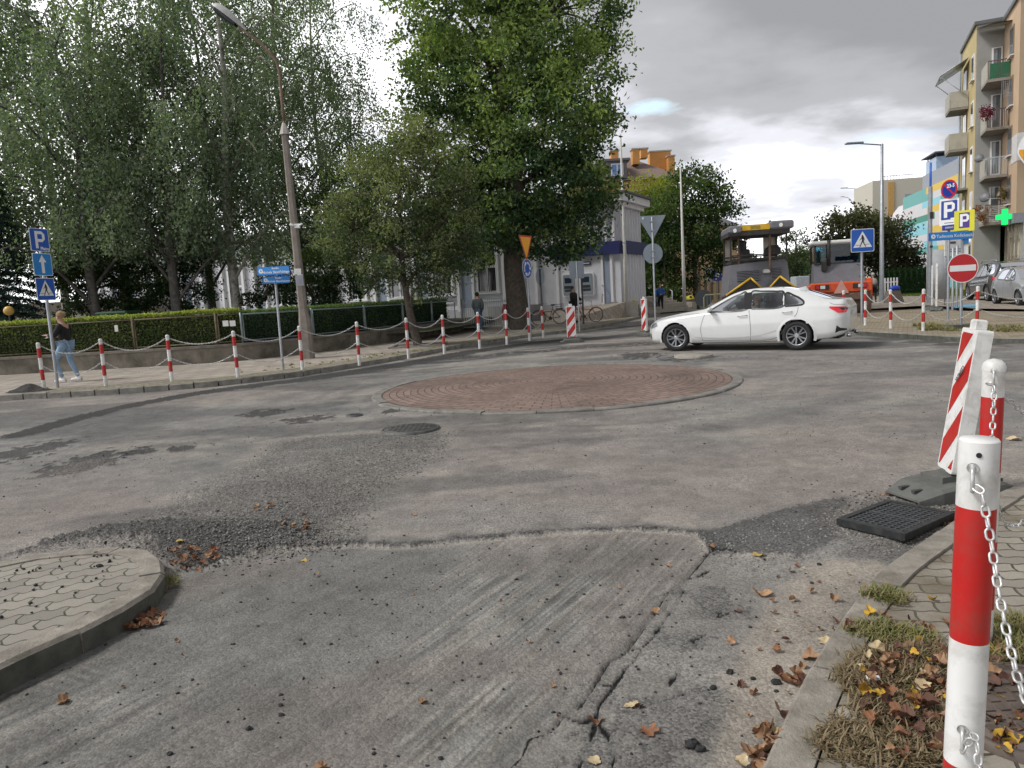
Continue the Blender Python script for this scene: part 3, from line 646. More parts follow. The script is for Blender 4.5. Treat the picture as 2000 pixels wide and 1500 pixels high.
def eyelet(t, x, y, z, h=.05):
    m_ = MB(); pts = [(x, y + .012, z + .012), (x, y - .006, z + .014), (x, y - .014, z + .004), (x + .001, y - .016, z - h * .6), (x + .001, y - .010, z - h * .72), (x, y - .002, z - h * .70)]
    m_.tube(pts, .0042, 8); m_.lathe([(.001, .0), (.011, .0), (.0115, .0015)], (0, 0, 0), 10, T=TR((x, y + .001, z + .012), 0, R(90))); m_.build('hook', chain_m, t)
eyelet(n1, -.010, -.040, 1.088); eyelet(n1, -.004, -.040, .497); eyelet(n2, 0, -.042, 1.095)
W1 = lambda x, y, z: Vector(P1) + Euler((0, .028, R(-32))).to_matrix() @ Vector((x, y, z))
nk = dict(Lk=.0285, W=.0185, r=.0026, n=8, seg=6)
def free_chain(pts, label, **k):
    """heavy link chain along a drawn space curve"""
    K = smooth3(pts, 14); acc = [0]
    for i in range(len(K) - 1): acc.append(acc[-1] + (K[i + 1] - K[i]).length)
    pitch = k['Lk'] - 2.1 * k['r']; m_ = int(acc[-1] / pitch); lv, lf = link_verts(k['Lk'], k['W'], k['r'], k['n'], k['seg']); mb = MB(); j = 0; p0 = K[0]
    for i in range(m_):
        s = (i + .5) * acc[-1] / m_
        while acc[j + 1] < s: j += 1
        d = (K[j + 1] - K[j]).normalized(); p = K[j].lerp(K[j + 1], (s - acc[j]) / (acc[j + 1] - acc[j]))
        y = d.cross(Vector((.3, -1, .1))).normalized(); z = d.cross(y)
        a = R(40) + random.uniform(-.25, .25) + (math.pi / 2 if i % 2 else 0); y, z = y * math.cos(a) + z * math.sin(a), z * math.cos(a) - y * math.sin(a)
        T = Matrix((d, y, z)).transposed().to_4x4(); T.translation = p; mb.add(lv, lf, 0, True, Matrix.Translation(-p0) @ T)
    o = mb.build('chain', chain_m, loc=p0); tag(o, label, 'chain', 'foreground chains'); return o
def smooth3(pts, n):
    pts = [Vector(p) for p in pts]; out = []
    for i in range(len(pts) - 1):
        p0, p1, p2, p3 = pts[max(i - 1, 0)], pts[i], pts[i + 1], pts[min(i + 2, len(pts) - 1)]
        for k in range(n):
            t = k / n; out.append(.5 * ((2 * p1) + (-p0 + p2) * t + (2 * p0 - 5 * p1 + 4 * p2 - p3) * t * t + (-p0 + 3 * p1 - 3 * p2 + p3) * t ** 3))
    return out + [pts[-1]]
free_chain([W1(-.008, -.055, 1.06), A(1917, 965, 1.485), A(1935, 1055, 1.45), A(1950, 1150, 1.40), A(1972, 1260, 1.33), A(2000, 1360, 1.25), A(2050, 1450, 1.15), A(2130, 1500, 1.0), A(2230, 1480, .86)], 'heavy chain hanging from the top hook of the nearest bollard', **nk)
free_chain([W1(-.003, -.055, .465), A(1905, 1440, 1.48), A(1912, 1500, 1.46), A(1925, 1580, 1.42), A(1950, 1680, 1.35), A(2010, 1790, 1.2)], 'heavy chain hanging from the low hook of the nearest bollard', **nk)
free_chain([P2 + Vector((-.030, -.047, 1.055)), A(1941, 760, 2.86), A(1938, 850, 2.80), A(1934, 950, 2.6), A(1930, 1060, 2.3), A(1927, 1080, 2.0), A(1926, 1010, 1.75), A(1922, 925, 1.61)], 'heavy chain running down the front of the white capped bollard', Lk=.036, W=.024, r=.0034, n=8, seg=5)
free_chain([P2 + Vector((.038, 0, 1.0)), A(1975, 785, 2.95), A(2000, 806, 3.0), A(2060, 828, 3.1), A(2160, 800, 3.3)], 'chain leaving the right side of the white capped bollard', Lk=.036, W=.024, r=.0034, n=8, seg=5)
free_chain([P2 + Vector((.038, 0, .60)), A(1958, 1012, 2.95), A(1975, 1026, 3.0), A(2000, 1018, 3.05), A(2060, 960, 3.2)], 'lower chain curving off beside the white capped bollard', Lk=.034, W=.022, r=.0032, n=8, seg=5)

# ---- signs: all faces are drawn in a local x,z plane looking towards -y
TF = Euler((R(90), 0, 0)).to_matrix().to_4x4()
def face(mb, poly, y, mi, th=.002, T=Matrix(), back=None): mb.prism(poly, -y, -y + th, mi, T @ TF, mside=mi if back is None else back)
def rrect(cx, cz, w, h, r=.03, n=4):
    out = []
    for sx_, sz_, a0 in ((1, 1, 0), (-1, 1, 90), (-1, -1, 180), (1, -1, 270)):
        for k in range(n + 1):
            a = R(a0 + 90 * k / n); out.append((cx + sx_ * (w / 2 - r) + r * math.cos(a), cz + sz_ * (h / 2 - r) + r * math.sin(a)))
    return out
def circ2(cx, cz, r, n=28, sx_=1): return [(cx + r * sx_ * math.cos(2 * math.pi * k / n), cz + r * math.sin(2 * math.pi * k / n)) for k in range(n)]
def stroke(p0, p1, w0, w1=None):
    w1 = w0 if w1 is None else w1; a, b = Vector(p0), Vector(p1); d = (b - a).normalized(); n_ = Vector((-d.y, d.x)); e = d * w0 * .3
    return [tuple(a - n_ * w0 / 2 - e), tuple(b - n_ * w1 / 2 + e), tuple(b + n_ * w1 / 2 + e), tuple(a + n_ * w0 / 2 - e)]
def ptext(mb, body, size, cx, cz, y, mi, offset=0., T=Matrix(), sx_=1., rot=0.):
    v, f = text_mesh(body, size, .0008, offset); mb.add(v, f, mi, False, T @ TF @ Matrix.Translation((cx, cz, -y)) @ Matrix.Rotation(rot, 4, 'Z') @ Matrix.Diagonal((sx_, 1, 1, 1)))
def walker(mb, cx, cz, s, y, mi, T=Matrix()):
    S = lambda *p: [(cx + a * s, cz + b * s) for a, b in p]
    face(mb, circ2(cx - .02 * s, cz + .43 * s, .065 * s, 14), y, mi, T=T)
    for a, b, w0, w1 in (((0, .33), (.02, -.02), .17, .12), ((-.03, .32), (-.15, .16), .06, .05), ((-.15, .16), (-.24, .08), .05, .04), ((.06, .32), (.14, .14), .06, .05), ((.14, .14), (.09, .02), .05, .04),
                         ((.0, .0), (-.12, -.25), .10, .07), ((-.12, -.25), (-.22, -.50), .07, .05), ((.03, .0), (.12, -.24), .10, .07), ((.12, -.24), (.24, -.47), .07, .05), ((-.22, -.50), (-.29, -.50), .04, .03), ((.24, -.47), (.29, -.43), .04, .03)):
        face(mb, stroke(*S(a, b), w0 * s, w1 * s), y, mi, T=T)
def crossing_face(w, T=Matrix()):
    mb = MB(); face(mb, rrect(0, 0, w, w, w * .06), 0, 1, .012, T, back=3); face(mb, rrect(0, 0, w * .95, w * .95, w * .05), -.0121 + .0, 0, .002, T)
    face(mb, [(0, w * .40), (-w * .40, -w * .30), (w * .40, -w * .30)], -.0151, 1, .001, T); walker(mb, 0, -w * .02, w * .52, -.0165, 2, T)
    face(mb, stroke((-w * .30, -w * .20), (-w * .10, -w * .20), w * .018), -.0163, 2, .0006, T); face(mb, stroke((w * .10, -w * .18), (w * .30, -w * .17), w * .018), -.0163, 2, .0006, T); return mb
BM = [blue, swhite, black, galv_d]
def post(t, h, r=.03, m_=None, lean=(0, 0)): return MB().lathe([(r, -.05), (r, h), (r * .8, h + .01), (.001, h + .012)], n=14).build('pole', m_ or galv, t)
# left post
Z_ = lambda q, px, py: A(px, py, q.y).z - q.z
q = G(113, 757, .12); t = thing('sign_post', 'grey post carrying three square blue signs beside the walking woman', 'sign post', q, 0); t.rotation_euler = (0, R(.3), 0)
post(t, Z_(q, 70, 450), .034)
q18 = q.y
def sq(w, z, rz): return TR((.03, -.05, z), rz)
mb = MB(); w = .49; T = sq(.6, Z_(q, 76, 469), R(76)); face(mb, rrect(0, 0, w, w * 1.02, .03), 0, 1, .01, T, back=3); face(mb, rrect(0, 0, w * .95, w * .97, .03), -.0101, 0, .002, T)
for pl in ([(-.14, -.22), (-.06, -.22), (-.06, .22), (-.14, .22)], [(-.06, .22), (.08, .22), (.16, .15), (.16, .145), (-.06, .145)], [(.08, .145), (.16, .145), (.16, .02), (.08, .02)], [(-.06, .02), (.16, .02), (.08, -.055), (-.06, -.055)]): face(mb, [(a * .85, b * .85) for a, b in pl], -.0131, 1, .001, T)
ptext(mb, 'Płatny', .10, .115, -.19, -.0135, 1, .002, T); mb.build('parking_sign', BM, t)
mb = MB(); T = sq(.6, Z_(q, 83, 517), R(76)); face(mb, rrect(0, 0, w, w, .03), 0, 1, .01, T, back=3); face(mb, rrect(0, 0, w * .95, w * .95, .03), -.0101, 4, .002, T)
face(mb, [(-.038, -.19), (.038, -.19), (.038, .05), (.10, .05), (0, .21), (-.10, .05), (-.038, .05)], -.0131, 1, .001, T); mb.build('arrow_sign', BM + [blue_l], t)
crossing_face(.49, sq(.6, Z_(q, 88, 565), R(76))).build('crossing_sign', BM, t)
# street-name post
q = G(576, 722, .12) ; q = G(553, 723, .12); t = thing('street_name_post', 'grey post with two stacked blue street name signs, left of the lamp post', 'street sign', q, 0); t.rotation_euler = (0, R(.5), 0); post(t, Z_(q, 540, 530), .03)
def namebox(w, h, z, rz, lines, sizes, cx=0., thick=.06, m0=blue_l):
    mb = MB(); T = TR((cx, -.10, z), rz); face(mb, rrect(0, 0, w, h, .02), 0, 2, thick, T @ TR((0, thick / 2 + .035, 0))); T2 = T @ TR((0, -thick / 2 + .035 - .0, 0))
    face(mb, rrect(0, 0, w * .985, h * .93, .015), -.0005, 0, .001, T2)
    face(mb, circ2(-w / 2 + h * .42, 0, h * .27, 16), -.0025, 1, .001, T2); face(mb, circ2(-w / 2 + h * .42, h * .03, h * .14, 3), -.004, 0, .001, T2)
    for (s, size, x, zz) in lines: ptext(mb, s, size, x, zz, -.003, 1, .0012, T2, 1.0)
    return mb
cb = mat('street name box side', (.010, .09, .42), .4)
namebox(.80, .20, Z_(q, 536, 529), R(-8), [('Rondo', .065, .05, .055), ('Michała Sławińskiego', .080, .06, -.035)], 0).build('name_sign', [blue_l, swhite, cb], t)
namebox(.62, .165, Z_(q, 540, 547), R(14), [('Rondo', .052, .05, .046), ('Michała Sławińskiego', .062, .05, -.030)], 0, .05).build('name_sign', [blue_l, swhite, cb], t)
# yield + roundabout post
q = G(1037, 660, .12); t = thing('sign_post', 'post with amber inverted triangle above a round blue arrows sign', 'sign post', q); t.rotation_euler = (0, R(-.2), 0); post(t, Z_(q, 1023, 465), .032)
mb = MB(); T = TR((0, -.05, Z_(q, 1025, 477)), R(62)); tr_ = lambda s: [(-.5 * s, .29 * s), (0, -.577 * s), (.5 * s, .29 * s)][::1]
face(mb, tr_(1.0), 0, 0, .01, T, back=2); face(mb, tr_(.96), -.0101, 0, .001, T); face(mb, tr_(.80), -.0121, 1, .001, T); mb.build('yield_sign', [sred, sorange, galv_d], t)
mb = MB(); T = TR((0, -.05, Z_(q, 1030, 525)), R(60)); face(mb, circ2(0, 0, .335), 0, 1, .01, T, back=3); face(mb, circ2(0, 0, .315), -.0101, 0, .001, T)
for k in range(3):
    a0 = R(90 + 120 * k); pts = [(.20 * math.cos(a0 - R(8) - R(a)), .20 * math.sin(a0 - R(8) - R(a))) for a in range(0, 76, 15)]
    for a, b in zip(pts[:-1], pts[1:]): face(mb, stroke(a, b, .075), -.0125, 1, .0008, T)
    a1 = a0 - R(96); e = Vector((math.cos(a1), math.sin(a1))) * .20; tg = Vector((math.sin(a1), -math.cos(a1))); n_ = Vector((math.cos(a1), math.sin(a1)))
    face(mb, [tuple(e + tg * .05), tuple(e - tg * .06 + n_ * .085), tuple(e - tg * .06 - n_ * .085)], -.0127, 1, .0008, T)
mb.build('roundabout_sign', BM, t)
# round sign seen from behind
q = G(1061, 651, .12); t = thing('sign_post', 'dark green post with a round sign seen from behind, by the parked red bicycle', 'sign post', q); t.rotation_euler = (0, 0, 0); post(t, Z_(q, 1054, 525), .03, dark_steel)
mb = MB(); T = TR((0, .05, Z_(q, 1053, 540)), R(58 + 180)); face(mb, circ2(0, 0, .33), 0, 0, .01, T); mb.build('round_sign', galv_d, t)
# rectangular sign back
q = G(1132, 645, .12); t = thing('sign_post', 'post with a rectangular grey sign back in front of the cash machines', 'sign post', q); t.rotation_euler = (0, 0, 0); post(t, Z_(q, 1125, 512), .03)
mb = MB(); T = TR((0, .04, Z_(q, 1125, 527)), R(180 + 12)); face(mb, rrect(0, 0, .58, .66, .03), 0, 0, .01, T); mb.build('sign_plate', galv_d, t)
t = thing('pole', 'thin dark pole rising in front of the cash machines', 'pole', G(1140, 633, .12)); MB().lathe([(.04, 0), (.035, 4.6), (.001, 4.62)], n=10).build('shaft', dark_steel, t)
# triangle back + round back
q = G(1281, 650, .02); t = thing('sign_post', 'post with grey backs of a triangle and a disc, rising behind the car bonnet', 'sign post', q); post(t, Z_(q, 1276, 424), .035)
mb = MB(); T = TR((0, .04, Z_(q, 1277, 438)), R(180 + 5)); face(mb, [(-.50, .30), (0, -.55), (.50, .30)], 0, 0, .012, T, back=1); face(mb, [(.28, .19), (.34, .19), (.34, .25), (.28, .25)], -.0125, 2, .001, TR((0, .04, 3.87), R(180 + 5)) @ TR((0, .0137, 0)) if False else T @ TR((0, .0135, 0))); mb.build('triangle_sign', [galv_d, galv, swhite], t)
mb = MB(); T = TR((0, .04, Z_(q, 1276, 495)), R(180 + 5)); face(mb, circ2(0, 0, .345), 0, 0, .012, T, back=1); mb.build('round_sign', [galv_d, galv], t)
[MB().box((0, .0, z), (.12, .09, .03)).build('bracket', galv, t) for z in (Z_(q, 1277, 432), Z_(q, 1277, 450), Z_(q, 1277, 490), Z_(q, 1277, 502))]
# crossing sign, right
q = G(1683, 631, .12); t = thing('sign_post', 'grey post with a single large square pedestrian crossing sign, right of the orange roller', 'sign post', q); post(t, Z_(q, 1681, 455), .036)
crossing_face(.70, TR((0, -.05, Z_(q, 1680, 470)), R(-4))).build('crossing_sign', BM, t)
# parking cluster
q = G(1851, 627, .12); t = thing('sign_post', 'post with no parking disc, white bordered parking board and dark blue name box', 'sign post', q); post(t, Z_(q, 1853, 356), .036)
mb = MB(); T = TR((-.04, -.06, Z_(q, 1855, 370)), R(-72)); face(mb, circ2(0, 0, .27), 0, 1, .012, T, back=4); face(mb, circ2(0, 0, .22), -.0121, 0, .001, T); face(mb, stroke((-.17, .17), (.17, -.17), .045), -.0135, 1, .0008, T)
ptext(mb, '23-5', .14, .06, .09, -.015, 2, .004, T); mb.build('no_parking_sign', [blue_d, sred, swhite, black, galv_d], t)
def Pmark(mb, s, y, mi, T, cx=0., cz=0.):
    for pl in ([(-.14, -.22), (-.05, -.22), (-.05, .22), (-.14, .22)], [(-.05, .22), (.08, .22), (.15, .15), (.15, .14), (-.05, .14)], [(.07, .14), (.15, .14), (.15, .02), (.07, .02)], [(-.05, .02), (.15, .02), (.08, -.06), (-.05, -.06)]):
        face(mb, [(cx + a * s, cz + b * s) for a, b in pl], y, mi, .001, T)
mb = MB(); T = TR((-.03, -.06, Z_(q, 1856, 414)), R(-52)); face(mb, rrect(0, 0, .52, .76, .03), 0, 1, .012, T, back=3); face(mb, rrect(0, .05, .43, .54, .02), -.0121, 0, .001, T); Pmark(mb, 1.0, -.0135, 1, T, 0, .06)
face(mb, rrect(.10, -.20, .12, .05, .02), -.0137, 1, .001, T); face(mb, stroke((-.12, -.31), (.12, -.31), .02), -.0125, 2, .001, T); mb.build('parking_sign', [blue_d, swhite, ink, galv_d], t)
mb = MB(); T = TR((-.02, -.12, Z_(q, 1851, 445)), R(-62)); mb.box((0, 0, 0), (.42, .14, .15), 0, 0, T); mb.box((0, -.072, 0), (.24, .004, .05), 1, 0, T); mb.build('name_box', [blue_d, galv], t)
q = G(1877, 632, .12); t = thing('sign_post', 'post with yellow bordered parking board and long light blue street name', 'sign post', q); post(t, Z_(q, 1877, 420), .036)
mb = MB(); T = TR((.0, -.08, Z_(q, 1877, 432)), R(-42)); face(mb, rrect(0, 0, .48, .56, .02), 0, 0, .012, T, back=3); face(mb, rrect(0, .015, .25, .41, .01), -.0121, 1, .001, T); Pmark(mb, .75, -.0135, 2, T, 0, .02); face(mb, stroke((-.16, -.265), (.10, -.265), .018), -.0125, 4, .001, T); mb.build('parking_sign', [syel, violet, swhite, galv_d, ink], t)
namebox(1.14, .22, Z_(q, 1851, 461), R(-2), [('Tadeusza Kościuszki', .118, .10, -.005)], 0, -.36).build('name_sign', [blue_l, swhite, cb], t)
mb = MB(); T = TR((.08, -.04, Z_(q, 1881, 478)), R(-30)); face(mb, rrect(0, .14, .13, .26, .02), 0, 0, .01, T); face(mb, rrect(0, -.16, .10, .28, .01), 0, 1, .01, T); mb.build('small_plate', [blue_l, swhite], t)
q = G(1876, 640, .12); t = thing('no_entry_sign', 'red disc with white bar on a post in a low rubber foot', 'sign', q); post(t, Z_(q, 1874, 505), .034)
mb = MB(); T = TR((0, -.05, Z_(q, 1874, 524)), R(-8)); face(mb, circ2(0, 0, .37, 36), 0, 1, .012, T, back=2); face(mb, circ2(0, 0, .35, 36), -.0121, 0, .001, T); face(mb, rrect(0, .0, .62, .15, .01), -.0136, 1, .001, T); mb.build('disc', [sred, swhite, galv_d], t)
mb = MB(); mb.prism([(-.58, -.18), (-.42, -.22), (.42, -.22), (.58, -.18), (.58, .18), (.42, .22), (-.42, .22), (-.58, .18)], -.06, .03); mb.prism([(-.3, -.18), (.3, -.18), (.3, .18), (-.3, .18)], .03, .085); mb.build('rubber_foot', rubber, t)
t = thing('service_pole', 'slim grey pole with blue painted tip in front of the colourful building', 'pole', G(1815, 593, .12)); mb = MB(); mb.lathe([(.11, 0), (.10, 2.6), (.085, 5.3)], n=12); mb.lathe([(.05, 5.3), (.045, 6.35), (.001, 6.37)], n=10, mi=1); mb.build('shaft', [galv, cb], t)
MB().box((0, -.1, 4.0), (.12, .14, .3)).build('clamp', dark_steel, t); MB().box((0, -.1, 2.6), (.1, .12, .1)).build('clamp', dark_steel, t)
for k, (px, py, hh) in enumerate(((1868, 602, 2.4), (1860, 605, 2.3))):
    t = thing('pole', ['short bare grey post behind the no entry sign', 'bare grey post left of the black car'][k], 'pole', G(px, py, .12)); MB().lathe([(.045, 0), (.045, hh), (.001, hh + .01)], n=10).build('shaft', galv, t)
t = thing('info_board', 'white rectangular notice board on two legs behind the sign posts', 'board', G(1862, 596, .12), R(5)); mb = MB(); mb.box((0, 0, 2.45), (.85, .05, .75)); mb.build('panel', paper, t)
mb = MB(); [mb.cyl((s * .36, .04, 0), (s * .36, .04, 2.8), .03, n=8) for s in (-1, 1)]; mb.build('leg', galv, t); mb = MB(); mb.box((-.1, -.03, 2.62), (.3, .01, .10)); [mb.box((0, -.03, 2.35 - .1 * k), (.6, .01, .035)) for k in range(2)]; mb.build('lettering', ink, t)

# ---- concrete lamp post with long bracket
q = G(602, 700, .12); t = thing('street_lamp', 'tall tapering concrete lamp post with rusty curved bracket and posters', 'street lamp', q)
top = A(556, 262, q.y) - q; mb = MB()
pts = [Vector((0, 0, -.1)), Vector((-.01, 0, 1.3)), Vector((-.02, 0, 1.5)), top]
def taper_box(mb, p0, p1, w0, w1, mi=0):
    v = []
    for p, w_ in ((p0, w0), (p1, w1)):
        c_ = w_ * .22; h_ = w_ / 2
        for a, b in ((-h_ + c_, -h_), (h_ - c_, -h_), (h_, -h_ + c_), (h_, h_ - c_), (h_ - c_, h_), (-h_ + c_, h_), (-h_, h_ - c_), (-h_, -h_ + c_)): v.append((p[0] + a, p[1] + b, p[2]))
    mb.add(v, [tuple(range(7, -1, -1)), tuple(range(8, 16))] + [(i, (i + 1) % 8, 8 + (i + 1) % 8, 8 + i) for i in range(8)], mi)
taper_box(mb, pts[0], pts[0] + Vector((0, 0, 1.25)), .36, .31); taper_box(mb, pts[0] + Vector((0, 0, 1.25)), Vector((-.02, 0, 1.42)), .30, .235); taper_box(mb, Vector((-.02, 0, 1.42)), top, .235, .165)
for k in range(4): mb.box(((top.x) * (.2 + k * .2) - .1, 0, top.z * (.2 + k * .2)), (.01, .05, .16))
mb.build('shaft', concrete, t)
mb = MB(); mb.lathe([(.155, 0), (.15, .02), (.045, .33)], tuple(top + Vector((0, 0, -.02))), 8, smooth=False); mb.build('pole_cap', mat('cast cap', (.42, .40, .36), .8), t)
arm = [A(x, y, q.y) - q for x, y in ((555, 240), (551, 200), (548, 165), (546, 140), (540, 120), (528, 103), (500, 78), (468, 52))]
MB().tube(arm, [.042] * 8, 10).build('bracket', rust, t)
hd = A(448, 36, q.y) - q; dirv = (A(425, 20, q.y) - A(468, 52, q.y)).normalized()
T = Matrix.Translation(hd) @ dirv.to_track_quat('X', 'Z').to_matrix().to_4x4() @ Matrix.Scale(1.35, 4)
mb = MB()
secs = [(-.42, .05, .04), (-.30, .07, .06), (-.18, .13, .10), (.05, .17, .14), (.25, .16, .13), (.36, .12, .09), (.40, .07, .05)]
rings = [[T @ Vector((x, a * w_, (0 if b <= 0 else b) * h_)) for a, b in ((-1, -.0), (-.95, .45), (-.55, .95), (0, 1.0), (.55, .95), (.95, .45), (1, 0))] for x, w_, h_ in secs]; mb.quadgrid(rings)
mb.quadgrid([[r0[0] + (r0[-1] - r0[0]) * k / 3 for k in range(4)] for r0 in rings], 0, False, True); mb.build('lamp_housing', mat('lamp housing', (.45, .45, .43), .5, var=.1), t)
mb = MB(); r2 = [[T @ Vector((x, a * w_ * .88, -.004 - (1 - a * a) * h_ * .65)) for a in (-1, -.6, 0, .6, 1)] for x, w_, h_ in secs[2:]]; mb.quadgrid(r2, flip=True); mb.build('lamp_lens', mat('dark lens', (.03, .04, .06), .12, coat=.6), t)
mb = MB(); T = TR((-.03, -.135, 2.35)); [mb.box((x, -.008 + .002 * k, z), (w_, .004, h_), k % 2, 0, T @ TR(ry=a)) for k, (x, z, w_, h_, a) in enumerate(((-.02, .16, .20, .16, .05), (.02, -.10, .21, .30, -.03), (.04, .03, .16, .10, .12)))]
mb.box((.02, -.012, -.10), (.09, .004, .17), 1, 0, T); mb.build('poster', [paper, mat('grey print', (.3, .31, .36), .8)], t)
cam_z = A(583, 442, q.y) - q; mb = MB(); [mb.cyl(cam_z + Vector((s * .03, -.12, 0)), cam_z + Vector((s * .17, -.24, .04)), .028, n=8) for s in (-1, 1)]; mb.box(tuple(cam_z + Vector((0, -.11, 0))), (.14, .1, .12)); mb.build('security_camera', swhite, t)
# ---- steel lamps in the distance
def steel_lamp(px, py, topy, armpx, label, arched=False, r=.10, z0=.12):
    q = G(px, py, z0); t = thing('street_lamp', label, 'street lamp', q, 0, 'steel street lamps on the right'); tp = A(px, topy, q.y) - q; tip = A(armpx, topy - 2, q.y) - q; tp.x *= .15
    if arched: pts = [Vector((0, 0, 0)), Vector((0, 0, tp.z * .8)), Vector((tip.x * .12, 0, tp.z * .93)), Vector((tip.x * .45, 0, tp.z * 1.0)), tip]; mb = MB(); mb.tube(smooth3(pts, 5), [r * .9] * 5 + [r * .6] * 16, 8); mb.build('pole', galv, t)
    else:
        MB().lathe([(r * 1.25, 0), (r, 1.2), (r * .62, tp.z), (.001, tp.z + .02)], n=12).build('pole', galv, t); MB().cyl(Vector((0, 0, tp.z - .06)), tip, .035, n=8).build('arm', galv, t)
    mb = MB(); mb.rbox(tuple(tip + Vector((.25, 0, -.03))), (.9, .3, .09), .03); mb.build('lamp_head', galv_d, t); return t
steel_lamp(1722, 590, 281, 1659, 'tall steel lamp with straight arm beside the elderly woman', r=.115)
steel_lamp(1690, 558, 369, 1645, 'middle steel lamp with straight arm, seen above the roller', r=.10)
steel_lamp(1669, 550, 386, 1643, 'farthest steel lamp with arched arm above the dark trees', True, r=.10)
# ---- flagpoles
pw = mat('flagpole paint', (.55, .54, .50), .6, var=.1)
for px, py, ty, lab in ((1224, 615, 262, 'tall off-white flagpole in front of the building corner, left one'), (1337, 592, 328, 'tall off-white flagpole standing in the steps near the green tree, right one')):
    Yf = 39.3 if px < 1300 else 45.5; q = Vector((A(px, py, Yf).x, Yf, .12)); tp = A(px - 9, ty, q.y) - q; t = thing('flagpole', lab, 'flagpole', q, 0, 'flagpoles by the steps'); MB().tube([(0, 0, 0), (tp.x * .15, 0, tp.z * .3), (tp.x * .3, 0, tp.z)], [.11, .10, .04], 10).build('mast', pw, t)

# ---- striped barrier boards
def barrier(label, loc, rz, h=.98, w=.25, tilt=(0, 0), depth=.055, base=True, base_len=.8, z0=.14, face2=True, grp='striped road barriers', bw=.42):
    t = thing('barrier_board', label, 'barrier', loc, rz, grp); e = TR((0, 0, z0), 0, tilt[0], tilt[1]); mb = MB()
    fr = rrect(0, h / 2, w, h, .02)
    mb.prism([(x, z) for x, z in fr], -depth / 2, depth / 2, 0, e @ TF)
    for sgn in ((-1, 1) if face2 else (-1,)):
        TT = e @ (Matrix() if sgn < 0 else Matrix.Rotation(math.pi, 4, 'Z'))
        iw = w * .86; hh = h - .05; s0 = .34; n_ = 3; ylay = -depth / 2
        per = hh / 2.55
        for k in range(-1, 4):
            zb = .03 + k * per - .02; rise = iw * 1.25
            pl = [(-iw / 2, zb), (iw / 2, zb + rise), (iw / 2, zb + rise + per * .52), (-iw / 2, zb + per * .52)]
            z0_, z1_ = .03, h - .03
            def clip(poly, zc_, keep):
                out = []
                for i in range(len(poly)):
                    a, b = poly[i], poly[(i + 1) % len(poly)]; ia, ib = keep(a[1]), keep(b[1])
                    if ia: out.append(a)
                    if ia != ib: s_ = (zc_ - a[1]) / (b[1] - a[1]); out.append((a[0] + (b[0] - a[0]) * s_, zc_))
                return out
            pl = clip(pl, z0_, lambda v: v >= z0_)
            if len(pl) > 2: pl = clip(pl, z1_, lambda v: v <= z1_)
            if len(pl) > 2: face(mb, pl, ylay - .0005, 1, .0015, TT)
    mb.rbox((0, 0, h + .03), (w * .35, depth * .8, .075), .01, 0, 0, e)
    bo = mb.build('board', [white, red], t)
    if base:
        mb = MB(); L2 = base_len / 2; H = z0
        sec = [(-L2, .02, .3), (-L2, .035, .32), (-L2 * .62, .10, .42), (-L2 * .3, .115, .42), (L2 * .3, .115, .42), (L2 * .62, .10, .42), (L2, .035, .32), (L2, .02, .3)]
        rg = [[(x, -w_ / 2 * bw / .42, -.01), (x, -w_ / 2 * bw / .42, z_ * .8), (x, -w_ / 2 * bw / .42 + .03, z_), (x, w_ / 2 * bw / .42 - .03, z_), (x, w_ / 2 * bw / .42, z_ * .8), (x, w_ / 2 * bw / .42, -.01)] for x, z_, w_ in sec]
        mb.quadgrid(rg, 0, False, True); mb.box((0, 0, .13), (.34, .20, .05)); mb.box((0, 0, .15), (.12, .09, .06)); mb.build('rubber_base', rubber, t)
        mb = MB(); [mb.box((s * L2 * .72, y, .072), (.16, .03, .02), 0, 0, TR(ry=R(0))) for s in (-1, 1) for y in (-.06, .06)]; tag(mb.build('grip', mat('grip recess', (.05, .052, .05), .9), t), kind='stuff')
    return t
b1 = barrier('large striped barrier board leaning on a grey rubber foot in the right foreground', (0, 0, 0), R(-30), h=1.02, w=.26, tilt=(R(-1), R(0)), depth=.10, base_len=.84, z0=.15)
q = G(1860, 966, .0); b1.location = q + Vector((.0, .02, .005)); b1.rotation_euler = (0, 0, R(14))
for c in children(b1):
    if c.name.startswith('board'): c.rotation_euler = (R(-7), R(2), R(-115)); c.location = (-.02, 0, .02)
mb = MB(); ptext(mb, 'WIMED', .05, .0, .70, -.052, 0, .001, TR((0, 0, .15)), .9, R(52)); 
for c in children(b1):
    if c.name.startswith('board'): mb.build('maker_mark', ink, c)
barrier('striped barrier board facing the camera, near the left bicycle', G(1117, 668, .02), R(0), h=1.04, w=.29, base_len=.75, z0=.10)
barrier('striped barrier board seen almost edge on, left of the car nose', G(1260, 655, .02), R(-62), h=1.12, w=.24, base_len=.75, z0=.10, depth=.07)
barrier('narrow white barrier board edge on beside the service pole, left one', G(1820, 604, .13), R(59), h=1.55, w=.22, base_len=.9, z0=.08, depth=.06)
barrier('narrow white barrier board edge on beside the service pole, right one', G(1829, 606, .13), R(57), h=1.60, w=.22, base_len=.9, z0=.08, depth=.07)

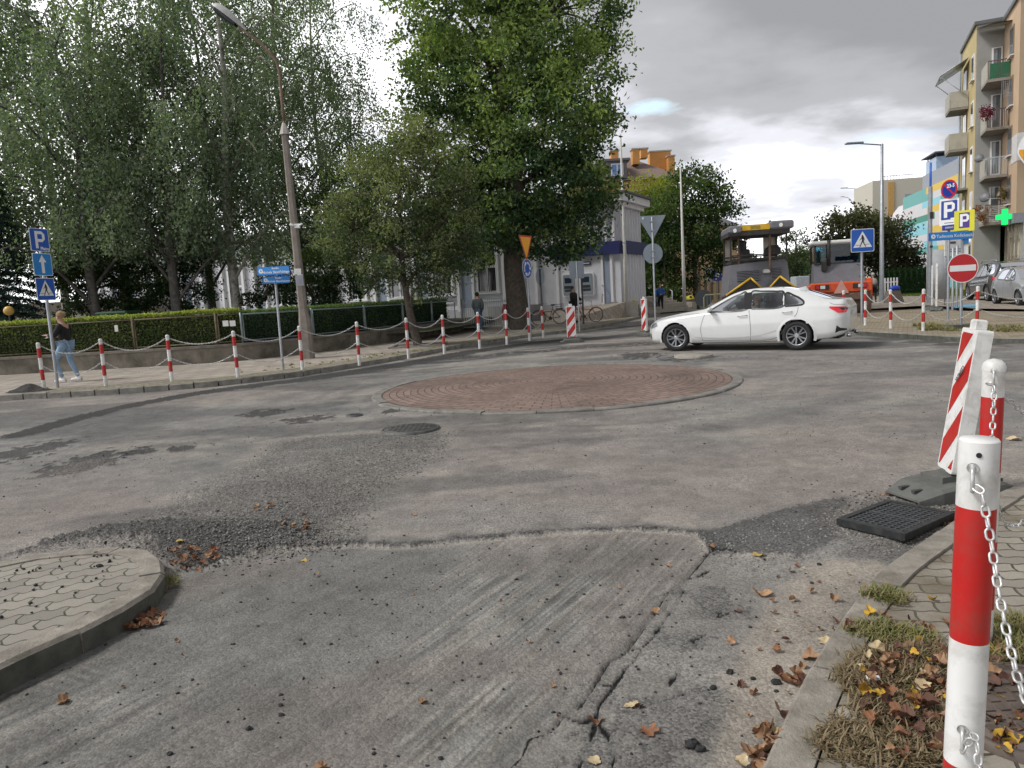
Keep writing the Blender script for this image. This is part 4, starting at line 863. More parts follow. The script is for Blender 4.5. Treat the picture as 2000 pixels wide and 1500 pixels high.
# ---- drain grate lying loose on the asphalt
q = G(1750, 1008, .0); t = thing('drain_grate', 'black cast iron drain grate lying loose before the barrier foot', 'drain grate')
cs = [G(1642, 1014, .05), G(1765, 1045, .05), G(1858, 1000, .05), G(1735, 978, .05)]
ax = ((cs[1] - cs[0]) + (cs[2] - cs[3])) / 2; ay = ((cs[3] - cs[0]) + (cs[2] - cs[1])) / 2; c0 = sum(cs, Vector()) / 4; t.location = (c0.x, c0.y, .012); t.rotation_euler.z = math.atan2(ax.y, ax.x)
w_, h_ = .44, .62; iron = mat('cast iron', (.026, .028, .029), .5, .35, var=.3, vs_=30, bump=.3, bs=100, dirt=(.10, .095, .085), dirt_amt=.5, dirt_s=20)
mb = MB(); [mb.box((0, s * (h_ / 2 - .02), .022), (w_, .04, .044)) for s in (-1, 1)]; [mb.box((s * (w_ / 2 - .02), 0, .0225), (.04, h_ - .08, .044)) for s in (-1, 1)]; mb.build('frame', iron, t)
mb = MB()
for k in range(9): mb.box((-w_ / 2 + .04 + (w_ - .08) * (k + .5) / 9, 0, .024), (.011, h_ - .08, .030))
for k in range(13): mb.box((0, -h_ / 2 + .04 + (h_ - .08) * (k + .5) / 13, .026), (w_ - .08, .012 if k != 6 else .026, .028))
mb.build('bars', mat('worn iron', (.075, .078, .08), .42, .5, var=.3, vs_=40), t)
# ---- manhole covers
def manhole(label, c, r, m_, z=.006, n=5, pattern=True):
    t = thing('manhole_cover', label, 'manhole cover', c); mb = MB(); mb.lathe([(r, -.03), (r, z), (r * .93, z + .004), (r * .92, z - .004)], n=40); mb.build('rim', m_, t)
    mb = MB(); mb.lathe([(r * .915, z - .004), (r * .91, z + .003), (.001, z + .004)], n=40)
    if pattern:
        for i in range(-n, n + 1):
            for j in range(-n, n + 1):
                x, y = i * r * .165, j * r * .165
                if math.hypot(x, y) < r * .82: mb.box((x, y, z + .006), (r * .10, r * .10, .007))
    mb.build('lid', m_, t); return t
miron = mat('manhole iron', (.085, .088, .085), .6, .3, var=.3, vs_=20, dirt=(.17, .155, .135), dirt_amt=.7, dirt_s=9)
mcon = mat('manhole concrete', (.30, .275, .235), .85, var=.2, vs_=8, dirt=(.14, .13, .11), dirt_amt=.5, dirt_s=7)
manhole('round iron manhole cover in the gravel left of the brick island', G(802, 839, .012), .36, miron, .02)
manhole('round pale manhole cover raised just before the white car', G(1354, 695, .03), .42, mcon, .03, pattern=False)
manhole('small round valve cover left of the brick island', G(692, 811, .008), .12, miron, .008, 3)
manhole('patterned iron manhole cover in the pavement behind the nearest bollard', G(2020, 1385, .062), .33, mat('brown manhole iron', (.115, .09, .075), .7, .2, var=.3, vs_=15), .006)
# ================================================================ WALL, FENCE, HEDGE
wallm = mat('old render wall', (.20, .18, .145), .95, var=.3, vs_=2.2, bump=.8, bs=25, dirt=(.055, .055, .04), dirt_amt=1., dirt_s=1.6)
capm = mat('wall coping', (.20, .18, .15), .95, var=.25, vs_=3, bump=.6, bs=40, dirt=(.10, .09, .07), dirt_amt=.6)
WL = [Vector(p) for p in ((-26, 21.2), (-17, 21.9), (-9.2, 22.0), (-7.2, 23.2), (-5.6, 25.6), (-4.2, 28.4), (-2.1, 34.2))]
WLs = [Vector(p) for p in smooth_line(WL, 8)]
def ribbon(line, o0, o1, z0, z1, mb, mi=0):
    a = off_line(line, o0, 1); b = off_line(line, o1, 1)
    rg = [[(p.x, p.y, z0), (p.x, p.y, z1), (q.x, q.y, z1), (q.x, q.y, z0)] for p, q in zip(a, b)]; mb.quadgrid(rg, mi, False)
t = thing('retaining_wall', 'low stained concrete wall with coping below the hedge', 'wall')
mb = MB(); ribbon(WLs, 0, .3, .05, .56, mb); mb.build('wall_body', wallm, t); mb = MB(); ribbon(WLs, -.05, .34, .565, .64, mb); mb.build('coping', capm, t)
acc = [0]
for i in range(len(WLs) - 1): acc.append(acc[-1] + (WLs[i + 1] - WLs[i]).length)
def wall_at(s):
    s = min(max(s, 0), acc[-1] - 1e-5)
    for i in range(len(acc) - 1):
        if acc[i + 1] >= s: d = (WLs[i + 1] - WLs[i]).normalized(); return WLs[i].lerp(WLs[i + 1], (s - acc[i]) / (acc[i + 1] - acc[i])), d
def px_s(px):     # arclength where the wall crosses an image column
    best = min(np.arange(0, acc[-1], .05), key=lambda s: abs(proj_x(wall_at(s)[0]) - px)); return float(best)
def proj_x(p, z=1.0):
    d = Vector((p[0], p[1], z - HC)); return 1000 + FPX * d.dot(vR) / d.dot(vF)
rustf = mat('rusty fence', (.15, .12, .075), .75, .3, var=.4, vs_=12); greyf = mat('grey fence tube', (.24, .29, .30), .5, .5)
def wire_mat(name, col, step=.06):
    mt = bpy.data.materials.new(name); mt.use_nodes = True; t_ = mt.node_tree; b = t_.nodes['Principled BSDF']; b.inputs['Base Color'].default_value = (*col, 1); b.inputs['Metallic'].default_value = .4; b.inputs['Roughness'].default_value = .5; return mt
def fence_panels(t, s0, s1, step, m_, top, mesh_m, n_wire_h=10, wire_step=.11, r=.024):
    s = s0
    while s < s1 - .3:
        e = min(s + step, s1); (a, _), (b, _) = wall_at(s + .06), wall_at(e - .06); d = (b - a).normalized(); n_ = Vector((-d.y, d.x)); a = a + n_ * .16; b = b + n_ * .16
        A3 = lambda p, z: Vector((p.x, p.y, z)); zb, zt = .70, top
        mb = MB(); mb.tube([A3(a, zb), A3(a, zt), A3(b, zt), A3(b, zb), A3(a, zb)], r, 6, cap=False); mb.build('panel_frame', m_, t)
        mb = MB(); L_ = (b - a).length
        for k in range(1, int(L_ / wire_step)): p = a.lerp(b, k * wire_step / L_); mb.cyl(A3(p, zb), A3(p, zt), .002, n=3, cap=False)
        for k in range(1, n_wire_h): z = zb + (zt - zb) * k / n_wire_h; mb.cyl(A3(a, z), A3(b, z), .002, n=3, cap=False)
        mb.build('wire_mesh', mesh_m, t)
        (p, _) = wall_at(s); p = p + n_ * .16; MB().tube([A3(p, .6), A3(p, top + .06)], .035, 8).build('post', m_, t)
        s = e
sA = px_s(478)
t = thing('fence', 'rusty brown framed mesh fence in front of the left hedge', 'fence'); fence_panels(t, .2, sA, 2.45, rustf, 1.52, wire_mat('brown wire', (.09, .08, .05)))
t = thing('fence', 'blue grey tubular mesh fence in front of the right hedge', 'fence'); fence_panels(t, sA, acc[-1] - .4, 2.6, greyf, 1.50, wire_mat('green wire', (.08, .13, .11)))
for s, lab in ((px_s(226), 'small white paper tied to the rusty fence'), (px_s(446), 'pale square plate on the rusty fence near its right end')):
    p, d = wall_at(s); t = thing('fence_notice', lab, 'notice', (p.x, p.y, 1.22)); mb = MB()
    if 'paper' in lab: mb.rbox((0, .06, .08), (.10, .02, .19), .008)
    else: mb.box((-.10, .06, .04), (.17, .015, .17)); mb.box((.11, .06, .03), (.17, .015, .17))
    mb.build('sheet', paper, t)

# ---- foliage
def leaf_mat(name, transl=.42, rough=.55, spec=.3):
    mt = bpy.data.materials.new(name); mt.use_nodes = True; t_ = mt.node_tree; t_.nodes.clear()
    at = N(t_, 'ShaderNodeAttribute', attribute_name='c'); p = N(t_, 'ShaderNodeBsdfPrincipled'); p.inputs['Roughness'].default_value = rough; p.inputs['Specular IOR Level'].default_value = spec
    tr = N(t_, 'ShaderNodeBsdfTranslucent'); mx = N(t_, 'ShaderNodeMixShader'); mx.inputs[0].default_value = transl; o = N(t_, 'ShaderNodeOutputMaterial')
    t_.links.new(at.outputs['Color'], p.inputs['Base Color']); s = N(t_, 'ShaderNodeVectorMath', operation='MULTIPLY'); s.inputs[1].default_value = (1.3, 1.5, .6); t_.links.new(at.outputs['Color'], s.inputs[0]); t_.links.new(s.outputs[0], tr.inputs[0])
    t_.links.new(p.outputs[0], mx.inputs[1]); t_.links.new(tr.outputs[0], mx.inputs[2]); t_.links.new(mx.outputs[0], o.inputs[0]); return mt
leafm = leaf_mat('leaf')
def leaves(P, size, aspect=1.8, down=0., cols=((.04, .07, .02), (.07, .11, .03)), tcol=None, jit=.35):
    """diamond leaves at points P; returns verts, faces, colours"""
    n = len(P); a = rng.normal(size=(n, 3)); a[:, 2] -= down * 2.2; a /= np.linalg.norm(a, axis=1)[:, None]
    b = rng.normal(size=(n, 3)); b -= (a * b).sum(1)[:, None] * a; b /= np.linalg.norm(b, axis=1)[:, None]
    s = size * (1 + rng.uniform(-jit, jit, n)); la = a * (s * .5)[:, None]; lb = b * (s * .5 / aspect)[:, None]; nn = np.cross(a, b) * (s * .12)[:, None]
    V = np.stack([P - la, P + lb + nn, P + la, P - lb + nn], 1).reshape(-1, 3); Fq = np.arange(n * 4).reshape(n, 4)
    t_ = rng.random(n) if tcol is None else np.clip(tcol + rng.normal(0, .18, n), 0, 1)
    c0, c1 = np.array(cols[0]), np.array(cols[1]); C_ = c0 + (c1 - c0) * t_[:, None]; C_ *= rng.uniform(.75, 1.25, n)[:, None]
    return V, Fq, np.concatenate([C_, np.ones((n, 1))], 1)
def leaf_obj(name, sets, parent, m_=None):
    V = []; Fs = []; C_ = []; k = 0
    for v, f, c in sets: V.append(v); Fs.append(f + k); C_.append(c); k += len(v)
    return npmesh(name, np.concatenate(V), np.concatenate(Fs), m_ or leafm, parent, attrs={'c': ('FACE', 'FLOAT_COLOR', np.concatenate(C_))})
bark = mat('bark', (.095, .078, .062), .95, var=.35, vs_=8, bump=1., bs=18, dirt=(.035, .03, .025), dirt_amt=.8, dirt_s=9)
bark_b = mat('birch bark', (.42, .40, .36), .85, var=.2, vs_=5, bump=.5, bs=20, dirt=(.03, .028, .025), dirt_amt=1., dirt_s=4.5)
bark_bd = mat('dark birch bark', (.12, .11, .10), .9, var=.35, vs_=5, bump=.8, bs=20, dirt=(.03, .028, .025), dirt_amt=.9, dirt_s=6)
twig = mat('twig', (.07, .055, .045), .9)
def shell(c, r, n, inner=.45, squash=.85):
    v = rng.normal(size=(n, 3)); v /= np.linalg.norm(v, axis=1)[:, None]; q = (inner + (1 - inner) * rng.random(n) ** .6)
    return np.array(c) + v * (r * q)[:, None] * np.array([1, 1, squash]), v
def clump_tree(label, base, trunk, blobs, leaf=.13, per=70, dens=7., crad=.45, cols=None, cols_top=None, group=None, name='tree', r0=.45, kind='tree', aspect=1.9, down=.15, topz=None, bm=None, lightdir=(-.5, -.3, .8), limbs=True, extra=0):
    t = thing(name, label, kind, base, 0, group); B = Vector(base); mb = MB(); tp = [Vector(p) for p in trunk]
    mb.tube(smooth3(tp, 4), [r0 * (1.35 if k == 0 else 1) * (1 - .7 * k / (len(tp) * 4 - 4)) for k in range(len(smooth3(tp, 4)))], 12)
    sets = []; zs = [b[0][2] for b in blobs]; z0, z1 = min(zs), max(zs) + .1; ld = np.array(lightdir) / np.linalg.norm(lightdir)
    for (c, r) in blobs:
        c = Vector(c); k = min(range(len(tp)), key=lambda i: (tp[i] - c).length + (0 if tp[i].z < c.z - .3 else 6)); s = tp[k]
        if limbs:
            mid = s.lerp(c, .5) + Vector((random.uniform(-.3, .3), random.uniform(-.3, .3), .25 * r)); pts = smooth3([s, mid, c], 4); rr_ = min(r0 * .5, .05 + .05 * r); mb.tube(pts, [rr_ * (1 - .75 * i / (len(pts) - 1)) for i in range(len(pts))], 6)
        n = max(3, int(dens * r * r)); cc_, v = shell(c, r, n)
        if limbs:
            for q in cc_[:max(4, n // 5)]: m2 = (Vector(q) + c) / 2 + Vector((0, 0, .1 * r)); mb.tube([c, m2, q], [.035 * min(1, r), .022, .006], 4)
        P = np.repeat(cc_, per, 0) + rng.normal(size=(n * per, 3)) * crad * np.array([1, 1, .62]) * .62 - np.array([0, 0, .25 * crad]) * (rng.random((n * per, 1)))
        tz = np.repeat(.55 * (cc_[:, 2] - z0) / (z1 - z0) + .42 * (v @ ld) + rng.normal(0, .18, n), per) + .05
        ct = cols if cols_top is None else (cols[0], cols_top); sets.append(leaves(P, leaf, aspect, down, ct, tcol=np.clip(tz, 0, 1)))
        if extra:      # loose sprigs poking out
            e_, v2 = shell(c, r * 1.16, int(n * extra), .9); P2 = np.repeat(e_, per // 4, 0) + rng.normal(size=(len(e_) * (per // 4), 3)) * crad * .33; sets.append(leaves(P2, leaf, aspect, down, ct, tcol=np.full(len(P2), .7)))
    mb.build('trunk', bm or bark, t); leaf_obj('crown', sets, t); return t
def PB(base, Y, lst):       # blobs measured in the picture at depth Y -> local coordinates
    B = Vector(base); return [(A(px, py, Y + dy) - B, r) for (px, py, r, dy) in lst]
# big ash
Ya = 32.5; base = G(1020, 642, .12); base.y = Ya
base = Vector((A(1016, 642, Ya).x, Ya, .12))
blobs = PB(base, Ya, [(1000, -90, 3.4, 0), (890, 20, 2.7, 0), (1085, 20, 3.0, .5), (1135, 150, 2.0, 0), (858, 150, 1.9, -.4), (985, 150, 3.1, 0), (1065, 240, 2.8, -.8), (1135, 290, 1.6, .6), (905, 290, 2.2, .4), (1000, 330, 2.7, -1), (1100, 380, 2.0, 0), (900, 400, 2.0, .6), (1155, 395, 1.0, 0), (965, 450, 1.7, -.6), (1070, 455, 1.6, .4), (1140, 455, .95, -.6), (880, 480, 1.4, .8), (1195, 235, .6, 0), (800, 250, 1.2, 1.2), (765, 330, 1.3, 1.5), (1185, 350, .6, 0)])
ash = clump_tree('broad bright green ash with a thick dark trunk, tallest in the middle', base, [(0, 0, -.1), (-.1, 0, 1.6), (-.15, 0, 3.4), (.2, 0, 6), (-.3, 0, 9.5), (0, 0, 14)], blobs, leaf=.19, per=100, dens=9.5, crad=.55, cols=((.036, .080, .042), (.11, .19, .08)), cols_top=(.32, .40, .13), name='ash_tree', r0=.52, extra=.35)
# leaning thorn tree on the pavement
Yt = 24.5; base = Vector((A(818, 676, Yt).x, Yt, .12))
blobs = PB(base, Yt, [(785, 290, 1.15, 0), (700, 350, .95, .3), (845, 345, 1.15, 0), (765, 400, 1.35, -.3), (872, 430, 1.05, .3), (690, 450, 1.15, 0), (780, 490, 1.2, -.4), (885, 505, .85, 0), (655, 480, .6, .2), (725, 540, .65, 0), (840, 545, .75, -.3), (905, 370, .6, 0), (830, 265, .6, 0), (905, 460, .65, -.2), (650, 410, .6, 0)])
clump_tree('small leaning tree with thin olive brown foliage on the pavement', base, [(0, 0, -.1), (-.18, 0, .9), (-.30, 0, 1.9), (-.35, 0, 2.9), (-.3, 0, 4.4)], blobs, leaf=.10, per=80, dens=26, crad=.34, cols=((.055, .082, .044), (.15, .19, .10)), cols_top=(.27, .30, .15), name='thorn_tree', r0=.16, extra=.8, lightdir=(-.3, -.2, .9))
t = thing('tree_surround', 'square kerb edging round the foot of the leaning tree', 'kerb edging', (base.x, base.y, .12)); mb = MB(); mb.prism([(-.9, -.75), (.9, -.75), (.9, -.65), (-.9, -.65)], 0, .05); mb.prism([(-.9, .65), (.9, .65), (.9, .75), (-.9, .75)], 0, .05); mb.prism([(-.9, -.645), (-.8, -.645), (-.8, .645), (-.9, .645)], 0, .05); mb.prism([(.8, -.645), (.9, -.645), (.9, .645), (.8, .645)], 0, .05); mb.build('edging', kerb_mat, t)

def birch_mesh(seed, H_=17., nl=24, strands=38, spread=3.6, dens=1.0):
    r = random.Random(seed); rg = np.random.default_rng(seed); mb = MB(); tr_ = MB()
    tp = [Vector((0, 0, 0)), Vector((r.uniform(-.2, .2), r.uniform(-.2, .2), H_ * .3)), Vector((r.uniform(-.5, .5), r.uniform(-.4, .4), H_ * .62)), Vector((r.uniform(-.8, .8), r.uniform(-.5, .5), H_))]
    T_ = smooth3(tp, 6); tr_.tube(T_, [.21 * (1 - .88 * i / (len(T_) - 1)) for i in range(len(T_))], 10); P = []; tc_ = []
    for i in range(nl):
        f = .20 + .78 * i / nl; p0 = T_[min(len(T_) - 1, int(f * (len(T_) - 1)))]; az = i * 2.4 + r.uniform(-.5, .5); ln = spread * (1.05 - .62 * max(0, f - .35)) * r.uniform(.7, 1.15)
        dr = Vector((math.cos(az), math.sin(az), 0)); pts = smooth3([p0, p0 + dr * ln * .45 + Vector((0, 0, ln * .52)), p0 + dr * ln * .85 + Vector((0, 0, ln * .72)), p0 + dr * ln * 1.15 + Vector((0, 0, ln * .50))], 5)
        tr_.tube(pts, [.075 * (1 - .6 * f) * (1 - .85 * k / (len(pts) - 1)) + .004 for k in range(len(pts))], 5)
        tone = r.uniform(-.3, .3)
        for k in range(int(strands * dens)):
            q = pts[r.randint(4, len(pts) - 1)] + Vector((r.gauss(0, .35), r.gauss(0, .35), r.gauss(0, .18))); Ls = r.uniform(.7, 3.4) * (1.1 - .35 * f); m_ = int(Ls / .052)
            s = np.linspace(0, 1, m_)[:, None]; sw = np.array([r.gauss(0, .24), r.gauss(0, .24), 0]) * Ls
            pl = np.array(q) + sw * s ** 1.2 - np.array([0, 0, Ls]) * s; pl = pl + rg.normal(size=pl.shape) * (.075 + .03 * s); P.append(pl); tc_.append(np.full(m_, .5 + tone) + .25 * (1 - s[:, 0]))
    P = np.concatenate(P); tc_ = np.concatenate(tc_); k_ = P[:, 2] > 2.7 + .9 * fbm(P[:, 0] * .8, P[:, 1] * .8 + 3, 2); return tr_, P[k_], tc_[k_]
def birch(seed, label, base, h, bm, rz=0, **k):
    t = thing('birch_tree', label, 'tree', base, rz, 'birches behind the hedge'); tr_, P, tc_ = birch_mesh(seed, h, **k); tr_.build('trunk', bm, t)
    leaf_obj('crown', [leaves(P, .118, 1.5, .5, ((.070, .105, .080), (.25, .30, .215)), tcol=np.clip(tc_, 0, 1))], t); return t
def bb(px, Y): p = A(px, 600, Y); return (p.x, Y, .45)
b1_ = birch(11, 'birch with black and white trunk left of the street name post, foremost of the birches', bb(463, 30), 18, bark_b, 0, nl=26, spread=3.7)
b2_ = birch(23, 'dark barked birch standing just left of the foremost birch', bb(415, 34), 17, bark_bd, 1, nl=26, spread=4.2)
def bcopy(src, px, Y, rz, lab, z=.45):
    o = dup(src, (A(px, 600, Y).x, Y, z), rz, lab); return o
bcopy(b1_, 130, 35, 2.1, 'birch with spreading bare limbs at the far left above the parking sign')
bcopy(b2_, 255, 31, 3.7, 'weeping birch in the middle of the left row, behind the woman')
bcopy(b2_, 590, 37, 5.2, 'tall birch rising behind the concrete lamp post')
bcopy(b1_, 655, 41, 4.4, 'rearmost birch left of the sky gap, with hanging strands')
bcopy(b2_, -60, 30, .6, 'birch cut off by the left edge of the photo')
b3_ = birch(37, 'low hanging birch crown above the green hedge, left of centre', bb(345, 28.5), 12, bark_bd, 0, nl=20, spread=3.4)
bcopy(b3_, 190, 28, 4.0, 'shorter birch behind the left end of the hedge')
# dense dark shrubs behind the hedge
def bush(label, px, py, Y, lst, cols=((.020, .045, .020), (.065, .11, .04)), top=(.11, .16, .05), leaf=.12, dens=20, name='bush', per=80):
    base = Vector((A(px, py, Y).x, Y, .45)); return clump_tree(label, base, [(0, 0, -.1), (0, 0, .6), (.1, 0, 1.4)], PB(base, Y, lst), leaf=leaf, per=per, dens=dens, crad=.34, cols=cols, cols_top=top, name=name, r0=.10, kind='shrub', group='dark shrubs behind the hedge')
bush('dark yew like bush between the lamp post and the white facade', 610, 600, 30, [(600, 565, 1.1, 0), (650, 570, 1.0, 0), (560, 570, .8, .3), (620, 520, 1.2, .2), (690, 545, .8, .4)])
bush('dark bush behind the rusty fence, centre left', 330, 600, 30, [(300, 570, 1.3, 0), (360, 560, 1.4, .3), (330, 510, 1.5, .5), (250, 590, .9, 0), (390, 480, 1.0, .5)])
bush('dark shrub left of the green container', 170, 600, 30, [(150, 570, 1.2, 0), (200, 560, 1.1, .2), (180, 500, 1.4, .4), (240, 520, 1.2, .4), (110, 530, 1.0, .2)])
bush('tall dark thicket behind the thorn tree', 700, 590, 34, [(640, 440, 1.8, 0), (700, 380, 1.8, 0), (760, 470, 1.4, 0), (840, 500, 1.2, .5), (700, 490, 1.5, 0), (600, 350, 1.8, 1)], dens=9)
bush('loose shrub with lighter leaves beside the birch trunk', 505, 600, 29.5, [(520, 560, .55, 0), (550, 545, .6, 0), (480, 575, .35, 0), (500, 585, .3, 0)], cols=((.02, .04, .014), (.06, .09, .03)), top=(.10, .13, .04), dens=20)
# blue spruce at the far left
t = thing('spruce_tree', 'blue green spruce with drooping tiers at the left edge', 'tree', (A(-20, 600, 27).x, 27, .45)); mb = MB(); mb.tube([(0, 0, -.1), (0, 0, 4), (0, 0, 8.5)], [.2, .13, .02], 8); P = []; tcs = []
for k in range(26):
    z = .9 + k * .29; R_ = 2.25 * (1 - (k / 30)) ** .9; nb = 13
    for j in range(nb):
        az = j * 2 * math.pi / nb + k * .7 + random.uniform(-.2, .2); rr_ = R_ * random.uniform(.8, 1.12); m_ = int(rr_ * 95); s = rng.random(m_) ** .75; w_ = .34 * (1.15 - s) * (1 if rr_ > 1 else .7)
        lat = rng.normal(size=m_) * w_ * .55; zz = z - .12 * rr_ - .30 * s * s * rr_ * .5 + .10 * np.sin(s * 3) - np.abs(rng.normal(size=m_)) * .09
        P.append(np.stack([math.cos(az) * s * rr_ - math.sin(az) * lat, math.sin(az) * s * rr_ + math.cos(az) * lat, zz], 1)); tcs.append(s * .6 + .1)
        if j % 2 == 0: mb.tube([(0, 0, z), (math.cos(az) * rr_ * .9, math.sin(az) * rr_ * .9, z - .22 * rr_)], [.03, .006], 4)
mb.build('trunk', bark, t); leaf_obj('crown', [leaves(np.concatenate(P), .13, 3.2, .25, ((.012, .030, .028), (.065, .115, .110)), tcol=np.concatenate(tcs))], t)
# hedge: clipped block of small leaves over dark twigs
hm = mat('hedge core', (.012, .018, .008), .95, var=.4)
def hedge(label, s0, s1, ztop, cols, top):
    t = thing('hedge', label, 'hedge'); line = [wall_at(s)[0] for s in np.arange(s0, s1, .4)] + [wall_at(s1)[0]]
    a = off_line(line, .42, 1); b = off_line(line, 1.25, 1); mb = MB(); rg = [[(p.x, p.y, .45), (p.x, p.y, ztop - .1), (q.x, q.y, ztop - .1), (q.x, q.y, .45)] for p, q in zip(a, b)]; mb.quadgrid(rg, 0, False); mb.build('core', hm, t)
    sets = []; Ls = s1 - s0; n = int(Ls * 1500); s = rng.uniform(s0, s1, n); pts = np.array([wall_at(q)[0][:] for q in np.linspace(s0, s1, 400)]); nr = np.array([(-wall_at(q)[1].y, wall_at(q)[1].x) for q in np.linspace(s0, s1, 400)])
    idx_ = ((s - s0) / (s1 - s0) * 399).astype(int); z = rng.uniform(.50, ztop, n); lump = fbm(s * 1.3, z * 1.3 + 5, 3) - .5
    off = .40 + rng.normal(0, .035, n) + lump * .12; P = np.concatenate([pts[idx_] + nr[idx_] * off[:, None], z[:, None]], 1); P[:, :2] += rng.normal(0, .03, (n, 2))
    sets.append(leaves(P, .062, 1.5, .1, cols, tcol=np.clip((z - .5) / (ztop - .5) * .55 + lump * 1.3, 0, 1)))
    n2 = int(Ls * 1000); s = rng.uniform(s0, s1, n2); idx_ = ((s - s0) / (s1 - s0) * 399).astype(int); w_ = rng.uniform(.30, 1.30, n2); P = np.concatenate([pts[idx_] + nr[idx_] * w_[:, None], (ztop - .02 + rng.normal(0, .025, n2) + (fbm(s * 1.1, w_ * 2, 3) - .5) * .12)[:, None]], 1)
    sets.append(leaves(P, .065, 1.5, -.1, (cols[1], top), tcol=rng.uniform(.3, 1, n2))); leaf_obj('foliage', sets, t)
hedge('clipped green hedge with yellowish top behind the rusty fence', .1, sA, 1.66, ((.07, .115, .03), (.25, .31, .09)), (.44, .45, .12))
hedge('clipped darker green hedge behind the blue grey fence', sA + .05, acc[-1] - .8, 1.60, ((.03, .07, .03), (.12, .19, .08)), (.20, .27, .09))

# ================================================================ PALE BANK BUILDING
WZ = .12
lav = mat('lavender render', (.60, .60, .64), .8, var=.05, vs_=1.5, dirt=(.38, .38, .41), dirt_amt=.4, dirt_s=1.); bgrey = mat('blue grey panel', (.26, .30, .38), .8, var=.06, vs_=1.5); pilm = mat('white pilaster', (.74, .73, .74), .75, var=.05, vs_=2)
plm = mat('plinth', (.48, .48, .50), .85, var=.08, vs_=2, bump=.2); navy = mat('navy band', (.022, .028, .12), .5, var=.1); gl_d = mat('dark window glass', (.018, .022, .022), .08, spec=.9, coat=.5); wfr = mat('white window frame', (.68, .68, .68), .5, var=.04)
t = thing('bank_building', 'pale lavender bank building with white ribs and dark blue band behind the ash', 'building', (5.994, 39.96, -.043), R(-27.1)); BT = t; t.scale = (1.11,) * 3
LX, HT = -40, 5.6
mb = MB(); mb.box((LX / 2, 1.7, HT / 2), (-LX, 3.4, HT)); mb.box((LX / 2 - 2.2, 6.7, HT / 2), (-LX - 4.4, 6.6, HT)); mb.build('wall', [lav], t)
mb = MB(); mb.box((LX / 2, -.03, .45), (-LX, .056, .9)); mb.build('plinth', plm, t)
mb = MB(); mb.box((LX / 2 + .15, 1.6, HT + .18), (-LX + .9, 4.4, .35)); mb.box((LX / 2 + .1, 1.6, HT - .10), (-LX + .5, 4.0, .20)); mb.box((LX / 2 + .2, 1.6, HT + .40), (-LX + 1.1, 4.7, .08), 1); mb.build('cornice', [pilm, mat('roof edge', (.12, .12, .13), .7)], t)
def lx(px, y=0.):     # local x on the facade for an image column
    r = ray(px, 590); k = r.x / r.y; th_ = R(-27.1); ca, sa = math.cos(th_), math.sin(th_)   # X=5.4+ca*x-sa*y, Y=36+sa*x+ca*y
    return (k * (36 + ca * y) - 5.4 + sa * y) / (ca - k * sa)
wins = [(452, 480), (538, 566), (685, 717), (769, 800), (851, 885), (937, 974), (610, 640)]
def window(x, w_, z0, z1, y=-.0, bars=False):
    f = MB(); T = .07
    for a, b, c, d in ((x - w_ / 2 - .16, x - w_ / 2, z0 - .1, z1 + .12), (x + w_ / 2, x + w_ / 2 + .16, z0 - .1, z1 + .12)): f.box(((a + b) / 2, y - .06, (c + d) / 2), (b - a, .12, d - c))
    f.box((x, y - .06, z1 + .06), (w_, .12, .12)); f.box((x, y - .10, z0 - .05), (w_ + .5, .20, .08)); f.box((x, y - .03, z0 - .45), (w_ + .34, .06, .10)); 
    f.box((x, y - .045, (z0 + z1) / 2), (.10, .05, z1 - z0)); f.box((x - w_ / 4 - .025, y - .045, z0 + (z1 - z0) * .52), (w_ / 2 - .05, .05, .12)); f.box((x + w_ / 4 + .025, y - .045, z0 + (z1 - z0) * .52), (w_ / 2 - .05, .05, .12))
    f.box((x, y - .035, z0 + .03), (w_, .04, .06))
    o = f.build('window', wfr, t); g = MB(); g.box((x, y - .012, (z0 + z1) / 2), (w_, .02, z1 - z0)); g.build('pane', gl_d, o)
    if bars:
        g = MB(); [g.cyl((x - w_ / 2 + .09 + k * .11, y - .075, z0), (x - w_ / 2 + .09 + k * .11, y - .075, z1), .010, n=5) for k in range(int(w_ / .11))]; tag(g.build('window_bars', dark_steel, o), kind='stuff')
xs = []
for a, b in wins:
    xa, xb = lx(a), lx(b); xm = (xa + xb) / 2; xs.append(xm); window(xm, 1.08, 1.72, 4.25, 0, b > 880)
x = -38.5
pil = MB(); pil.box((0, -.10, HT / 2 + .3), (.15, .20, HT - .95)); po = pil.build('pilaster', pilm, t); po.location.x = x
pan = MB(); pan.box((0, -.017, HT / 2 + .35), (.62, .03, HT - 1.2)); pno = pan.build('panel', bgrey, t); pno.location.x = -37
k = 0
for x in np.arange(-37.4, -3.6, .92):
    if any(abs(x - q) < .72 for q in xs): continue
    c = po.copy(); COL.objects.link(c); c.parent = t; c.location.x = x
    if x < lx(900) and k % 2 == 0 and not any(abs(x + .46 - q) < .95 for q in xs): c = pno.copy(); COL.objects.link(c); c.parent = t; c.location.x = x + .46
    k += 1
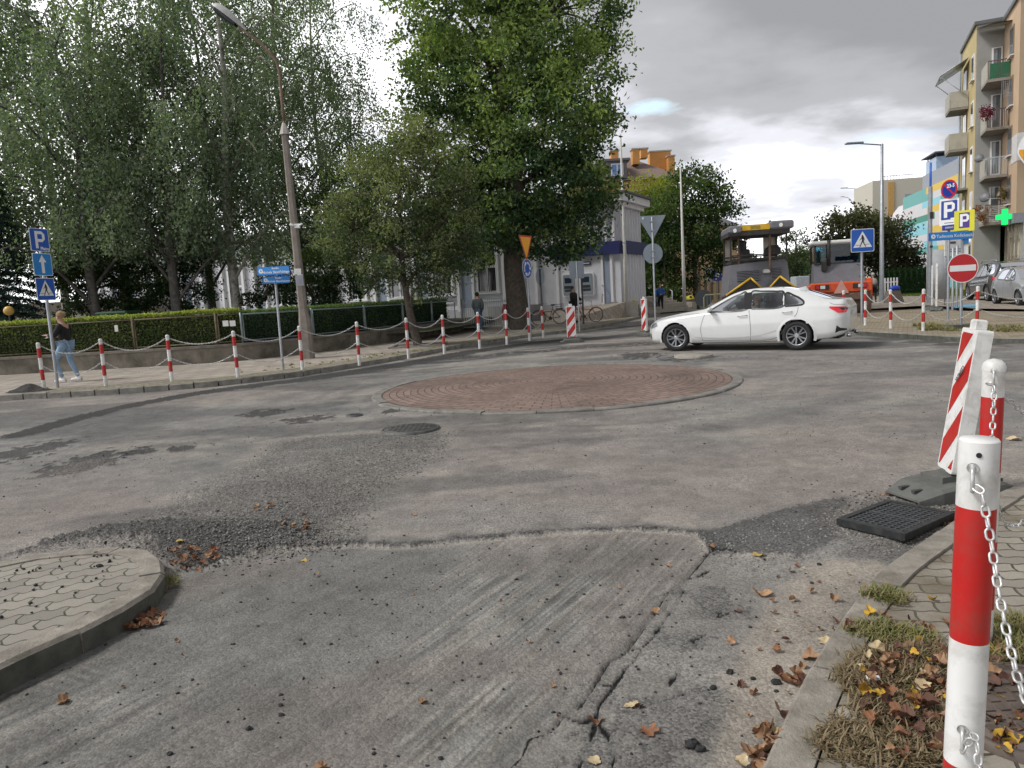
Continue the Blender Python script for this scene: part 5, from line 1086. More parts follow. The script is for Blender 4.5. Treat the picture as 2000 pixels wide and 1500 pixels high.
# ATM porch block in front of the corner
mb = MB(); mb.box((-1.62, -.20, 1.95), (3.24, .40, 3.0)); mb.box((.14, 1.5, 1.95), (.28, 3.8, 3.0)); mb.build('porch_wall', lav, t)
mb = MB(); mb.box((-1.5, -.29, 3.46), (3.6, .62, .60)); mb.box((.24, 1.75, 3.462), (.55, 3.46, .60)); mb.build('blue_band', navy, t)
for x, w_ in ((-2.98, .14), (-.62, .10), (-.16, .12)): mb = MB(); mb.box((x, -.44, 1.95), (w_, .08, 2.9)); mb.build('rib', pilm, t)
for k in range(7): mb = MB(); mb.box((.33, .35 + .48 * k, 1.95), (.10, .09, 2.9)); mb.build('rib', pilm, t)
mb = MB(); mb.box((-.39, -.41, 1.95), (.32, .03, 2.9)); mb.build('panel', bgrey, t)
for k in range(9): mb = MB(); mb.box((-3.3 + .40 * k, -.08, 4.6), (.09, .16, 1.7)); mb.build('rib', pilm, t)
for k in range(8): mb = MB(); mb.box((.08, .3 + .45 * k, 4.6), (.16, .09, 1.7)); mb.build('rib', pilm, t)
mb = MB(); mb.box((.29, .95, 2.9), (.04, .3, .3)); mb.build('wall_lamp', dark_steel, t)
mb = MB(); mb.rbox((-1.55, -.45, 3.06), (.12, .10, .14), .02); mb.build('wall_lamp', pilm, t)
for k, px in enumerate((1148, 1170)):
    a = thing('cash_machine', ['left of the two cash machines in the pale bank wall', 'right of the two cash machines in the pale bank wall'][k], 'cash machine', (0, 0, 0), R(-27.1), 'cash machines'); x = -2.35 + .92 * k
    ca, sa = math.cos(R(-27.1)), math.sin(R(-27.1)); a.location = ((5.4 + ca * x + sa * .44) * 1.11, (36 + sa * x - ca * .44) * 1.11, (WZ + 1.52) * 1.11 - .176); a.scale = (1.11,) * 3
    mb = MB(); face(mb, rrect(0, .30, .74, 1.16, .10), 0, 0, .10, TR((0, .04, 0))); mb.build('surround', [pilm], a); mb = MB(); face(mb, rrect(0, .30, .60, 1.00, .07), .0, 0, .03, TR((0, -.065, 0))); mb.build('fascia', [galv_d], a)
    mb = MB(); mb.box((-.03, -.085, .52), (.36, .03, .26)); mb.build('screen', mat('atm screen', (.02, .03, .05), .2), a); mb = MB(); mb.box((-.03, -.11, .20), (.40, .07, .12)); mb.build('keypad', dark_steel, a); mb = MB(); mb.box((.0, -.085, .02), (.42, .03, .10)); mb.build('cash_slot', dark_steel, a)
sgn = MB(); sgn.box((-1.55, -.43, 2.82), (.72, .03, .15)); so = sgn.build('wall_sign', mat('sign navy', (.03, .035, .08), .5), t); mb = MB(); mb.add([(-1.84, -.448, 2.77), (-1.74, -.448, 2.77), (-1.74, -.448, 2.87), (-1.84, -.448, 2.87)], [(0, 1, 2, 3)]); mb.add([(-1.66, -.448, 2.80), (-1.26, -.448, 2.80), (-1.26, -.448, 2.845), (-1.66, -.448, 2.845)], [(0, 1, 2, 3)]); mb.build('sign_print', swhite, so)
bw = lambda x, y: Vector(((5.4 + .89 * x + .4555 * y), (36 - .4555 * x + .89 * y), 0)) * 1.11
# terrace, steps, ramp with railings
stone = mat('step stone', (.36, .33, .28), .85, var=.12, vs_=2.5, bump=.3, bs=40, dirt=(.22, .20, .17), dirt_amt=.5)
rail = mat('railing paint', (.45, .48, .50), .5, .3, var=.05)
t = thing('entrance_steps', 'wide pale steps rising to the bank entrance terrace', 'steps', (0, 0, .12))
c1 = G(1255, 612, .12); c2 = G(1352, 604, .12); d = (c2 - c1).to_2d().normalized(); nrm = Vector((-d.y, d.x)); wd_ = (c2 - c1).length
mb = MB()
for k in range(6):
    a = Vector(c1[:2]) + nrm * (k * .42); b = a + d * wd_; e = nrm * ((6 - k) * .42 + 2.5); mb.prism([tuple(a), tuple(b), tuple(b + e), tuple(a + e)], .15 * k - (.05 if k == 0 else 0), .15 * (k + 1))
mb.build('treads', stone, t)
ter = [tuple(Vector(c1[:2]) - d * 7.6 + nrm * 1.9), tuple(Vector(c1[:2]) - d * .02 + nrm * 1.9), tuple(Vector(c1[:2]) - d * .02 + nrm * 6), tuple(Vector(c1[:2]) - d * 7.6 + nrm * 6)]
mb = MB(); mb.prism(ter, -.05, .91); mb.build('terrace', mat('terrace stone', (.30, .29, .27), .9, var=.12, vs_=2, bump=.3), t)
mb = MB(); k0 = Vector(c2[:2]); mb.prism([tuple(k0 + d * .02), tuple(k0 + d * .4), tuple(k0 + d * .4 + nrm * 5), tuple(k0 + d * .02 + nrm * 5)], -.05, .45); mb.build('side_wall', stone, t)
t = thing('access_ramp', 'pale wheelchair ramp with rounded end beside the left flagpole', 'ramp', (0, 0, .12))
ra = [bw(-.2, -.6), G(1212, 618, .12), G(1234, 617, .12), bw(.9, .2)]
vs_ = [(p.x, p.y, z) for p, z in zip(ra, (.84, .12, .10, .80))]; lo_ = [(p.x, p.y, -.05) for p in ra]; mb = MB(); mb.add(vs_ + lo_, [(0, 1, 2, 3), (4, 5, 1, 0), (5, 6, 2, 1), (6, 7, 3, 2), (7, 4, 0, 3), (7, 6, 5, 4)]); mb.build('slope', mat('ramp stone', (.46, .43, .38), .85, var=.1), t)
t = thing('paving_bank', 'raised paved bank below the cash machines behind the bicycles', 'terrace', (0, 0, .12)); pb = [G(1092, 632, .12), G(1213, 621, .12), bw(.5, -.5), bw(-3.9, -.3)]
mb = MB(); mb.add([(pb[0].x, pb[0].y, .0), (pb[1].x, pb[1].y, .0), (pb[2].x, pb[2].y, .80), (pb[3].x, pb[3].y, .55)] + [(p.x, p.y, -.1) for p in pb], [(0, 1, 2, 3), (4, 5, 1, 0), (5, 6, 2, 1), (6, 7, 3, 2), (7, 4, 0, 3)]); mb.build('paving', paver_mat('bank pavers', (.34, .30, .25), .3, .2, .06, 0, mcol=(.2, .18, .15), dirt=.3), t)
def railing(label, pts, h=.95, n=6, mid=True, loop=False):
    t = thing('railing', label, 'railing', pts[0], 0, 'steel railings at the steps'); o0 = Vector(pts[0]); P = [Vector(p) - o0 for p in pts]; up = Vector((0, 0, h))
    MB().tube([P[0]] + [p + up for p in P] + [P[-1]], .030, 8).build('handrail', rail, t)
    if mid: MB().tube([p + up * .5 for p in P], .018, 6).build('middle_rail', rail, t)
    for k in range(1, n):
        f = k / n * (len(P) - 1); i = min(int(f), len(P) - 2); p = P[i].lerp(P[i + 1], f - i); MB().tube([p, p + up], .022, 6).build('upright', rail, t)
def GZ(px, py, z): p = G(px, py, .12); p.z = z; return p
railing('steel railing along the ramp, leftmost, by the cash machines', [tuple(bw(-.6, -.7) + Vector((0, 0, .95))), GZ(1200, 618, .35)], n=3)
railing('steel railing on the terrace behind the left flagpole', [GZ(1196, 600, .72), GZ(1224, 604, .60), GZ(1250, 604, .55)], n=5)
railing('curved double railing left of the steps', [GZ(1238, 598, .85), GZ(1262, 598, .80), GZ(1282, 604, .2)], n=6)
railing('railing down the middle of the pale steps', [GZ(1252, 592, 1.0), GZ(1290, 597, .9), GZ(1314, 605, .35)], n=6)
railing('railing on the right side of the pale steps', [GZ(1284, 592, 1.1), GZ(1315, 596, .9), GZ(1336, 604, .4)], n=5)
# litter bins with yellow lids
bconc = mat('bin concrete', (.17, .145, .115), .95, var=.3, vs_=14, bump=1., bs=30, dirt=(.08, .07, .05), dirt_amt=.6); ylid = mat('yellow lid', (.62, .52, .02), .4, var=.08)
for px, py, lab in ((1238, 616, 'concrete litter bin with yellow lid beside the left flagpole'), (1348, 602, 'concrete litter bin with yellow lid at the right end of the steps')):
    sc = 1.0 if px < 1300 else .95; t = thing('litter_bin', lab, 'litter bin', G(px, py, .12), 0, 'concrete litter bins'); mb = MB(); mb.lathe([(.27, 0), (.33, .55), (.34, .58), (.25, .58)], n=16)
    for k in range(16): a = k * math.pi / 8; mb.box((.31 * math.cos(a), .31 * math.sin(a), .29), (.02, .05, .52), 0, a)
    mb.build('tub', bconc, t); MB().lathe([(.30, .56), (.29, .64), (.22, .78), (.08, .84), (.001, .84)], n=16).build('lid', ylid, t); mb = MB(); mb.sphere((0, -.22, .72), .085, 6); mb.build('opening', black, t)
# gate, small sign, container, lamp globe
p, d = wall_at(acc[-1] - .3); t = thing('gate', 'grey vertical bar gate between the hedge and the ash trunk', 'gate', (p.x + .1, p.y + .1, .12), R(-4)); mb = MB(); W_ = 3.1
[MB().tube([(x, 0, 0), (x, 0, 1.45)], .05, 8).build('gate_post', galv, t) for x in (0, W_)]; mb = MB(); [mb.box((W_ / 2, 0, z), (W_ - .1, .04, .05)) for z in (.15, 1.25)]; mb.build('rails', galv, t)
mb = MB(); [mb.box((.10 + k * .10, -.001, .75), (.022, .022, 1.28)) for k in range(30)]; tag(mb.build('bars', galv, t), kind='stuff')
q = G(989, 640, .12); t = thing('small_sign', 'low red and white stop board against the left of the ash trunk', 'sign', q); mb = MB(); T = TR((0, 0, 0)); face(mb, [(-.17, .35), (.17, .35), (.17, .80), (.10, 1.10), (-.10, 1.10), (-.17, .80)], 0, 0, .02, T); face(mb, [(-.11, .72), (.11, .72), (.11, .80), (-.11, .80)], -.021, 1, .002, T); face(mb, [(-.17, .0), (.17, .0), (.17, .34), (-.17, .34)], 0, 1, .02, T); mb.build('board', [sred, swhite], t)
t = thing('waste_container', 'flat green container lid showing above the hedge', 'container', (A(228, 600, 27).x, 27, .45)); mb = MB(); mb.rbox((0, 0, .62), (1.05, .9, 1.24), .05); mb.build('body', mat('green plastic', (.018, .07, .035), .5), t); mb = MB(); mb.rbox((0, 0, 1.34), (1.15, 1.0, .12), .05); mb.build('lid', mat('green lid', (.03, .10, .055), .5), t)
q = A(17, 607, 24.5); t = thing('globe_lamp', 'round amber globe lamp above the hedge at the left edge', 'lamp', (q.x, q.y, .45)); mb = MB(); mb.lathe([(.03, 0), (.03, q.z - .45 - .14)], n=8); mb.build('stem', dark_steel, t); mb = MB(); mb.sphere((0, 0, q.z - .45), .155, 10); mb.build('globe', mat('amber globe', (.60, .38, .10), .35, var=.05), t)
# pale garden building far behind the birches
t = thing('building', 'pale low building glimpsed behind the shrubs at the far left', 'building', (A(100, 600, 46).x, 46, .3)); mb = MB(); mb.box((0, 4, .9), (9, 8, 1.8)); mb.build('wall', mat('cream wall far', (.52, .48, .42), .85), t); mb = MB(); mb.prism([(-4.8, 1.8), (4.8, 1.8), (4.2, 2.5), (-4.2, 2.5)], -8.2, .2, 0, TF); mb.build('roof', mat('far roof', (.2, .17, .15), .8), t)
t = thing('soil_heap', 'small dark heap of dug soil by the leftmost bollard', 'soil heap', G(58, 764, .12)); mb = MB(); sp = [[(r_ * 1.0 * math.cos(a), r_ * .6 * math.sin(a), max(0, .17 * math.exp(-(r_ / .28) ** 2) + .03 * math.sin(a * 5 + r_ * 9) * (r_ < .45) * r_ * 2)) for a in np.linspace(0, 2 * math.pi, 25)] for r_ in np.linspace(.001, .5, 12)]; mb.quadgrid(sp, 0, False); mb.build('heap', mat('dark soil', (.045, .042, .038), .95, var=.5, vs_=20, bump=1., bs=40), t)
# ================================================================ RIGHT AND FAR BUILDINGS
peach = mat('peach render', (.50, .36, .235), .85, var=.06, vs_=.8, dirt=(.36, .27, .19), dirt_amt=.35, dirt_s=.5); peach_shade = mat('shaded peach render', (.36, .27, .18), .85, var=.06, vs_=.8)  # front and end walls: darkened peach, their shade painted into the colour
yelw = mat('straw yellow render', (.46, .37, .18), .85, var=.06, vs_=.8); greyw = mat('pale grey render', (.32, .32, .30), .88, var=.07, vs_=.6, dirt=(.20, .19, .18), dirt_amt=.5, dirt_s=.45); wing = mat('window glass bright', (.10, .12, .13), .06, spec=1., coat=.7)
beige = mat('balcony panel beige', (.40, .38, .32), .85, var=.08, vs_=2, dirt=(.24, .22, .19), dirt_amt=.5); slabm = mat('balcony slab', (.26, .24, .21), .9, var=.15); roofd = mat('roof flashing', (.10, .10, .10), .6)
woodf = mat('brown window frame', (.22, .15, .09), .6)
t = thing('apartment_block', 'stepped five storey apartment block in peach, grey and straw yellow at the right edge', 'building', (28.9, 42.3, .1), R(-24.5))
Hh = 16.1
mb = MB(); mb.box((8, 2.3 + 3.35, 4.3 + (Hh - 4.3) / 2), (16, 4.6 + 6.7, Hh - 4.3)); 
w1 = MB(); w1.add([(0, 0, 4.3), (0, 4.6, 4.3), (0, 4.6, Hh), (0, 0, Hh)], [(0, 3, 2, 1)]); w1.add([(0, 0, 4.3), (12, 0, 4.3), (12, 0, Hh), (0, 0, Hh)], [(0, 1, 2, 3)], 1)
w1.add([(-1.43, 4.6, 0), (0, 4.6, 0), (0, 4.6, Hh + .1), (-1.43, 4.6, Hh + .1)], [(0, 1, 2, 3)], 2); w1.add([(-1.43, 4.6, 0), (-1.43, 10.9, 0), (-1.43, 10.9, Hh + .1), (-1.43, 4.6, Hh + .1)], [(0, 3, 2, 1)], 3)
w1.add([(-1.43, 10.9, 0), (12, 10.9, 0), (12, 10.9, Hh), (-1.43, 10.9, Hh)], [(3, 2, 1, 0)], 2); w1.add([(12, 0, 0), (12, 10.9, 0), (12, 10.9, Hh), (12, 0, Hh)], [(0, 1, 2, 3)], 1)
w1.add([(0, 0, Hh), (12, 0, Hh), (12, 10.9, Hh), (-1.43, 10.9, Hh), (-1.43, 4.6, Hh), (0, 4.6, Hh)], [(0, 1, 2, 3, 4, 5)], 2)
w1.add([(0.3, .3, 0), (12, .3, 0), (12, .3, 4.3), (.3, .3, 4.3)], [(0, 1, 2, 3)], 4); w1.add([(.3, .3, 0), (.3, 4.6, 0), (.3, 4.6, 4.3), (.3, .3, 4.3)], [(0, 3, 2, 1)], 4); w1.add([(0, 0, 4.3), (12, 0, 4.3), (12, 4.6, 4.3), (0, 4.6, 4.3)], [(3, 2, 1, 0)], 2)
shopm = mat('shop cream', (.52, .48, .38), .8, var=.05); w1.build('wall', [peach, peach_shade, greyw, yelw, shopm], t)
mb = MB(); mb.box((5.9, -.06, Hh + .08), (12.3, .12, .22)); mb.box((-.08, 2.3, Hh + .081), (.12, 4.7, .22)); mb.box((-.75, 4.53, Hh + .18), (1.45, .12, .2)); mb.box((-1.5, 7.7, Hh + .18), (.13, 6.5, .2)); mb.build('roof_edge', roofd, t)
mb = MB(); mb.box((3, -.05, 4.2), (6.3, .2, .55)); mb.box((-.02, 1.5, 4.2), (.24, 3.0, .55)); mb.build('canopy', mat('shop canopy', (.20, .21, .23), .5), t)
mb = MB(); [mb.box((.1, .35 + 1.0 * k, 2.0), (.12, .05, 3.9)) for k in range(4)]; [mb.box((.14, 1.8, z), (.10, 3.0, .04)) for z in (1.0, 2.1, 3.2)]; mb.build('shopfront_joints', mat('joint', (.25, .22, .17), .8), t)
mb = MB(); mb.box((.6, -.12, 2.0), (.5, .3, 4.0)); mb.build('pillar', mat('steel blue pillar', (.36, .39, .45), .5), t)
mb = MB(); mb.box((-.012, .9, 8.1), (.02, 1.7, 1.5)); mb.box((.9, -.012, 8.1), (1.8, .02, 1.5)); mb.build('white_patch', mat('white wall patch', (.55, .55, .53), .8), t)
def side_win(x, y, z, w_, h, fr=woodf, sill=True):
    m_ = MB(); m_.box((x - .02, y, z + h / 2), (.05, w_ + .04, h + .04)); o = m_.build('window', fr, t); g = MB(); g.box((x - .048, y - w_ * .24, z + h / 2), (.012, w_ * .42, h * .88)); g.box((x - .048, y + w_ * .24, z + h / 2), (.012, w_ * .42, h * .88)); g.build('pane', wing, o)
    if sill: s_ = MB(); s_.box((x - .09, y, z - .06), (.18, w_ + .2, .05)); s_.build('sill', pilm, o)
for k in range(5):
    if k < 4: side_win(0, 2.1, 13.5 - 2.78 * k, 1.1, 1.6)
    side_win(-1.43, 5.7, 13.2 - 2.78 * k, .9, 1.5, pilm); side_win(-1.43, 8.9, 12.4 - 2.78 * k, 1.5, 2.2, woodf, False)
    if k < 4: m_ = MB(); m_.box((-.35, 4.57, 12.4 - 2.75 * k + 1.2), (.55, .05, 2.2)); o = m_.build('balcony_door', pilm, t); g = MB(); g.box((-.35, 4.535, 12.5 - 2.75 * k + 1.2), (.38, .02, 1.9)); g.build('pane', wing, o)
mb = MB(); mb.cyl((-1.55, 10.6, 0), (-1.55, 10.6, Hh), .06, n=8); mb.build('downpipe', galv_d, t)
kinds = ['green', 'rails', 'open', 'slats']
greenp = mat('green balcony sheet', (.01, .30, .13), .5); dkrail = mat('balcony rails', (.10, .075, .065), .6)
for k in range(4):
    z = 12.45 - 2.75 * k; m_ = MB(); m_.box((-.60, 3.5, z - .08), (1.15, 2.15, .16)); o = m_.build('balcony', slabm, t)
    m_ = MB(); m_.box((-1.14, 3.5, z + .5), (.05, 2.1, 1.0)); m_.build('side_panel', beige, o)
    if kinds[k] == 'green': m_ = MB(); m_.box((-.50, 2.49, z + .45), (1.0, .02, .85)); m_.build('green_sheet', greenp, o)
    m_ = MB(); nb = 13 if kinds[k] != 'slats' else 4; [m_.box((-1.1 + 1.1 * j / nb, 2.44, z + .5), (.035 if kinds[k] == 'rails' else .02, .03, 1.0)) for j in range(nb + 1)]; m_.box((-.56, 2.44, z + 1.02), (1.14, .05, .05)); tag(m_.build('balcony_rail', dkrail if kinds[k] != 'open' else rail, o), kind='stuff')
    if kinds[k] == 'slats': m_ = MB(); [m_.box((-.56, 2.42, z + .08 + .105 * j), (1.10, .02, .06)) for j in range(9)]; tag(m_.build('slats', mat('balcony slats', (.42, .40, .36), .7), o), kind='stuff')
m_ = MB(); m_.add([(-1.5, 4.5, 15.9), (0, 4.5, 15.9), (0, 2.2, 15.45), (-1.0, 2.2, 15.45)], [(0, 1, 2, 3)]); m_.add([(-1.5, 4.5, 15.96), (0, 4.5, 15.96), (0, 2.2, 15.51), (-1.0, 2.2, 15.51)], [(3, 2, 1, 0)]); m_.build('balcony_roof', beige, t)
m_ = MB(); [m_.box((-.15, 2.46, 11.6 - .05 + .13 * j), (1.0 * .55, .015, .015)) for j in range(9)]; [m_.box((-.42 + .09 * j, 2.46, 11.0 + 1.0), (.015, .015, 1.3)) for j in range(6)]; tag(m_.build('drying_rack', galv, t), kind='stuff')
for k, z in enumerate((12.0, 9.35)):
    m_ = MB(); m_.box((-1.98, 8.6, z - .07), (1.05, 2.3, .14)); o = m_.build('balcony', slabm, t); m_ = MB(); m_.box((-2.5, 8.6, z + .52), (.05, 2.3, 1.02)); m_.box((-1.96, 7.46, z + .52), (1.0, .05, 1.02)); m_.box((-1.96, 9.74, z + .52), (1.0, .05, 1.02)); m_.build('parapet', beige, o)
m_ = MB(); m_.box((-2.0, 8.6, 6.75), (1.15, 2.6, .12)); m_.build('balcony', slabm, t)
m_ = MB(); m_.add([(-1.5, 7.3, 15.0), (-1.5, 10.0, 15.0), (-3.1, 10.2, 14.1), (-3.1, 7.1, 14.1)], [(0, 1, 2, 3)]); m_.add([(-1.5, 7.3, 14.96), (-1.5, 10.0, 14.96), (-3.1, 10.2, 14.06), (-3.1, 7.1, 14.06)], [(3, 2, 1, 0)]); ao = m_.build('glass_awning', mat('awning sheet', (.36, .40, .38), .3), t)
m_ = MB(); [m_.cyl((-3.05, y, 14.06), (-1.5, y, 12.6), .03, n=5) for y in (7.3, 9.9)]; [m_.cyl((-3.1, y, 14.08), (-1.5, y, 14.98), .03, n=5) for y in (7.1, 8.6, 10.1)]; tag(m_.build('awning_struts', rail, ao), kind='stuff')
def w2(x, y, z): return t.matrix_basis @ Vector((x, y, z)) if False else Vector((28.9 + x * math.cos(R(-24.5)) - y * math.sin(R(-24.5)), 42.3 + x * math.sin(R(-24.5)) + y * math.cos(R(-24.5)), z + .1))
for k, (x, y, z, c0, c1, rr_, lab) in enumerate(((-1.25, 2.35, 10.5, (.10, .01, .03), (.22, .03, .08), .45, 'purple flowers spilling over the second balcony'), (-1.35, 2.3, 4.75, (.16, .06, .03), (.34, .16, .07), .55, 'rusty orange flowers spilling over the lowest balcony'), (-.3, 2.5, 5.8, (.12, .09, .04), (.30, .22, .10), .28, 'dried flowers standing on the lowest balcony rail'))):
    p = w2(x, y, z); q = thing('balcony_flowers', lab, 'flowers', p, 0, 'balcony flowers'); cc_, v = shell((0, 0, 0), rr_, 16); P = np.repeat(cc_, 26, 0) + rng.normal(size=(16 * 26, 3)) * .10
    leaf_obj('blossom', [leaves(P, .10, 1.3, 0, (c0, c1))], q); MB().rbox((.1, 0, 0), (.6, .2, .2), .02).build('flower_box', slabm, q)
for (x, y, z, s_, lab) in ((-1.55, 2.2, 8.0, .26, 'small satellite dish on an arm beside the third balcony'), (-1.2, 2.25, 5.7, .30, 'satellite dish above the lowest balcony flowers')):
    q = thing('satellite_dish', lab, 'satellite dish', w2(x, y, z), R(-50), 'satellite dishes'); MB().lathe([(.001, .03), (s_ * .5, .01), (s_, -.06), (s_ * .98, -.075), (s_ * .5, -.005), (.001, .012)], n=18, T=TR((0, 0, 0), 0, R(75))).build('dish', mat('dish grey', (.16, .165, .175), .5), q); m_ = MB(); m_.cyl((0, 0, -.1), (.9, 0, -.2), .02, n=5); m_.cyl((0, 0, -.1), (-.1, -.4, -.1), .012, n=5); m_.build('arm', galv, q)
q = thing('pharmacy_cross', 'glowing green pharmacy cross hanging below the lowest balcony', 'sign', w2(-.45, .5, 4.35), R(-30)); m_ = MB(); a = .16; pl = [(-a, -.47), (a, -.47), (a, -a), (.47, -a), (.47, a), (a, a), (a, .47), (-a, .47), (-a, a), (-.47, a), (-.47, -a), (-a, -a)]; face(m_, pl, .12, 0, .12)
m_.build('cross_case', black, q); m_ = MB(); face(m_, [(x * .95, z_ * .95) for x, z_ in pl], -.001, 0, .01); co = m_.build('light_panel', mat('green led', (.0, .3, .06), .5, emit=((.0, .75, .12), .9)), q); m_ = MB()
for k in range(13): z_ = -.42 + .07 * k; hw = .44 if abs(z_) < a else .145; m_.box((0, -.0135, z_), (hw * 2, .003, .012))
tag(m_.build('led_lines', black, co), kind='stuff')
q = thing('shop_sign', 'round topped orange and white hanging bar sign at the right edge', 'sign', w2(.75, -1.2, 7.6), R(-30)); m_ = MB(); ov = [(.95 * math.cos(a_) * (1 if math.sin(a_) > 0 else (1 + math.sin(a_) * .55)), 1.25 * math.sin(a_)) for a_ in np.linspace(0, 2 * math.pi, 40, endpoint=False)]; face(m_, ov, .12, 0, .12); face(m_, [(x * .93, z_ * .93) for x, z_ in ov if z_ < .25], -.0, 1, .012); face(m_, circ2(-.28, .42, .30, 20), -.006, 2, .012); face(m_, circ2(-.28, .42, .22, 20), -.019, 0, .003)
ptext(m_, 'b', .75, -.50, -.22, -.016, 2, .012); ptext(m_, 'B', .26, -.28, .42, -.024, 2, .004); m_.build('panel', [swhite, mat('sign orange', (.72, .33, .02), .5), ink], q); m_ = MB(); m_.box((.1, .5, .9), (.05, 1.0, .05)); m_.build('bracket', dark_steel, q)

# colourful panel-clad building
cl = [mat('cladding ' + n_, c, .5, var=.04, vs_=.5) for n_, c in (('white', (.60, .58, .60)), ('cyan', (.22, .55, .64)), ('green', (.005, .22, .15)), ('turquoise', (.09, .36, .34)), ('yellow', (.68, .45, .03)), ('lilac grey', (.33, .34, .39)))]
t = thing('office_building', 'building clad in green, turquoise, white and yellow stripes behind the dark trees', 'building', (0, 0, 0)); a = A(1763, 500, 80); b = A(1905, 500, 58); a.z = b.z = 0; d = (b - a); Ld = d.length; d.normalize(); nn = Vector((d.y, -d.x, 0)); t.location = a; t.rotation_euler.z = math.atan2(d.y, d.x)
mb = MB(); rr2 = random.Random(5); rows = 15; zt = 9.45; rh = .62
for k in range(rows):
    z1 = zt - k * rh; z0 = z1 - rh; x = -rr2.uniform(0, 3); last = None
    while x < Ld + 3:
        w_ = rr2.uniform(4, 13); c = rr2.choices(range(6), [5, 3, 5, 4, 2.2, 2])[0]
        if c == last: c = (c + 1) % 6
        last = c; xa, xb = max(0, x), min(Ld + 3, x + w_)
        if xb > xa: mb.add([(xa, 0, z0), (xb, 0, z0), (xb, 0, z1), (xa, 0, z1)], [(0, 1, 2, 3)], c)
        x += w_
mb.build('cladding', cl, t); mb = MB(); mb.box((Ld / 2 + 1.5, 6.05, 4.75), (Ld + 3, 12, 9.45)); mb.box((Ld / 2 + 3, 4, 10.3), (Ld - 1, 6, 1.7)); mb.build('wall', mat('office grey wall', (.30, .32, .36), .7), t)
mb = MB(); mb.box((4.5, 3.0, 11.8), (3.6, 3, 1.6), 1); mb.box((4.5, 3.0, 12.95), (5.0, 3.6, .10), 2); [mb.cyl((4.5 + s, 1.6, 12.6), (4.5 + s, 1.6, 12.92), .06, n=5, mi=2) for s in (-1.5, -.5, .5, 1.5)]; mb.build('roof_unit', [lav, mat('roof unit blue', (.32, .42, .55), .4), roofd], t)
t = thing('building', 'cream tower block with an orange stripe behind the striped building', 'building', (A(1772, 500, 92).x, 92, 0), R(-10)); mb = MB(); mb.box((0, 4, 6.5), (8, 8, 13)); mb.build('wall', mat('cream block', (.50, .47, .40), .8, var=.04), t); mb = MB(); mb.box((-1.9, -.06, 6.4), (.7, .10, 12.6)); mb.build('stripe', mat('orange stripe', (.50, .30, .10), .8), t); mb = MB(); mb.box((1.5, -.03, 10.0), (3.6, .05, 2.2)); mb.build('dark_glazing', mat('grey glazing', (.25, .27, .3), .3), t); mb = MB(); [mb.box((-2.5 + .35 * k, .5, 13.25), (.05, .05, .5)) for k in range(10)]; mb.box((-1.0, .5, 13.5), (3.6, .06, .08)); tag(mb.build('roof_railing', galv, t), kind='stuff')
t = thing('building', 'white sloping annex wall left of the striped facade', 'building', (A(1752, 500, 84).x, 84, 0), R(-8)); mb = MB(); mb.add([(-1.6, 0, 0), (1.6, 0, 0), (1.6, 0, 9.3), (-1.6, 0, 5.2), (-1.6, 4, 0), (1.6, 4, 0), (1.6, 4, 9.3), (-1.6, 4, 5.2)], [(0, 1, 2, 3), (3, 2, 6, 7), (0, 3, 7, 4), (1, 5, 6, 2), (5, 4, 7, 6)]); mb.build('wall', cl[0], t)
t = thing('column', 'round grey concrete column under the striped building', 'column', G(1832, 585, .1)); mb = MB(); mb.cyl((0, 0, 0), (0, 0, 2.6), .55, n=20); mb.build('shaft', mat('column concrete', (.34, .35, .36), .8, var=.1), t)
# tenement with brown roof and orange chimneys
t = thing('tenement_house', 'orange tenement with brown hipped roof, dormer and tall orange chimneys', 'building', (0, 0, 0)); Yb = 78; P_ = lambda px, py, dy=0: A(px, py, Yb + dy)
l, r_ = P_(1120, 400), P_(1330, 400); xl, xr = l.x, r_.x; ze = P_(1250, 352).z; zr = P_(1235, 300).z
mb = MB(); mb.box(((xl + xr) / 2, Yb + 6, ze / 2), (xr - xl - 1, 12, ze)); [mb.box(((xl + xr) / 2, Yb - .05, ze - .5 - .55 * k), (xr - xl - .6, .2, .12), 1) for k in range(4)]; mb.build('wall', [mat('tenement orange', (.50, .28, .12), .8, var=.06), mat('tenement band', (.55, .47, .36), .8)], t)
mb = MB(); mb.add([(xl - .6, Yb - .6, ze), (xr + .3, Yb - .6, ze), (xr + .3, Yb + 12, ze), (xl - .6, Yb + 12, ze), (xl + 4, Yb + 5, zr + .4), (xr - 4.2, Yb + 5, zr + .4)], [(0, 1, 5, 4), (1, 2, 5), (2, 3, 4, 5), (3, 0, 4)]); mb.build('roof', mat('brown roof tile', (.20, .145, .125), .8, var=.12, vs_=3), t)
orb = mat('chimney brick', (.55, .26, .075), .8, var=.08, vs_=2)
for px, py0, py1, w_, dy in ((1199, 297, 330, 14, 1.5), (1240, 294, 322, 13, 2.5), (1256, 293, 310, 13, 5), (1287, 298, 335, 40, 7), (1309, 307, 345, 12, 6)):
    a = P_(px, py0, dy); b = P_(px, py1, dy); mb = MB(); w2_ = w_ * (Yb + dy) / 1444; mb.box((a.x, a.y, (a.z + b.z) / 2), (w2_, 1.2, a.z - b.z)); mb.box((a.x, a.y, a.z + .06), (w2_ + .2, 1.4, .14), 1); mb.build('chimney', [orb, mat('chimney cap', (.36, .33, .30), .8)], t)
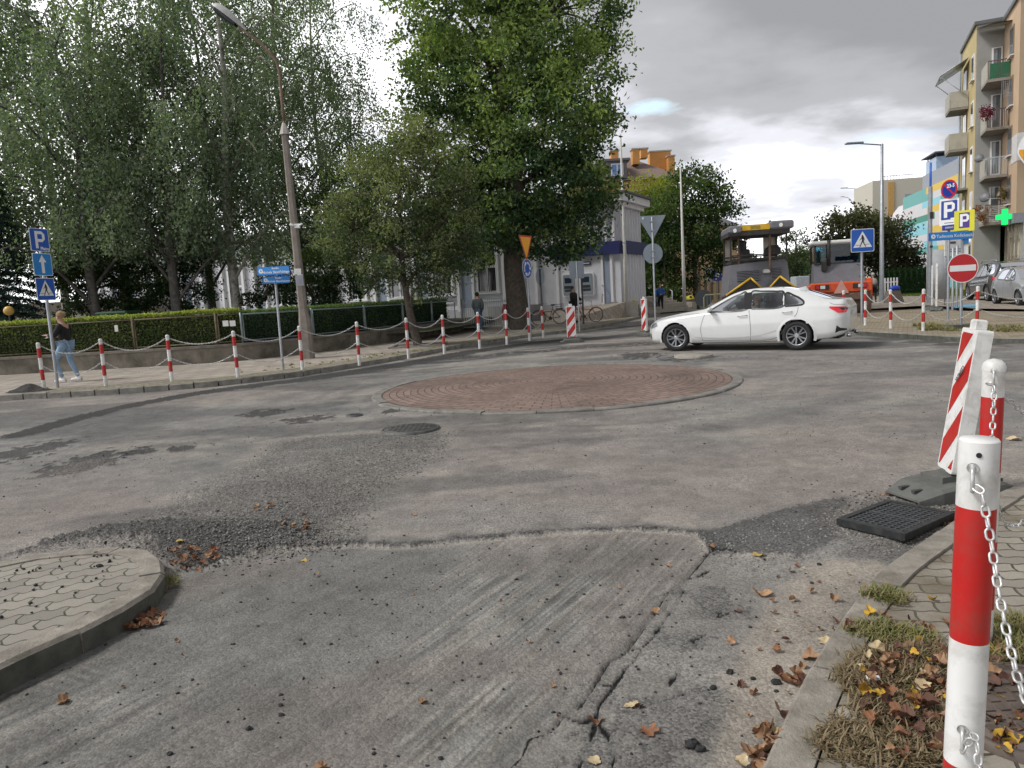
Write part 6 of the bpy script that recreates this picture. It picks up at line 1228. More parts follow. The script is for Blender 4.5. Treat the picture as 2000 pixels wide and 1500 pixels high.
a = P_(1205, 350, 0); mb = MB(); mb.box((a.x, Yb + .8, a.z + .9), (2.0, 2.4, 1.8)); mb.box((a.x, Yb + .7, a.z + 1.85), (2.6, 3.0, .22)); do = mb.build('dormer', mat('dormer grey', (.13, .12, .125), .7), t); mb = MB(); mb.box((a.x, Yb - .43, a.z + .9), (1.25, .06, 1.2)); mb.build('window_frame', wfr, do); mb = MB(); [mb.box((a.x + s * .30, Yb - .47, a.z + .9), (.46, .03, .98)) for s in (-1, 1)]; mb.build('pane', mat('blue sky glass', (.10, .22, .50), .1), do)
# tan hall
t = thing('hall', 'long tan hall with tall narrow windows behind the green tree', 'building', (0, 0, 0)); Yh = 62; xl, xr = A(1262, 560, Yh).x, A(1441, 560, Yh).x; zt = A(1430, 440, Yh).z; tan = mat('tan render', (.50, .36, .20), .85, var=.06, vs_=.7)
mb = MB(); mb.box(((xl + xr) / 2, Yh + 6, zt / 2), (xr - xl, 12, zt)); mb.build('wall', tan, t); mb = MB(); mb.add([(xl - .3, Yh - .3, zt), (xr + .2, Yh - .3, zt), (xr + .2, Yh + 12, zt), (xl - .3, Yh + 12, zt), (xl, Yh + 6, zt + 1.4), (xr, Yh + 6, zt + 1.4)], [(0, 1, 5, 4), (1, 2, 5), (2, 3, 4, 5), (3, 0, 4)]); mb.build('roof', roofd, t)
for px in range(1366, 1440, 12): a = A(px, 560, Yh); mb = MB(); mb.box((a.x, Yh - .02, 1.6), (.22, .06, 2.6)); mb.build('window', mat('brown slit glass', (.12, .085, .05), .4), t)
# ---- far and right trees
def far_tree(label, px, Y, lst, cols, top, leaf=.22, dens=7, per=60, z=.1, grp='trees along the far street', trunk=None, r0=.22, crad=.6, name='tree', ex=.3, limbs=True):
    base = Vector((A(px, 590, Y).x, Y, z)); return clump_tree(label, base, trunk or [(0, 0, -.1), (0, 0, 1.5), (0, 0, 3.2), (0, 0, 5)], PB(base, Y, lst), leaf=leaf, per=per, dens=dens, crad=crad, cols=cols, cols_top=top, name=name, r0=r0, group=grp, extra=ex, limbs=limbs)
far_tree('round dark green tree beside the right flagpole', 1359, 50, [(1300, 420, 1.7, 0), (1350, 370, 1.7, 0), (1400, 400, 1.5, 0), (1420, 460, 1.1, 0), (1360, 450, 1.9, -.5), (1310, 490, 1.6, 0), (1380, 510, 1.3, 0), (1280, 540, 1.0, 0), (1260, 480, 1.1, 0), (1340, 330, .7, 0), (1385, 345, .9, 0), (1330, 540, 1.1, 0)], ((.014, .04, .014), (.045, .085, .025)), (.11, .16, .04), dens=11, per=70)
far_tree('yellowish green tree in front of the tenement', 1258, 62, [(1235, 400, 1.8, 0), (1270, 375, 1.7, 0), (1290, 410, 1.7, 0), (1250, 440, 1.8, 0), (1300, 380, 1.2, 0), (1225, 440, 1.2, 0)], ((.05, .09, .015), (.14, .18, .03)), (.30, .32, .05), dens=9, per=70)
dk_c = ((.014, .022, .010), (.045, .055, .025)); dk_t = (.095, .10, .045)
far_tree('dark leafy tree left of the tall steel lamp', 1665, 52, [(1630, 450, 1.3, 0), (1660, 440, 1.5, 0), (1690, 450, 1.4, 0), (1650, 500, 1.5, 0), (1700, 490, 1.4, 0), (1610, 470, .6, 0)], dk_c, dk_t, dens=13)
far_tree('dark leafy tree right of the tall steel lamp', 1745, 54, [(1712, 440, 1.1, 0), (1740, 470, 1.3, 0), (1760, 440, .7, 0), (1740, 510, 1.6, 0), (1772, 500, 1.0, 0), (1770, 540, 1.3, 0), (1715, 540, 1.3, 0)], dk_c, dk_t, dens=13)
far_tree('pale green distant trees seen between paver and roller', 1570, 95, [(1560, 500, 2.0, 0), (1575, 530, 2.2, 0), (1555, 545, 2.0, 0), (1590, 540, 1.8, 0)], ((.05, .08, .04), (.12, .16, .09)), (.18, .22, .13), dens=5)
far_tree('distant dark tree behind the right end of the paver', 1556, 70, [(1552, 470, 1.2, 0), (1556, 510, 1.5, 0), (1560, 545, 1.4, 0)], ((.014, .03, .012), (.04, .07, .025)), (.07, .10, .03), dens=8)
far_tree('dark shrub beside the steps behind the railing', 1300, 49, [(1310, 570, .8, 0), (1290, 575, .5, 0), (1325, 575, .5, 0)], ((.03, .06, .02), (.08, .12, .04)), (.12, .16, .05), dens=14, grp='shrubs', r0=.08)
far_tree('tree behind the upper corner of the bank building', 1262, 52, [(1262, 480, 1.5, 0), (1275, 520, 1.4, 0), (1262, 560, 1.2, 0), (1285, 450, 1.2, 0)], ((.012, .035, .014), (.035, .07, .022)), (.06, .10, .03), dens=10)
TL = ['leftmost thuja', 'second thuja', 'third thuja', 'fourth thuja', 'middle thuja', 'fourth thuja from the right', 'third thuja from the right', 'second thuja from the right', 'rightmost thuja']
for k, px in enumerate(range(1722, 1812, 11)):
    base = (A(px, 575, 50).x, 50, .15); tt = thing('thuja', f'clipped conical thuja, number {k + 1} from the left in the row behind the grass' if False else TL[k] + ' in the row of small dark conical thujas behind the grass', 'shrub', base, 0, 'thuja row'); hh = 1.75
    if k == 0:
        z = rng.random(2600); a_ = rng.uniform(0, 2 * math.pi, 2600); rd = .42 * (1 - z) ** .7 + .03; P = np.stack([rd * np.cos(a_), rd * np.sin(a_), z * hh], 1) + rng.normal(0, .03, (2600, 3)); th0 = leaf_obj('foliage', [leaves(P, .10, 2, -.4, ((.012, .04, .016), (.04, .09, .03)))], tt); MB().cyl((0, 0, -.05), (0, 0, 1.2), .04, n=6).build('trunk', bark, tt)
    else:
        for c in children(bpy.data.objects['thuja']): c2_ = c.copy(); COL.objects.link(c2_); c2_.parent = tt
# distant tree line on the horizon
for k in range(16):
    px = 1180 + k * 60 + random.uniform(-20, 20); Yk = 170 + random.uniform(-20, 30)
    if k == 0: dt = clump_tree('distant low tree on the skyline, leftmost of the far row', Vector((A(px, 540, Yk).x, Yk, 0)), [(0, 0, 0), (0, 0, 4), (0, 0, 7)], [(Vector((0, 0, 6)), 3.2), (Vector((3, 0, 4.5)), 2.6), (Vector((-3, 1, 4.6)), 2.8)], leaf=.7, per=40, dens=4, crad=1.1, cols=((.04, .06, .04), (.09, .12, .07)), cols_top=(.13, .16, .09), name='distant_tree', r0=.3, group='distant tree row')
    else: dup(dt, (A(px, 540, Yk).x, Yk, 0), k * 1.3, f'distant low tree on the skyline, {([""] + ordn[1:] + ["thirteenth", "fourteenth", "fifteenth", "rightmost"])[k]} of the far row')
# grass tufts on the strip
n = 9000; gp = [A(px, 570, Y) for px, Y in ()]; gx = rng.uniform(0, 1, n); gy = rng.uniform(0, 1, n); c0_, c1_, c2_, c3_ = G(1735, 578, .16), G(1735, 567, .16), G(2100, 563, .16), G(2100, 579, .16)
P = np.array(c0_)[None] * ((1 - gx) * (1 - gy))[:, None] + np.array(c1_)[None] * ((1 - gx) * gy)[:, None] + np.array(c2_)[None] * (gx * gy)[:, None] + np.array(c3_)[None] * (gx * (1 - gy))[:, None]
g_ = leaf_obj('grass', [leaves(P + [0, 0, .03], .16, 5, -.5, ((.06, .10, .02), (.16, .22, .05)))], None); tag(g_, 'short green grass strip behind the right pavement', 'grass', kind='stuff')

# ================================================================ ROAD MACHINES
mgrey = mat('machine grey', (.16, .16, .182), .5, var=.08, dirt=(.13, .11, .09), dirt_amt=.6, dirt_s=3); mblack = mat('machine black', (.028, .026, .025), .7, var=.3, dirt=(.08, .06, .045), dirt_amt=.6, dirt_s=5); myel = mat('machine yellow', (.70, .42, .015), .5, var=.08, dirt=(.25, .17, .05), dirt_amt=.5, dirt_s=6)
mbrown = mat('dirty brown steel', (.16, .10, .07), .7, var=.25, dirt=(.06, .05, .04), dirt_amt=.6, dirt_s=6); lampw = mat('lamp glass', (.75, .76, .72), .1); vinyl = mat('cream side sheet', (.46, .42, .34), .35)
q = G(1484, 640, .0); q.y = 27; q.x = A(1484, 600, 27).x; t = thing('road_paver', 'grey and yellow road paver with raised hopper wings, behind the white car', 'road paver', (q.x, q.y, 0), R(-9)); t.scale = (.84, .84, .975)

def hb(name, m_, boxes, parent=t, r=.02):
    for k, (c, d) in enumerate(boxes): mb = MB(); mb.rbox(c, d, r); mb.build(name, m_, parent)
mb = MB(); hw = 1.22  # hood with slanted front
mb.add([(-hw - .12, 0, 1.1), (hw + .1, 0, 1.1), (hw - .02, .25, 2.42), (-hw + .06, .25, 2.30), (-hw - .12, 2.6, 1.1), (hw + .1, 2.6, 1.1), (hw - .02, 2.6, 2.42), (-hw + .06, 2.6, 2.30)], [(0, 1, 2, 3), (3, 2, 6, 7), (0, 3, 7, 4), (1, 5, 6, 2), (4, 7, 6, 5)]); mb.build('hood', mgrey, t)
def grille(x0, x1, z0, z1, n):
    g = MB(); tilt = lambda z: .25 * (z - 1.1) / 1.25
    g.add([(x0, tilt(z0) - .012, z0), (x1, tilt(z0) - .012, z0), (x1, tilt(z1) - .012, z1), (x0, tilt(z1) - .012, z1)], [(0, 1, 2, 3)]); o = g.build('grille', black, t); g = MB()
    for k in range(n): z = z0 + (z1 - z0) * (k + .5) / n; g.box(((x0 + x1) / 2, tilt(z) - .035, z + .02), (x1 - x0 + .04, .04, .032))
    tag(g.build('grille_slats', mgrey, o), kind='stuff')
grille(-.90, .02, 1.66, 2.06, 7); grille(.56, .95, 1.72, 2.12, 7)
mb = MB(); mb.box((-.35, .9, 3.60), (1.5, 2.6, .20), 0); mb.build('roof_panel', myel, t); mb = MB(); mb.rbox((-1.02, .9, 3.56), (.52, 2.8, .28), .06); mb.rbox((.88, .9, 3.63), (.94, 2.8, .30), .06); mb.build('roof_end', mgrey, t)
mb = MB(); mb.box((-.05, .9, 3.40), (2.5, 2.7, .16)); mb.build('roof_underside', mblack, t)
for x, z in ((-1.05, 3.52), (.82, 3.62)): mb = MB(); mb.cyl((x, -.50, z), (x, -.54, z), .075, n=12); mb.build('work_light', lampw, t)
mb = MB(); mb.box((-.2, -.405, 3.60), (.38, .01, .10)); mb.build('roof_lettering', mat('faded print', (.30, .22, .03), .7), t)
for x, y in ((-1.18, -.1), (1.12, -.1), (-1.18, 2.0), (1.12, 2.0), (-.80, .3)): mb = MB(); mb.box((x, y, 2.85), (.07, .07, 1.05)); mb.build('roof_post', mblack if x != -.8 else mbrown, t)
for c, d in (((0, -.1, 2.62), (2.3, .05, .05)), ((0, 2.0, 2.62), (2.3, .05, .05)), ((0, -.1, 2.46), (2.34, .08, .08)), ((-.55, .3, 3.1), (.05, .05, .6))): mb = MB(); mb.box(c, d); mb.build('guard_rail', mblack, t)
mb = MB(); mb.box((.0, 1.5, 2.38), (2.3, 2.4, .10)); mb.build('platform', mblack, t)
mb = MB(); mb.box((.83, 2.1, 2.95), (.56, .02, .85)); mb.build('side_sheet', vinyl, t); mb = MB(); mb.box((-.98, 2.1, 2.95), (.34, .02, .85)); mb.build('side_sheet', vinyl, t)
mb = MB(); mb.rbox((-.50, .8, 2.66), (.46, .5, .42), .05); mb.rbox((-.52, 1.0, 3.0), (.34, .14, .42), .05); mb.build('seat', mblack, t); mb = MB(); mb.rbox((.70, .7, 2.74), (.62, .5, .28), .05); mb.rbox((.72, .7, 2.90), (.42, .42, .10), .03); mb.build('control_console', mblack, t)
MB().tube([(.42, -.16, 2.0), (.42, -.20, 2.2), (.42, -.18, 3.1), (.44, -.18, 3.82)], .055, 10).build('exhaust', mbrown, t); mb = MB(); mb.rbox((.28, -.12, 1.98), (.30, .22, .18), .05); mb.build('exhaust_bend', mat('silver muffler', (.45, .43, .40), .4, .6), t)
for sgn in (-1, 1):     # hopper wings folded up
    xo = 1.62 if sgn < 0 else 1.42; pts = [(sgn * .34, .05), (sgn * .60 if sgn > 0 else -.62, .62), (sgn * xo * .95, .18), (sgn * xo, -.25), (sgn * .5, -.55)]
    mb = MB(); F_ = [(x, -1.35, 1.15 + z) for x, z in [(sgn * .02, .12), (sgn * .58, .60), (sgn * xo, .02), (sgn * xo * .98, -.62), (sgn * .02, -.62)]]; B_ = [(x * .98, .0 - .05, z - .05) for x, y, z in F_]
    n_ = len(F_); mb.add(F_ + B_, [tuple(range(n_))[::sgn], tuple(range(2 * n_ - 1, n_ - 1, -1))[::sgn]] + [(i, (i + 1) % n_, n_ + (i + 1) % n_, n_ + i)[::-sgn] for i in range(n_)]); mb.build('hopper_wing', mblack, t)
    mb = MB(); a_, b_, c_ = F_[0], F_[1], F_[2]; mb.tube([(a_[0] + sgn * .16, -1.40, a_[2] + .14), (b_[0], -1.40, b_[2] + .02)], .035, 6); mb.tube([(b_[0], -1.40, b_[2] + .02), (c_[0] * .98, -1.40, c_[2] + .03)], .040, 6); mb.build('wing_edge', myel, t)
    mb = MB(); tk = [( -.3, .28), (-.1, .06), (2.8, .06), (3.1, .3), (2.9, .62), (0, .62)]; mb.prism(tk, -.18, .18, 0, TR((sgn * 1.0, 0, 0), R(90), R(90)) if False else Matrix.Translation((sgn * 1.0, 0, 0)) @ Euler((R(90), 0, R(90))).to_matrix().to_4x4()); mb.build('track', mblack, t)
hb('hopper_floor', mblack, [((0, -.8, .62), (2.9, 1.1, .5))]); hb('push_roller', mbrown, [((0, -1.42, .42), (2.2, .16, .2))]); hb('screed', mgrey, [((0, 3.3, .45), (2.9, .7, .6))]); hb('chassis', mblack, [((0, 1.2, .85), (1.7, 3.2, .55))])

# pneumatic / tandem roller
orange = mat('roller orange', (.72, .085, .012), .42, var=.06, dirt=(.30, .07, .03), dirt_amt=.45, dirt_s=5); cabg = glassmat('cab glass', (.16, .36, .44), .30)
t = thing('road_roller', 'orange road roller with blue tinted cab and pale triangle, right of the paver', 'road roller', (A(1640, 600, 30).x, 30, 0), R(-17))
mb = MB(); mb.add([(-.98, -.3, 1.38), (.92, -.3, 1.38), (.86, .15, 2.15), (-.92, .15, 2.15), (-.98, 1.2, 1.38), (.92, 1.2, 1.38), (.86, 1.2, 2.18), (-.92, 1.2, 2.18)], [(0, 1, 2, 3), (3, 2, 6, 7), (0, 3, 7, 4), (1, 5, 6, 2), (4, 7, 6, 5)]); mb.build('engine_hood', mgrey, t)
def rhb(name, m_, c, d, r=.03): mb = MB(); mb.rbox(c, d, r); return mb.build(name, m_, t)
rhb('cab_roof', mat('cab roof white', (.60, .60, .57), .5), (-.02, .95, 2.98), (2.0, 2.0, .17), .06); rhb('cab_glass', cabg, (-.02, .95, 2.52), (1.76, 1.7, .74), .01)
for x in (-.90, .86): 
    for y in (.08, 1.8): mb = MB(); mb.box((x, y, 2.52), (.08, .08, .76)); mb.build('cab_pillar', mblack, t)
rhb('driver_seat', mblack, (.0, 1.0, 2.4), (.5, .5, .5), .05)
MB().cyl((-.40, -.02, 2.05), (-.40, -.02, 3.08), .07, n=10).build('exhaust', mblack, t); rhb('intake_box', mblack, (-.58, -.05, 2.05), (.2, .14, .42)); mb = MB(); mb.tube([(.62, -.1, 2.05), (.85, -.2, 1.95), (.80, -.22, 1.6), (.62, -.16, 1.52)], .018, 6); mb.build('hose', mblack, t)
rhb('rear_body', orange, (0, -.12, 1.17), (2.2, 1.0, .42), .05); rhb('side_panel', orange, (1.05, .6, 1.1), (.22, 1.9, .75), .04); rhb('side_panel', orange, (-1.08, .6, 1.05), (.18, 1.9, .45), .04)
for x in (-.72, .66): o = rhb('tail_light', mblack, (x, -.635, 1.21), (.52, .05, .20), .02); mb = MB(); mb.box((x + .02, -.665, 1.21), (.18, .02, .13)); mb.build('clear_lens', lampw, o); mb = MB(); mb.box((x + (-.17 if x < 0 else .17), -.665, 1.21), (.13, .02, .14)); mb.build('red_lens', sred, o)
mb = MB(); face(mb, [(-.30, -.2), (.26, -.2), (-.02, .34)], .64 + .0, 0, .02); mb.build('warning_triangle', mat('faded triangle', (.62, .33, .28), .5), t); 
for c in children(t):
    if c.name.startswith('warning'): c.location = (0, -1.29, 1.14)
mb = MB(); mb.cyl((-.85, .1, .55), (.85, .1, .55), .55, n=36); [mb.cyl((-.86 + .0, .1, .55), (.86, .1, .55), .30, n=20)]; mb.build('drum', mbrown, t)
for x in (-.72, -.26, .22, .68): mb = MB(); mb.lathe([(.30, -.17), (.50, -.17), (.55, -.12), (.55, .12), (.50, .17), (.30, .17)], n=26, T=TR((x, 2.6, .55), 0, 0, R(90))); mb.build('tyre', mblack, t)
mb = MB(); mb.lathe([(.001, -.16), (.30, -.15), (.48, -.16), (.55, -.10), (.55, .10), (.48, .16), (.30, .15), (.001, .16)], n=28, T=TR((.93, -.05, .55), 0, 0, R(90))); mb.build('tyre', mbrown, t); rhb('scraper', mbrown, (0, -.60, .80), (1.9, .10, .28)); rhb('chassis', mblack, (0, 1.5, 1.0), (1.6, 2.6, .4))
# second orange machine glimpsed behind
t = thing('road_machine', 'small pale and orange machine glimpsed between paver and roller', 'machine', (A(1574, 580, 44).x, 44, 0), 0); rhb('body', orange, (0, .4, .75), (1.2, 1.2, .5)); rhb('cab', mat('pale cab', (.40, .45, .48), .4), (-.15, .5, 1.35), (.8, .9, .8)); 
for s in (-.5, .5): mb = MB(); mb.lathe([(.001, -.12), (.33, -.12), (.36, 0), (.33, .12), (.001, .12)], n=18, T=TR((s, .2, .36), 0, 0, R(90))); mb.build('wheel', mblack, t)
# planter, picket, distant small signs
t = thing('concrete_planter', 'trapezoid concrete planter with a blue bag on top by the tall lamp', 'planter', G(1744, 592, .13), R(10)); mb = MB(); mb.add([(-.32, -.3, 0), (.42, -.3, 0), (.42, .3, 0), (-.32, .3, 0), (-.26, -.22, .62), (.24, -.22, .62), (.24, .22, .62), (-.26, .22, .62)], [(0, 1, 5, 4), (1, 2, 6, 5), (2, 3, 7, 6), (3, 0, 4, 7), (4, 5, 6, 7)]); mb.build('tub', bconc, t)
q = G(1746, 592, .13); t = thing('plastic_bag', 'crumpled blue bag lying on the concrete planter', 'bag', q + Vector((0, 0, .62))); mb = MB(); mb.sphere((0, 0, .12), .2, 7, sc=(1.2, .8, .65)); mb.sphere((.18, .02, .12), .13, 6); mb.build('bag', mat('blue plastic', (.02, .06, .40), .35, var=.3, vs_=8), t)
t = thing('picket_panel', 'short white picket panel beside the tall steel lamp', 'fence', G(1737, 586, .13)); mb = MB(); [mb.box((-.42 + .17 * k, 0, .62), (.08, .03, 1.24)) for k in range(6)]; [mb.box((0, .03, z), (1.0, .03, .07)) for z in (.3, 1.0)]; tag(mb.build('pickets', swhite, t), kind='stuff')
t = thing('direction_sign', 'small upside down triangle sign back far behind the car bonnet', 'sign', (A(1384, 560, 55).x, 55, .1)); MB().cyl((0, 0, 0), (0, 0, 2.4), .06, n=8).build('pole', mat('brown pole', (.28, .17, .10), .7), t); mb = MB(); face(mb, [(-.40, 2.65), (0, 1.95), (.40, 2.65)], .05, 0, .02); mb.build('plate', galv_d, t); mb = MB(); mb.rbox((0, -.04, 1.75), (.55, .04, .28), .02); mb.build('lower_plate', galv_d, t)
t = thing('parking_sign', 'small blue parking sign far behind the car bonnet', 'sign', (A(1401, 560, 50).x, 50, .1)); MB().cyl((0, 0, 0), (0, 0, 2.0), .04, n=8).build('pole', galv, t); mb = MB(); T = TR((0, -.05, 1.98), 0); face(mb, rrect(0, 0, .55, .60, .03), 0, 0, .02, T); Pmark(mb, .95, -.021, 1, T); mb.build('plate', [blue_d, swhite], t)
t = thing('round_board', 'dark grey round sign back low behind the car bonnet', 'sign', (A(1374, 590, 36).x, 36, .0)); mb = MB(); face(mb, circ2(0, .93, .42), 0, 0, .02); mb.build('disc', mat('dark disc', (.10, .11, .12), .6), t); MB().cyl((0, .03, 0), (0, .03, 1.3), .03, n=8).build('pole', galv, t)
t = thing('road_barrier', 'pale yellow topped tubular barrier behind the car bonnet', 'barrier', (A(1396, 590, 34).x, 34, 0)); mb = MB(); mb.tube([(-.5, 0, 0), (-.5, 0, 1.0), (-.42, 0, 1.12), (.6, 0, 1.12), (.68, 0, 1.0), (.68, 0, 0)], .03, 8); mb.build('tube_frame', mat('pale yellow tube', (.55, .55, .30), .5), t); mb = MB(); [mb.cyl((-.35 + .16 * k, 0, .15), (-.35 + .16 * k, 0, 1.1), .012, n=5) for k in range(6)]; tag(mb.build('bars', galv, t), kind='stuff')
# ================================================================ CARS
tyre_m = mat('tyre rubber', (.022, .022, .023), .85, var=.2); alloy = mat('alloy', (.42, .43, .45), .3, .7, var=.05); trimb = mat('black trim', (.015, .015, .017), .3, coat=.3); cglass = glassmat('car glass', (.78, .84, .84), .34); under = mat('underbody', (.02, .02, .02), .9)
redl = mat('tail lamp red', (.55, .008, .015), .15, coat=.8, emit=((.6, .01, .02), .12)); hl = mat('headlamp', (.30, .32, .35), .1, .3, coat=.8); seatm = mat('dark seat', (.05, .05, .052), .8); plate_m = mat('number plate', (.70, .70, .68), .5); chrome = mat('chrome', (.6, .6, .62), .15, 1.)
def car(name, label, S, paint, loc, rz, wheels, rw, steer=0., windows=(), detail=True, roofpaint=None, spoke=5):
    t = thing(name, label, 'car', loc, rz)
    xs = np.array(sorted(set(list(np.round(np.linspace(S['x0'], S['x1'], 150), 4)) + list(S['cuts']) + [S['x0'] + v for v in (.004, .012, .02)] + [S['x1'] - v for v in (.004, .012, .02)])))
    def cv(k, sm=.07):
        a = np.array(S[k]); a = a[np.argsort(a[:, 0])]; f = lambda x: np.interp(x, a[:, 0], a[:, 1])
        return lambda x: sum(f(np.clip(x + o * sm, S['x0'], S['x1'])) * w for o, w in ((-1, .2), (-.5, .2), (0, .2), (.5, .2), (1, .2)))
    zt, zb_, w, wt, zl = cv('top'), cv('belt'), cv('w'), cv('wt', .12), cv('bot')
    def sec(x):
        T, B, W, Q, l = float(zt(x)), float(zb_(x)), float(w(x)), float(wt(x)), float(zl(x)); B = min(B, T - .02); h = B - l; rl = B + (T - B) * .90; P = [(0, l), (W * .80, l), (W * .955, l + .04), (W * .985, l + h * .20), (W * .992, l + h * .34), (W * 1.0, l + h * .50), (W * .998, l + h * .62), (W * .988, l + h * .74), (W * .978, l + h * .84), (W * .965, l + h * .93), (W * .945, B)]
        x0_, z0_ = W * .925, B + .012
        for k in range(1, 7): f = k / 6; P.append((x0_ + (Q - x0_) * f ** 1.12, z0_ + (rl - z0_) * f))
        P += [(Q * .93, T - (T - rl) * .35), (Q * .80, T - .012), (Q * .5, T - .003), (0, T)]; return P
    secs = [sec(x) for x in xs]; nr = len(secs[0])
    def side_y(x, z):
        P = sec(x)[2:18]; zz = [p[1] for p in P]; return float(np.interp(z, zz, [p[0] for p in P]))
    glass_top = S['glass']; body = MB(); gls = {k: MB() for k in glass_top}; V = []
    for i, x in enumerate(xs):
        for y, z in secs[i]: V.append((x, y, z))
        for y, z in secs[i]: V.append((x, -y, z))
    st = 2 * nr; body.v = V; fb = []; gf = {k: [] for k in glass_top}
    def inpoly(x, z, pl):
        r = False
        for i in range(len(pl)):
            (x0, y0), (x1, y1) = pl[i], pl[(i + 1) % len(pl)]
            if (y0 > z) != (y1 > z) and x < (x1 - x0) * (z - y0) / (y1 - y0) + x0: r = not r
        return r
    for i in range(len(xs) - 1):
        xm = (xs[i] + xs[i + 1]) / 2
        for j in range(nr - 1):
            zm = (secs[i][j][1] + secs[i][j + 1][1]) / 2; ym = (secs[i][j][0] + secs[i][j + 1][0]) / 2
            if any(math.hypot(xm - wx, zm - rw) < rw + .055 for wx in wheels) and ym > .45 and j < 10: continue
            if any(inpoly(xm, zm, pl) for pl in windows) and 9 < j < 17: continue
            g = next((k for k, (a, b) in glass_top.items() if a <= xm <= b and j >= 16 and j > 16), None)
            for s in (0, nr):
                f = (i * st + s + j, i * st + s + j + 1, (i + 1) * st + s + j + 1, (i + 1) * st + s + j); f = f if s else f[::-1]
                (gf[g] if g else fb).append(f)
    for e, rev in ((0, 0), (len(xs) - 1, 1)):
        ring = [e * st + j for j in range(nr)] + [e * st + nr + j for j in range(nr - 2, 0, -1)]; fb.append(tuple(ring if rev else ring[::-1]))
    body.f = fb; body.m = [0] * len(fb); body.sm = [True] * (len(fb) - 2) + [False] * 2; body.build('body', paint, t)
    for g in gls: m_ = MB(); m_.v = V; m_.f = gf[g]; m_.m = [0] * len(gf[g]); m_.sm = [True] * len(gf[g]); m_.build(g, cglass, t)
    def patch(name, pl, m_, off=.004, n=26, rows=6, sides=(1, -1), parent=t, build=True):
        xa, xb = min(p[0] for p in pl), max(p[0] for p in pl); outs = []
        for sd in sides:
            mb = MB(); rg = []
            for k in range(n + 1):
                x = xa + (xb - xa) * (.002 + .996 * k / n); zz = []
                for i in range(len(pl)):
                    (x0, z0), (x1, z1) = pl[i], pl[(i + 1) % len(pl)]
                    if (x0 - x) * (x1 - x) <= 0 and x0 != x1: zz.append(z0 + (z1 - z0) * (x - x0) / (x1 - x0))
                lo, hi = min(zz), max(zz); rg.append([(x, sd * (side_y(x, lo + (hi - lo) * q / rows) + off), lo + (hi - lo) * q / rows) for q in range(rows + 1)])
            mb.quadgrid(rg, 0, True, flip=(sd > 0)); outs.append(mb.build(name, m_, parent))
        return outs
    def line(name, pts, m_, wd=.010, off=.003, sides=(1, -1)):
        for sd in sides:
            mb = MB(); P = [Vector(p) for p in smooth_line(pts, 6)]
            L_ = off_line(P, wd / 2, 1); R_ = off_line(P, wd / 2, -1); mb.quadgrid([[(a.x, sd * (side_y(a.x, a.y) + off), a.y), (b.x, sd * (side_y(b.x, b.y) + off), b.y)] for a, b in zip(L_, R_)], 0, True, flip=(sd < 0)); mb.build(name, m_, t)
    for pl in windows:
        patch('side_window', pl, cglass, .002); line('window_trim', list(pl) + [pl[0]], trimb, .035, .006)
    for wx in wheels:
        for sd in (1, -1):
            mb = MB(); rg = []; rg2 = []; rl = rw + .05
            for k in range(25):
                a = R(-18 + 216 * k / 24); c, s_ = math.cos(a), math.sin(a); row = []
                for r_ in (rl, rl + .012, rl + .055): x, z = wx + c * r_, rw + s_ * r_; row.append((x, sd * (side_y(x, max(z, float(zl(x)) + .03)) + (.012 if r_ < rl + .05 else .001)), max(z, .12)))
                rg.append(row); x, z = wx + c * rl, rw + s_ * rl; rg2.append([(x, sd * .42, max(z, .12)), (x, sd * (side_y(x, max(z, .25)) + .01), max(z, .12))])
            mb.quadgrid(rg, 0, True, flip=(sd < 0)); mb.build('wheel_arch', paint if S.get('arch') is None else S['arch'], t); mb = MB(); mb.quadgrid(rg2, 0, True, flip=(sd < 0)); mb.quadgrid([[(p[0][0], sd * .43, p[0][2]), (wx, sd * .43, rw)] for p in rg2], 0); mb.build('arch_liner', under, t)
    x0, x1 = S['x0'], S['x1']
    mb = MB(); mb.box(((x0 + x1) / 2, 0, .27), (x1 - x0 - .5, .86, .12)); mb.build('underbody', under, t)
    for k, wx in enumerate(wheels):
        for sd in (1, -1):
            wh = bpy.data.objects.new('wheel', None); COL.objects.link(wh); wh.parent = t; wh.location = (wx, sd * S['track'], rw); wh.rotation_euler.z = (steer if k == 0 else 0) + (0 if sd > 0 else math.pi)
            TT = TR((0, 0, 0), 0, R(-90)); b = .105; mb = MB(); mb.lathe([(rw * .66, -b), (rw * .9, -b - .004), (rw * .985, -b + .022), (rw, -b + .05), (rw, b - .05), (rw * .985, b - .022), (rw * .9, b + .004), (rw * .68, b - .004), (rw * .66, b - .03)], n=40, T=TT); mb.build('tyre', tyre_m, wh)
            mb = MB(); mb.lathe([(rw * .70, b - .006), (rw * .66, b - .002), (rw * .63, b - .02), (rw * .62, -b)], n=36, T=TT); mb.cyl((0, b - .05, 0), (0, b - .018, 0), .065, .045, n=14)
            for q in range(spoke):
                for da in ((-9, 9) if detail else (0,)):
                    a = R(q * 360 / spoke + da + 90 * 0); a2 = R(q * 360 / spoke + da * 1.55); wdt = .017 if detail else .035; p0 = Vector((math.cos(a) * .04, b - .022, math.sin(a) * .04)); p1 = Vector((math.cos(a2) * rw * .645, b - .012, math.sin(a2) * rw * .645)); nn_ = Vector((-math.sin(a2), 0, math.cos(a2))) * wdt; dd = Vector((0, .026, 0))
                    mb.add([p0 - nn_ * .8, p0 + nn_ * .8, p1 + nn_, p1 - nn_, p0 - nn_ * .8 - dd, p0 + nn_ * .8 - dd, p1 + nn_ - dd, p1 - nn_ - dd], [(0, 1, 2, 3), (3, 2, 1, 0), (4, 5, 1, 0), (5, 6, 2, 1), (6, 7, 3, 2), (7, 4, 0, 3)])
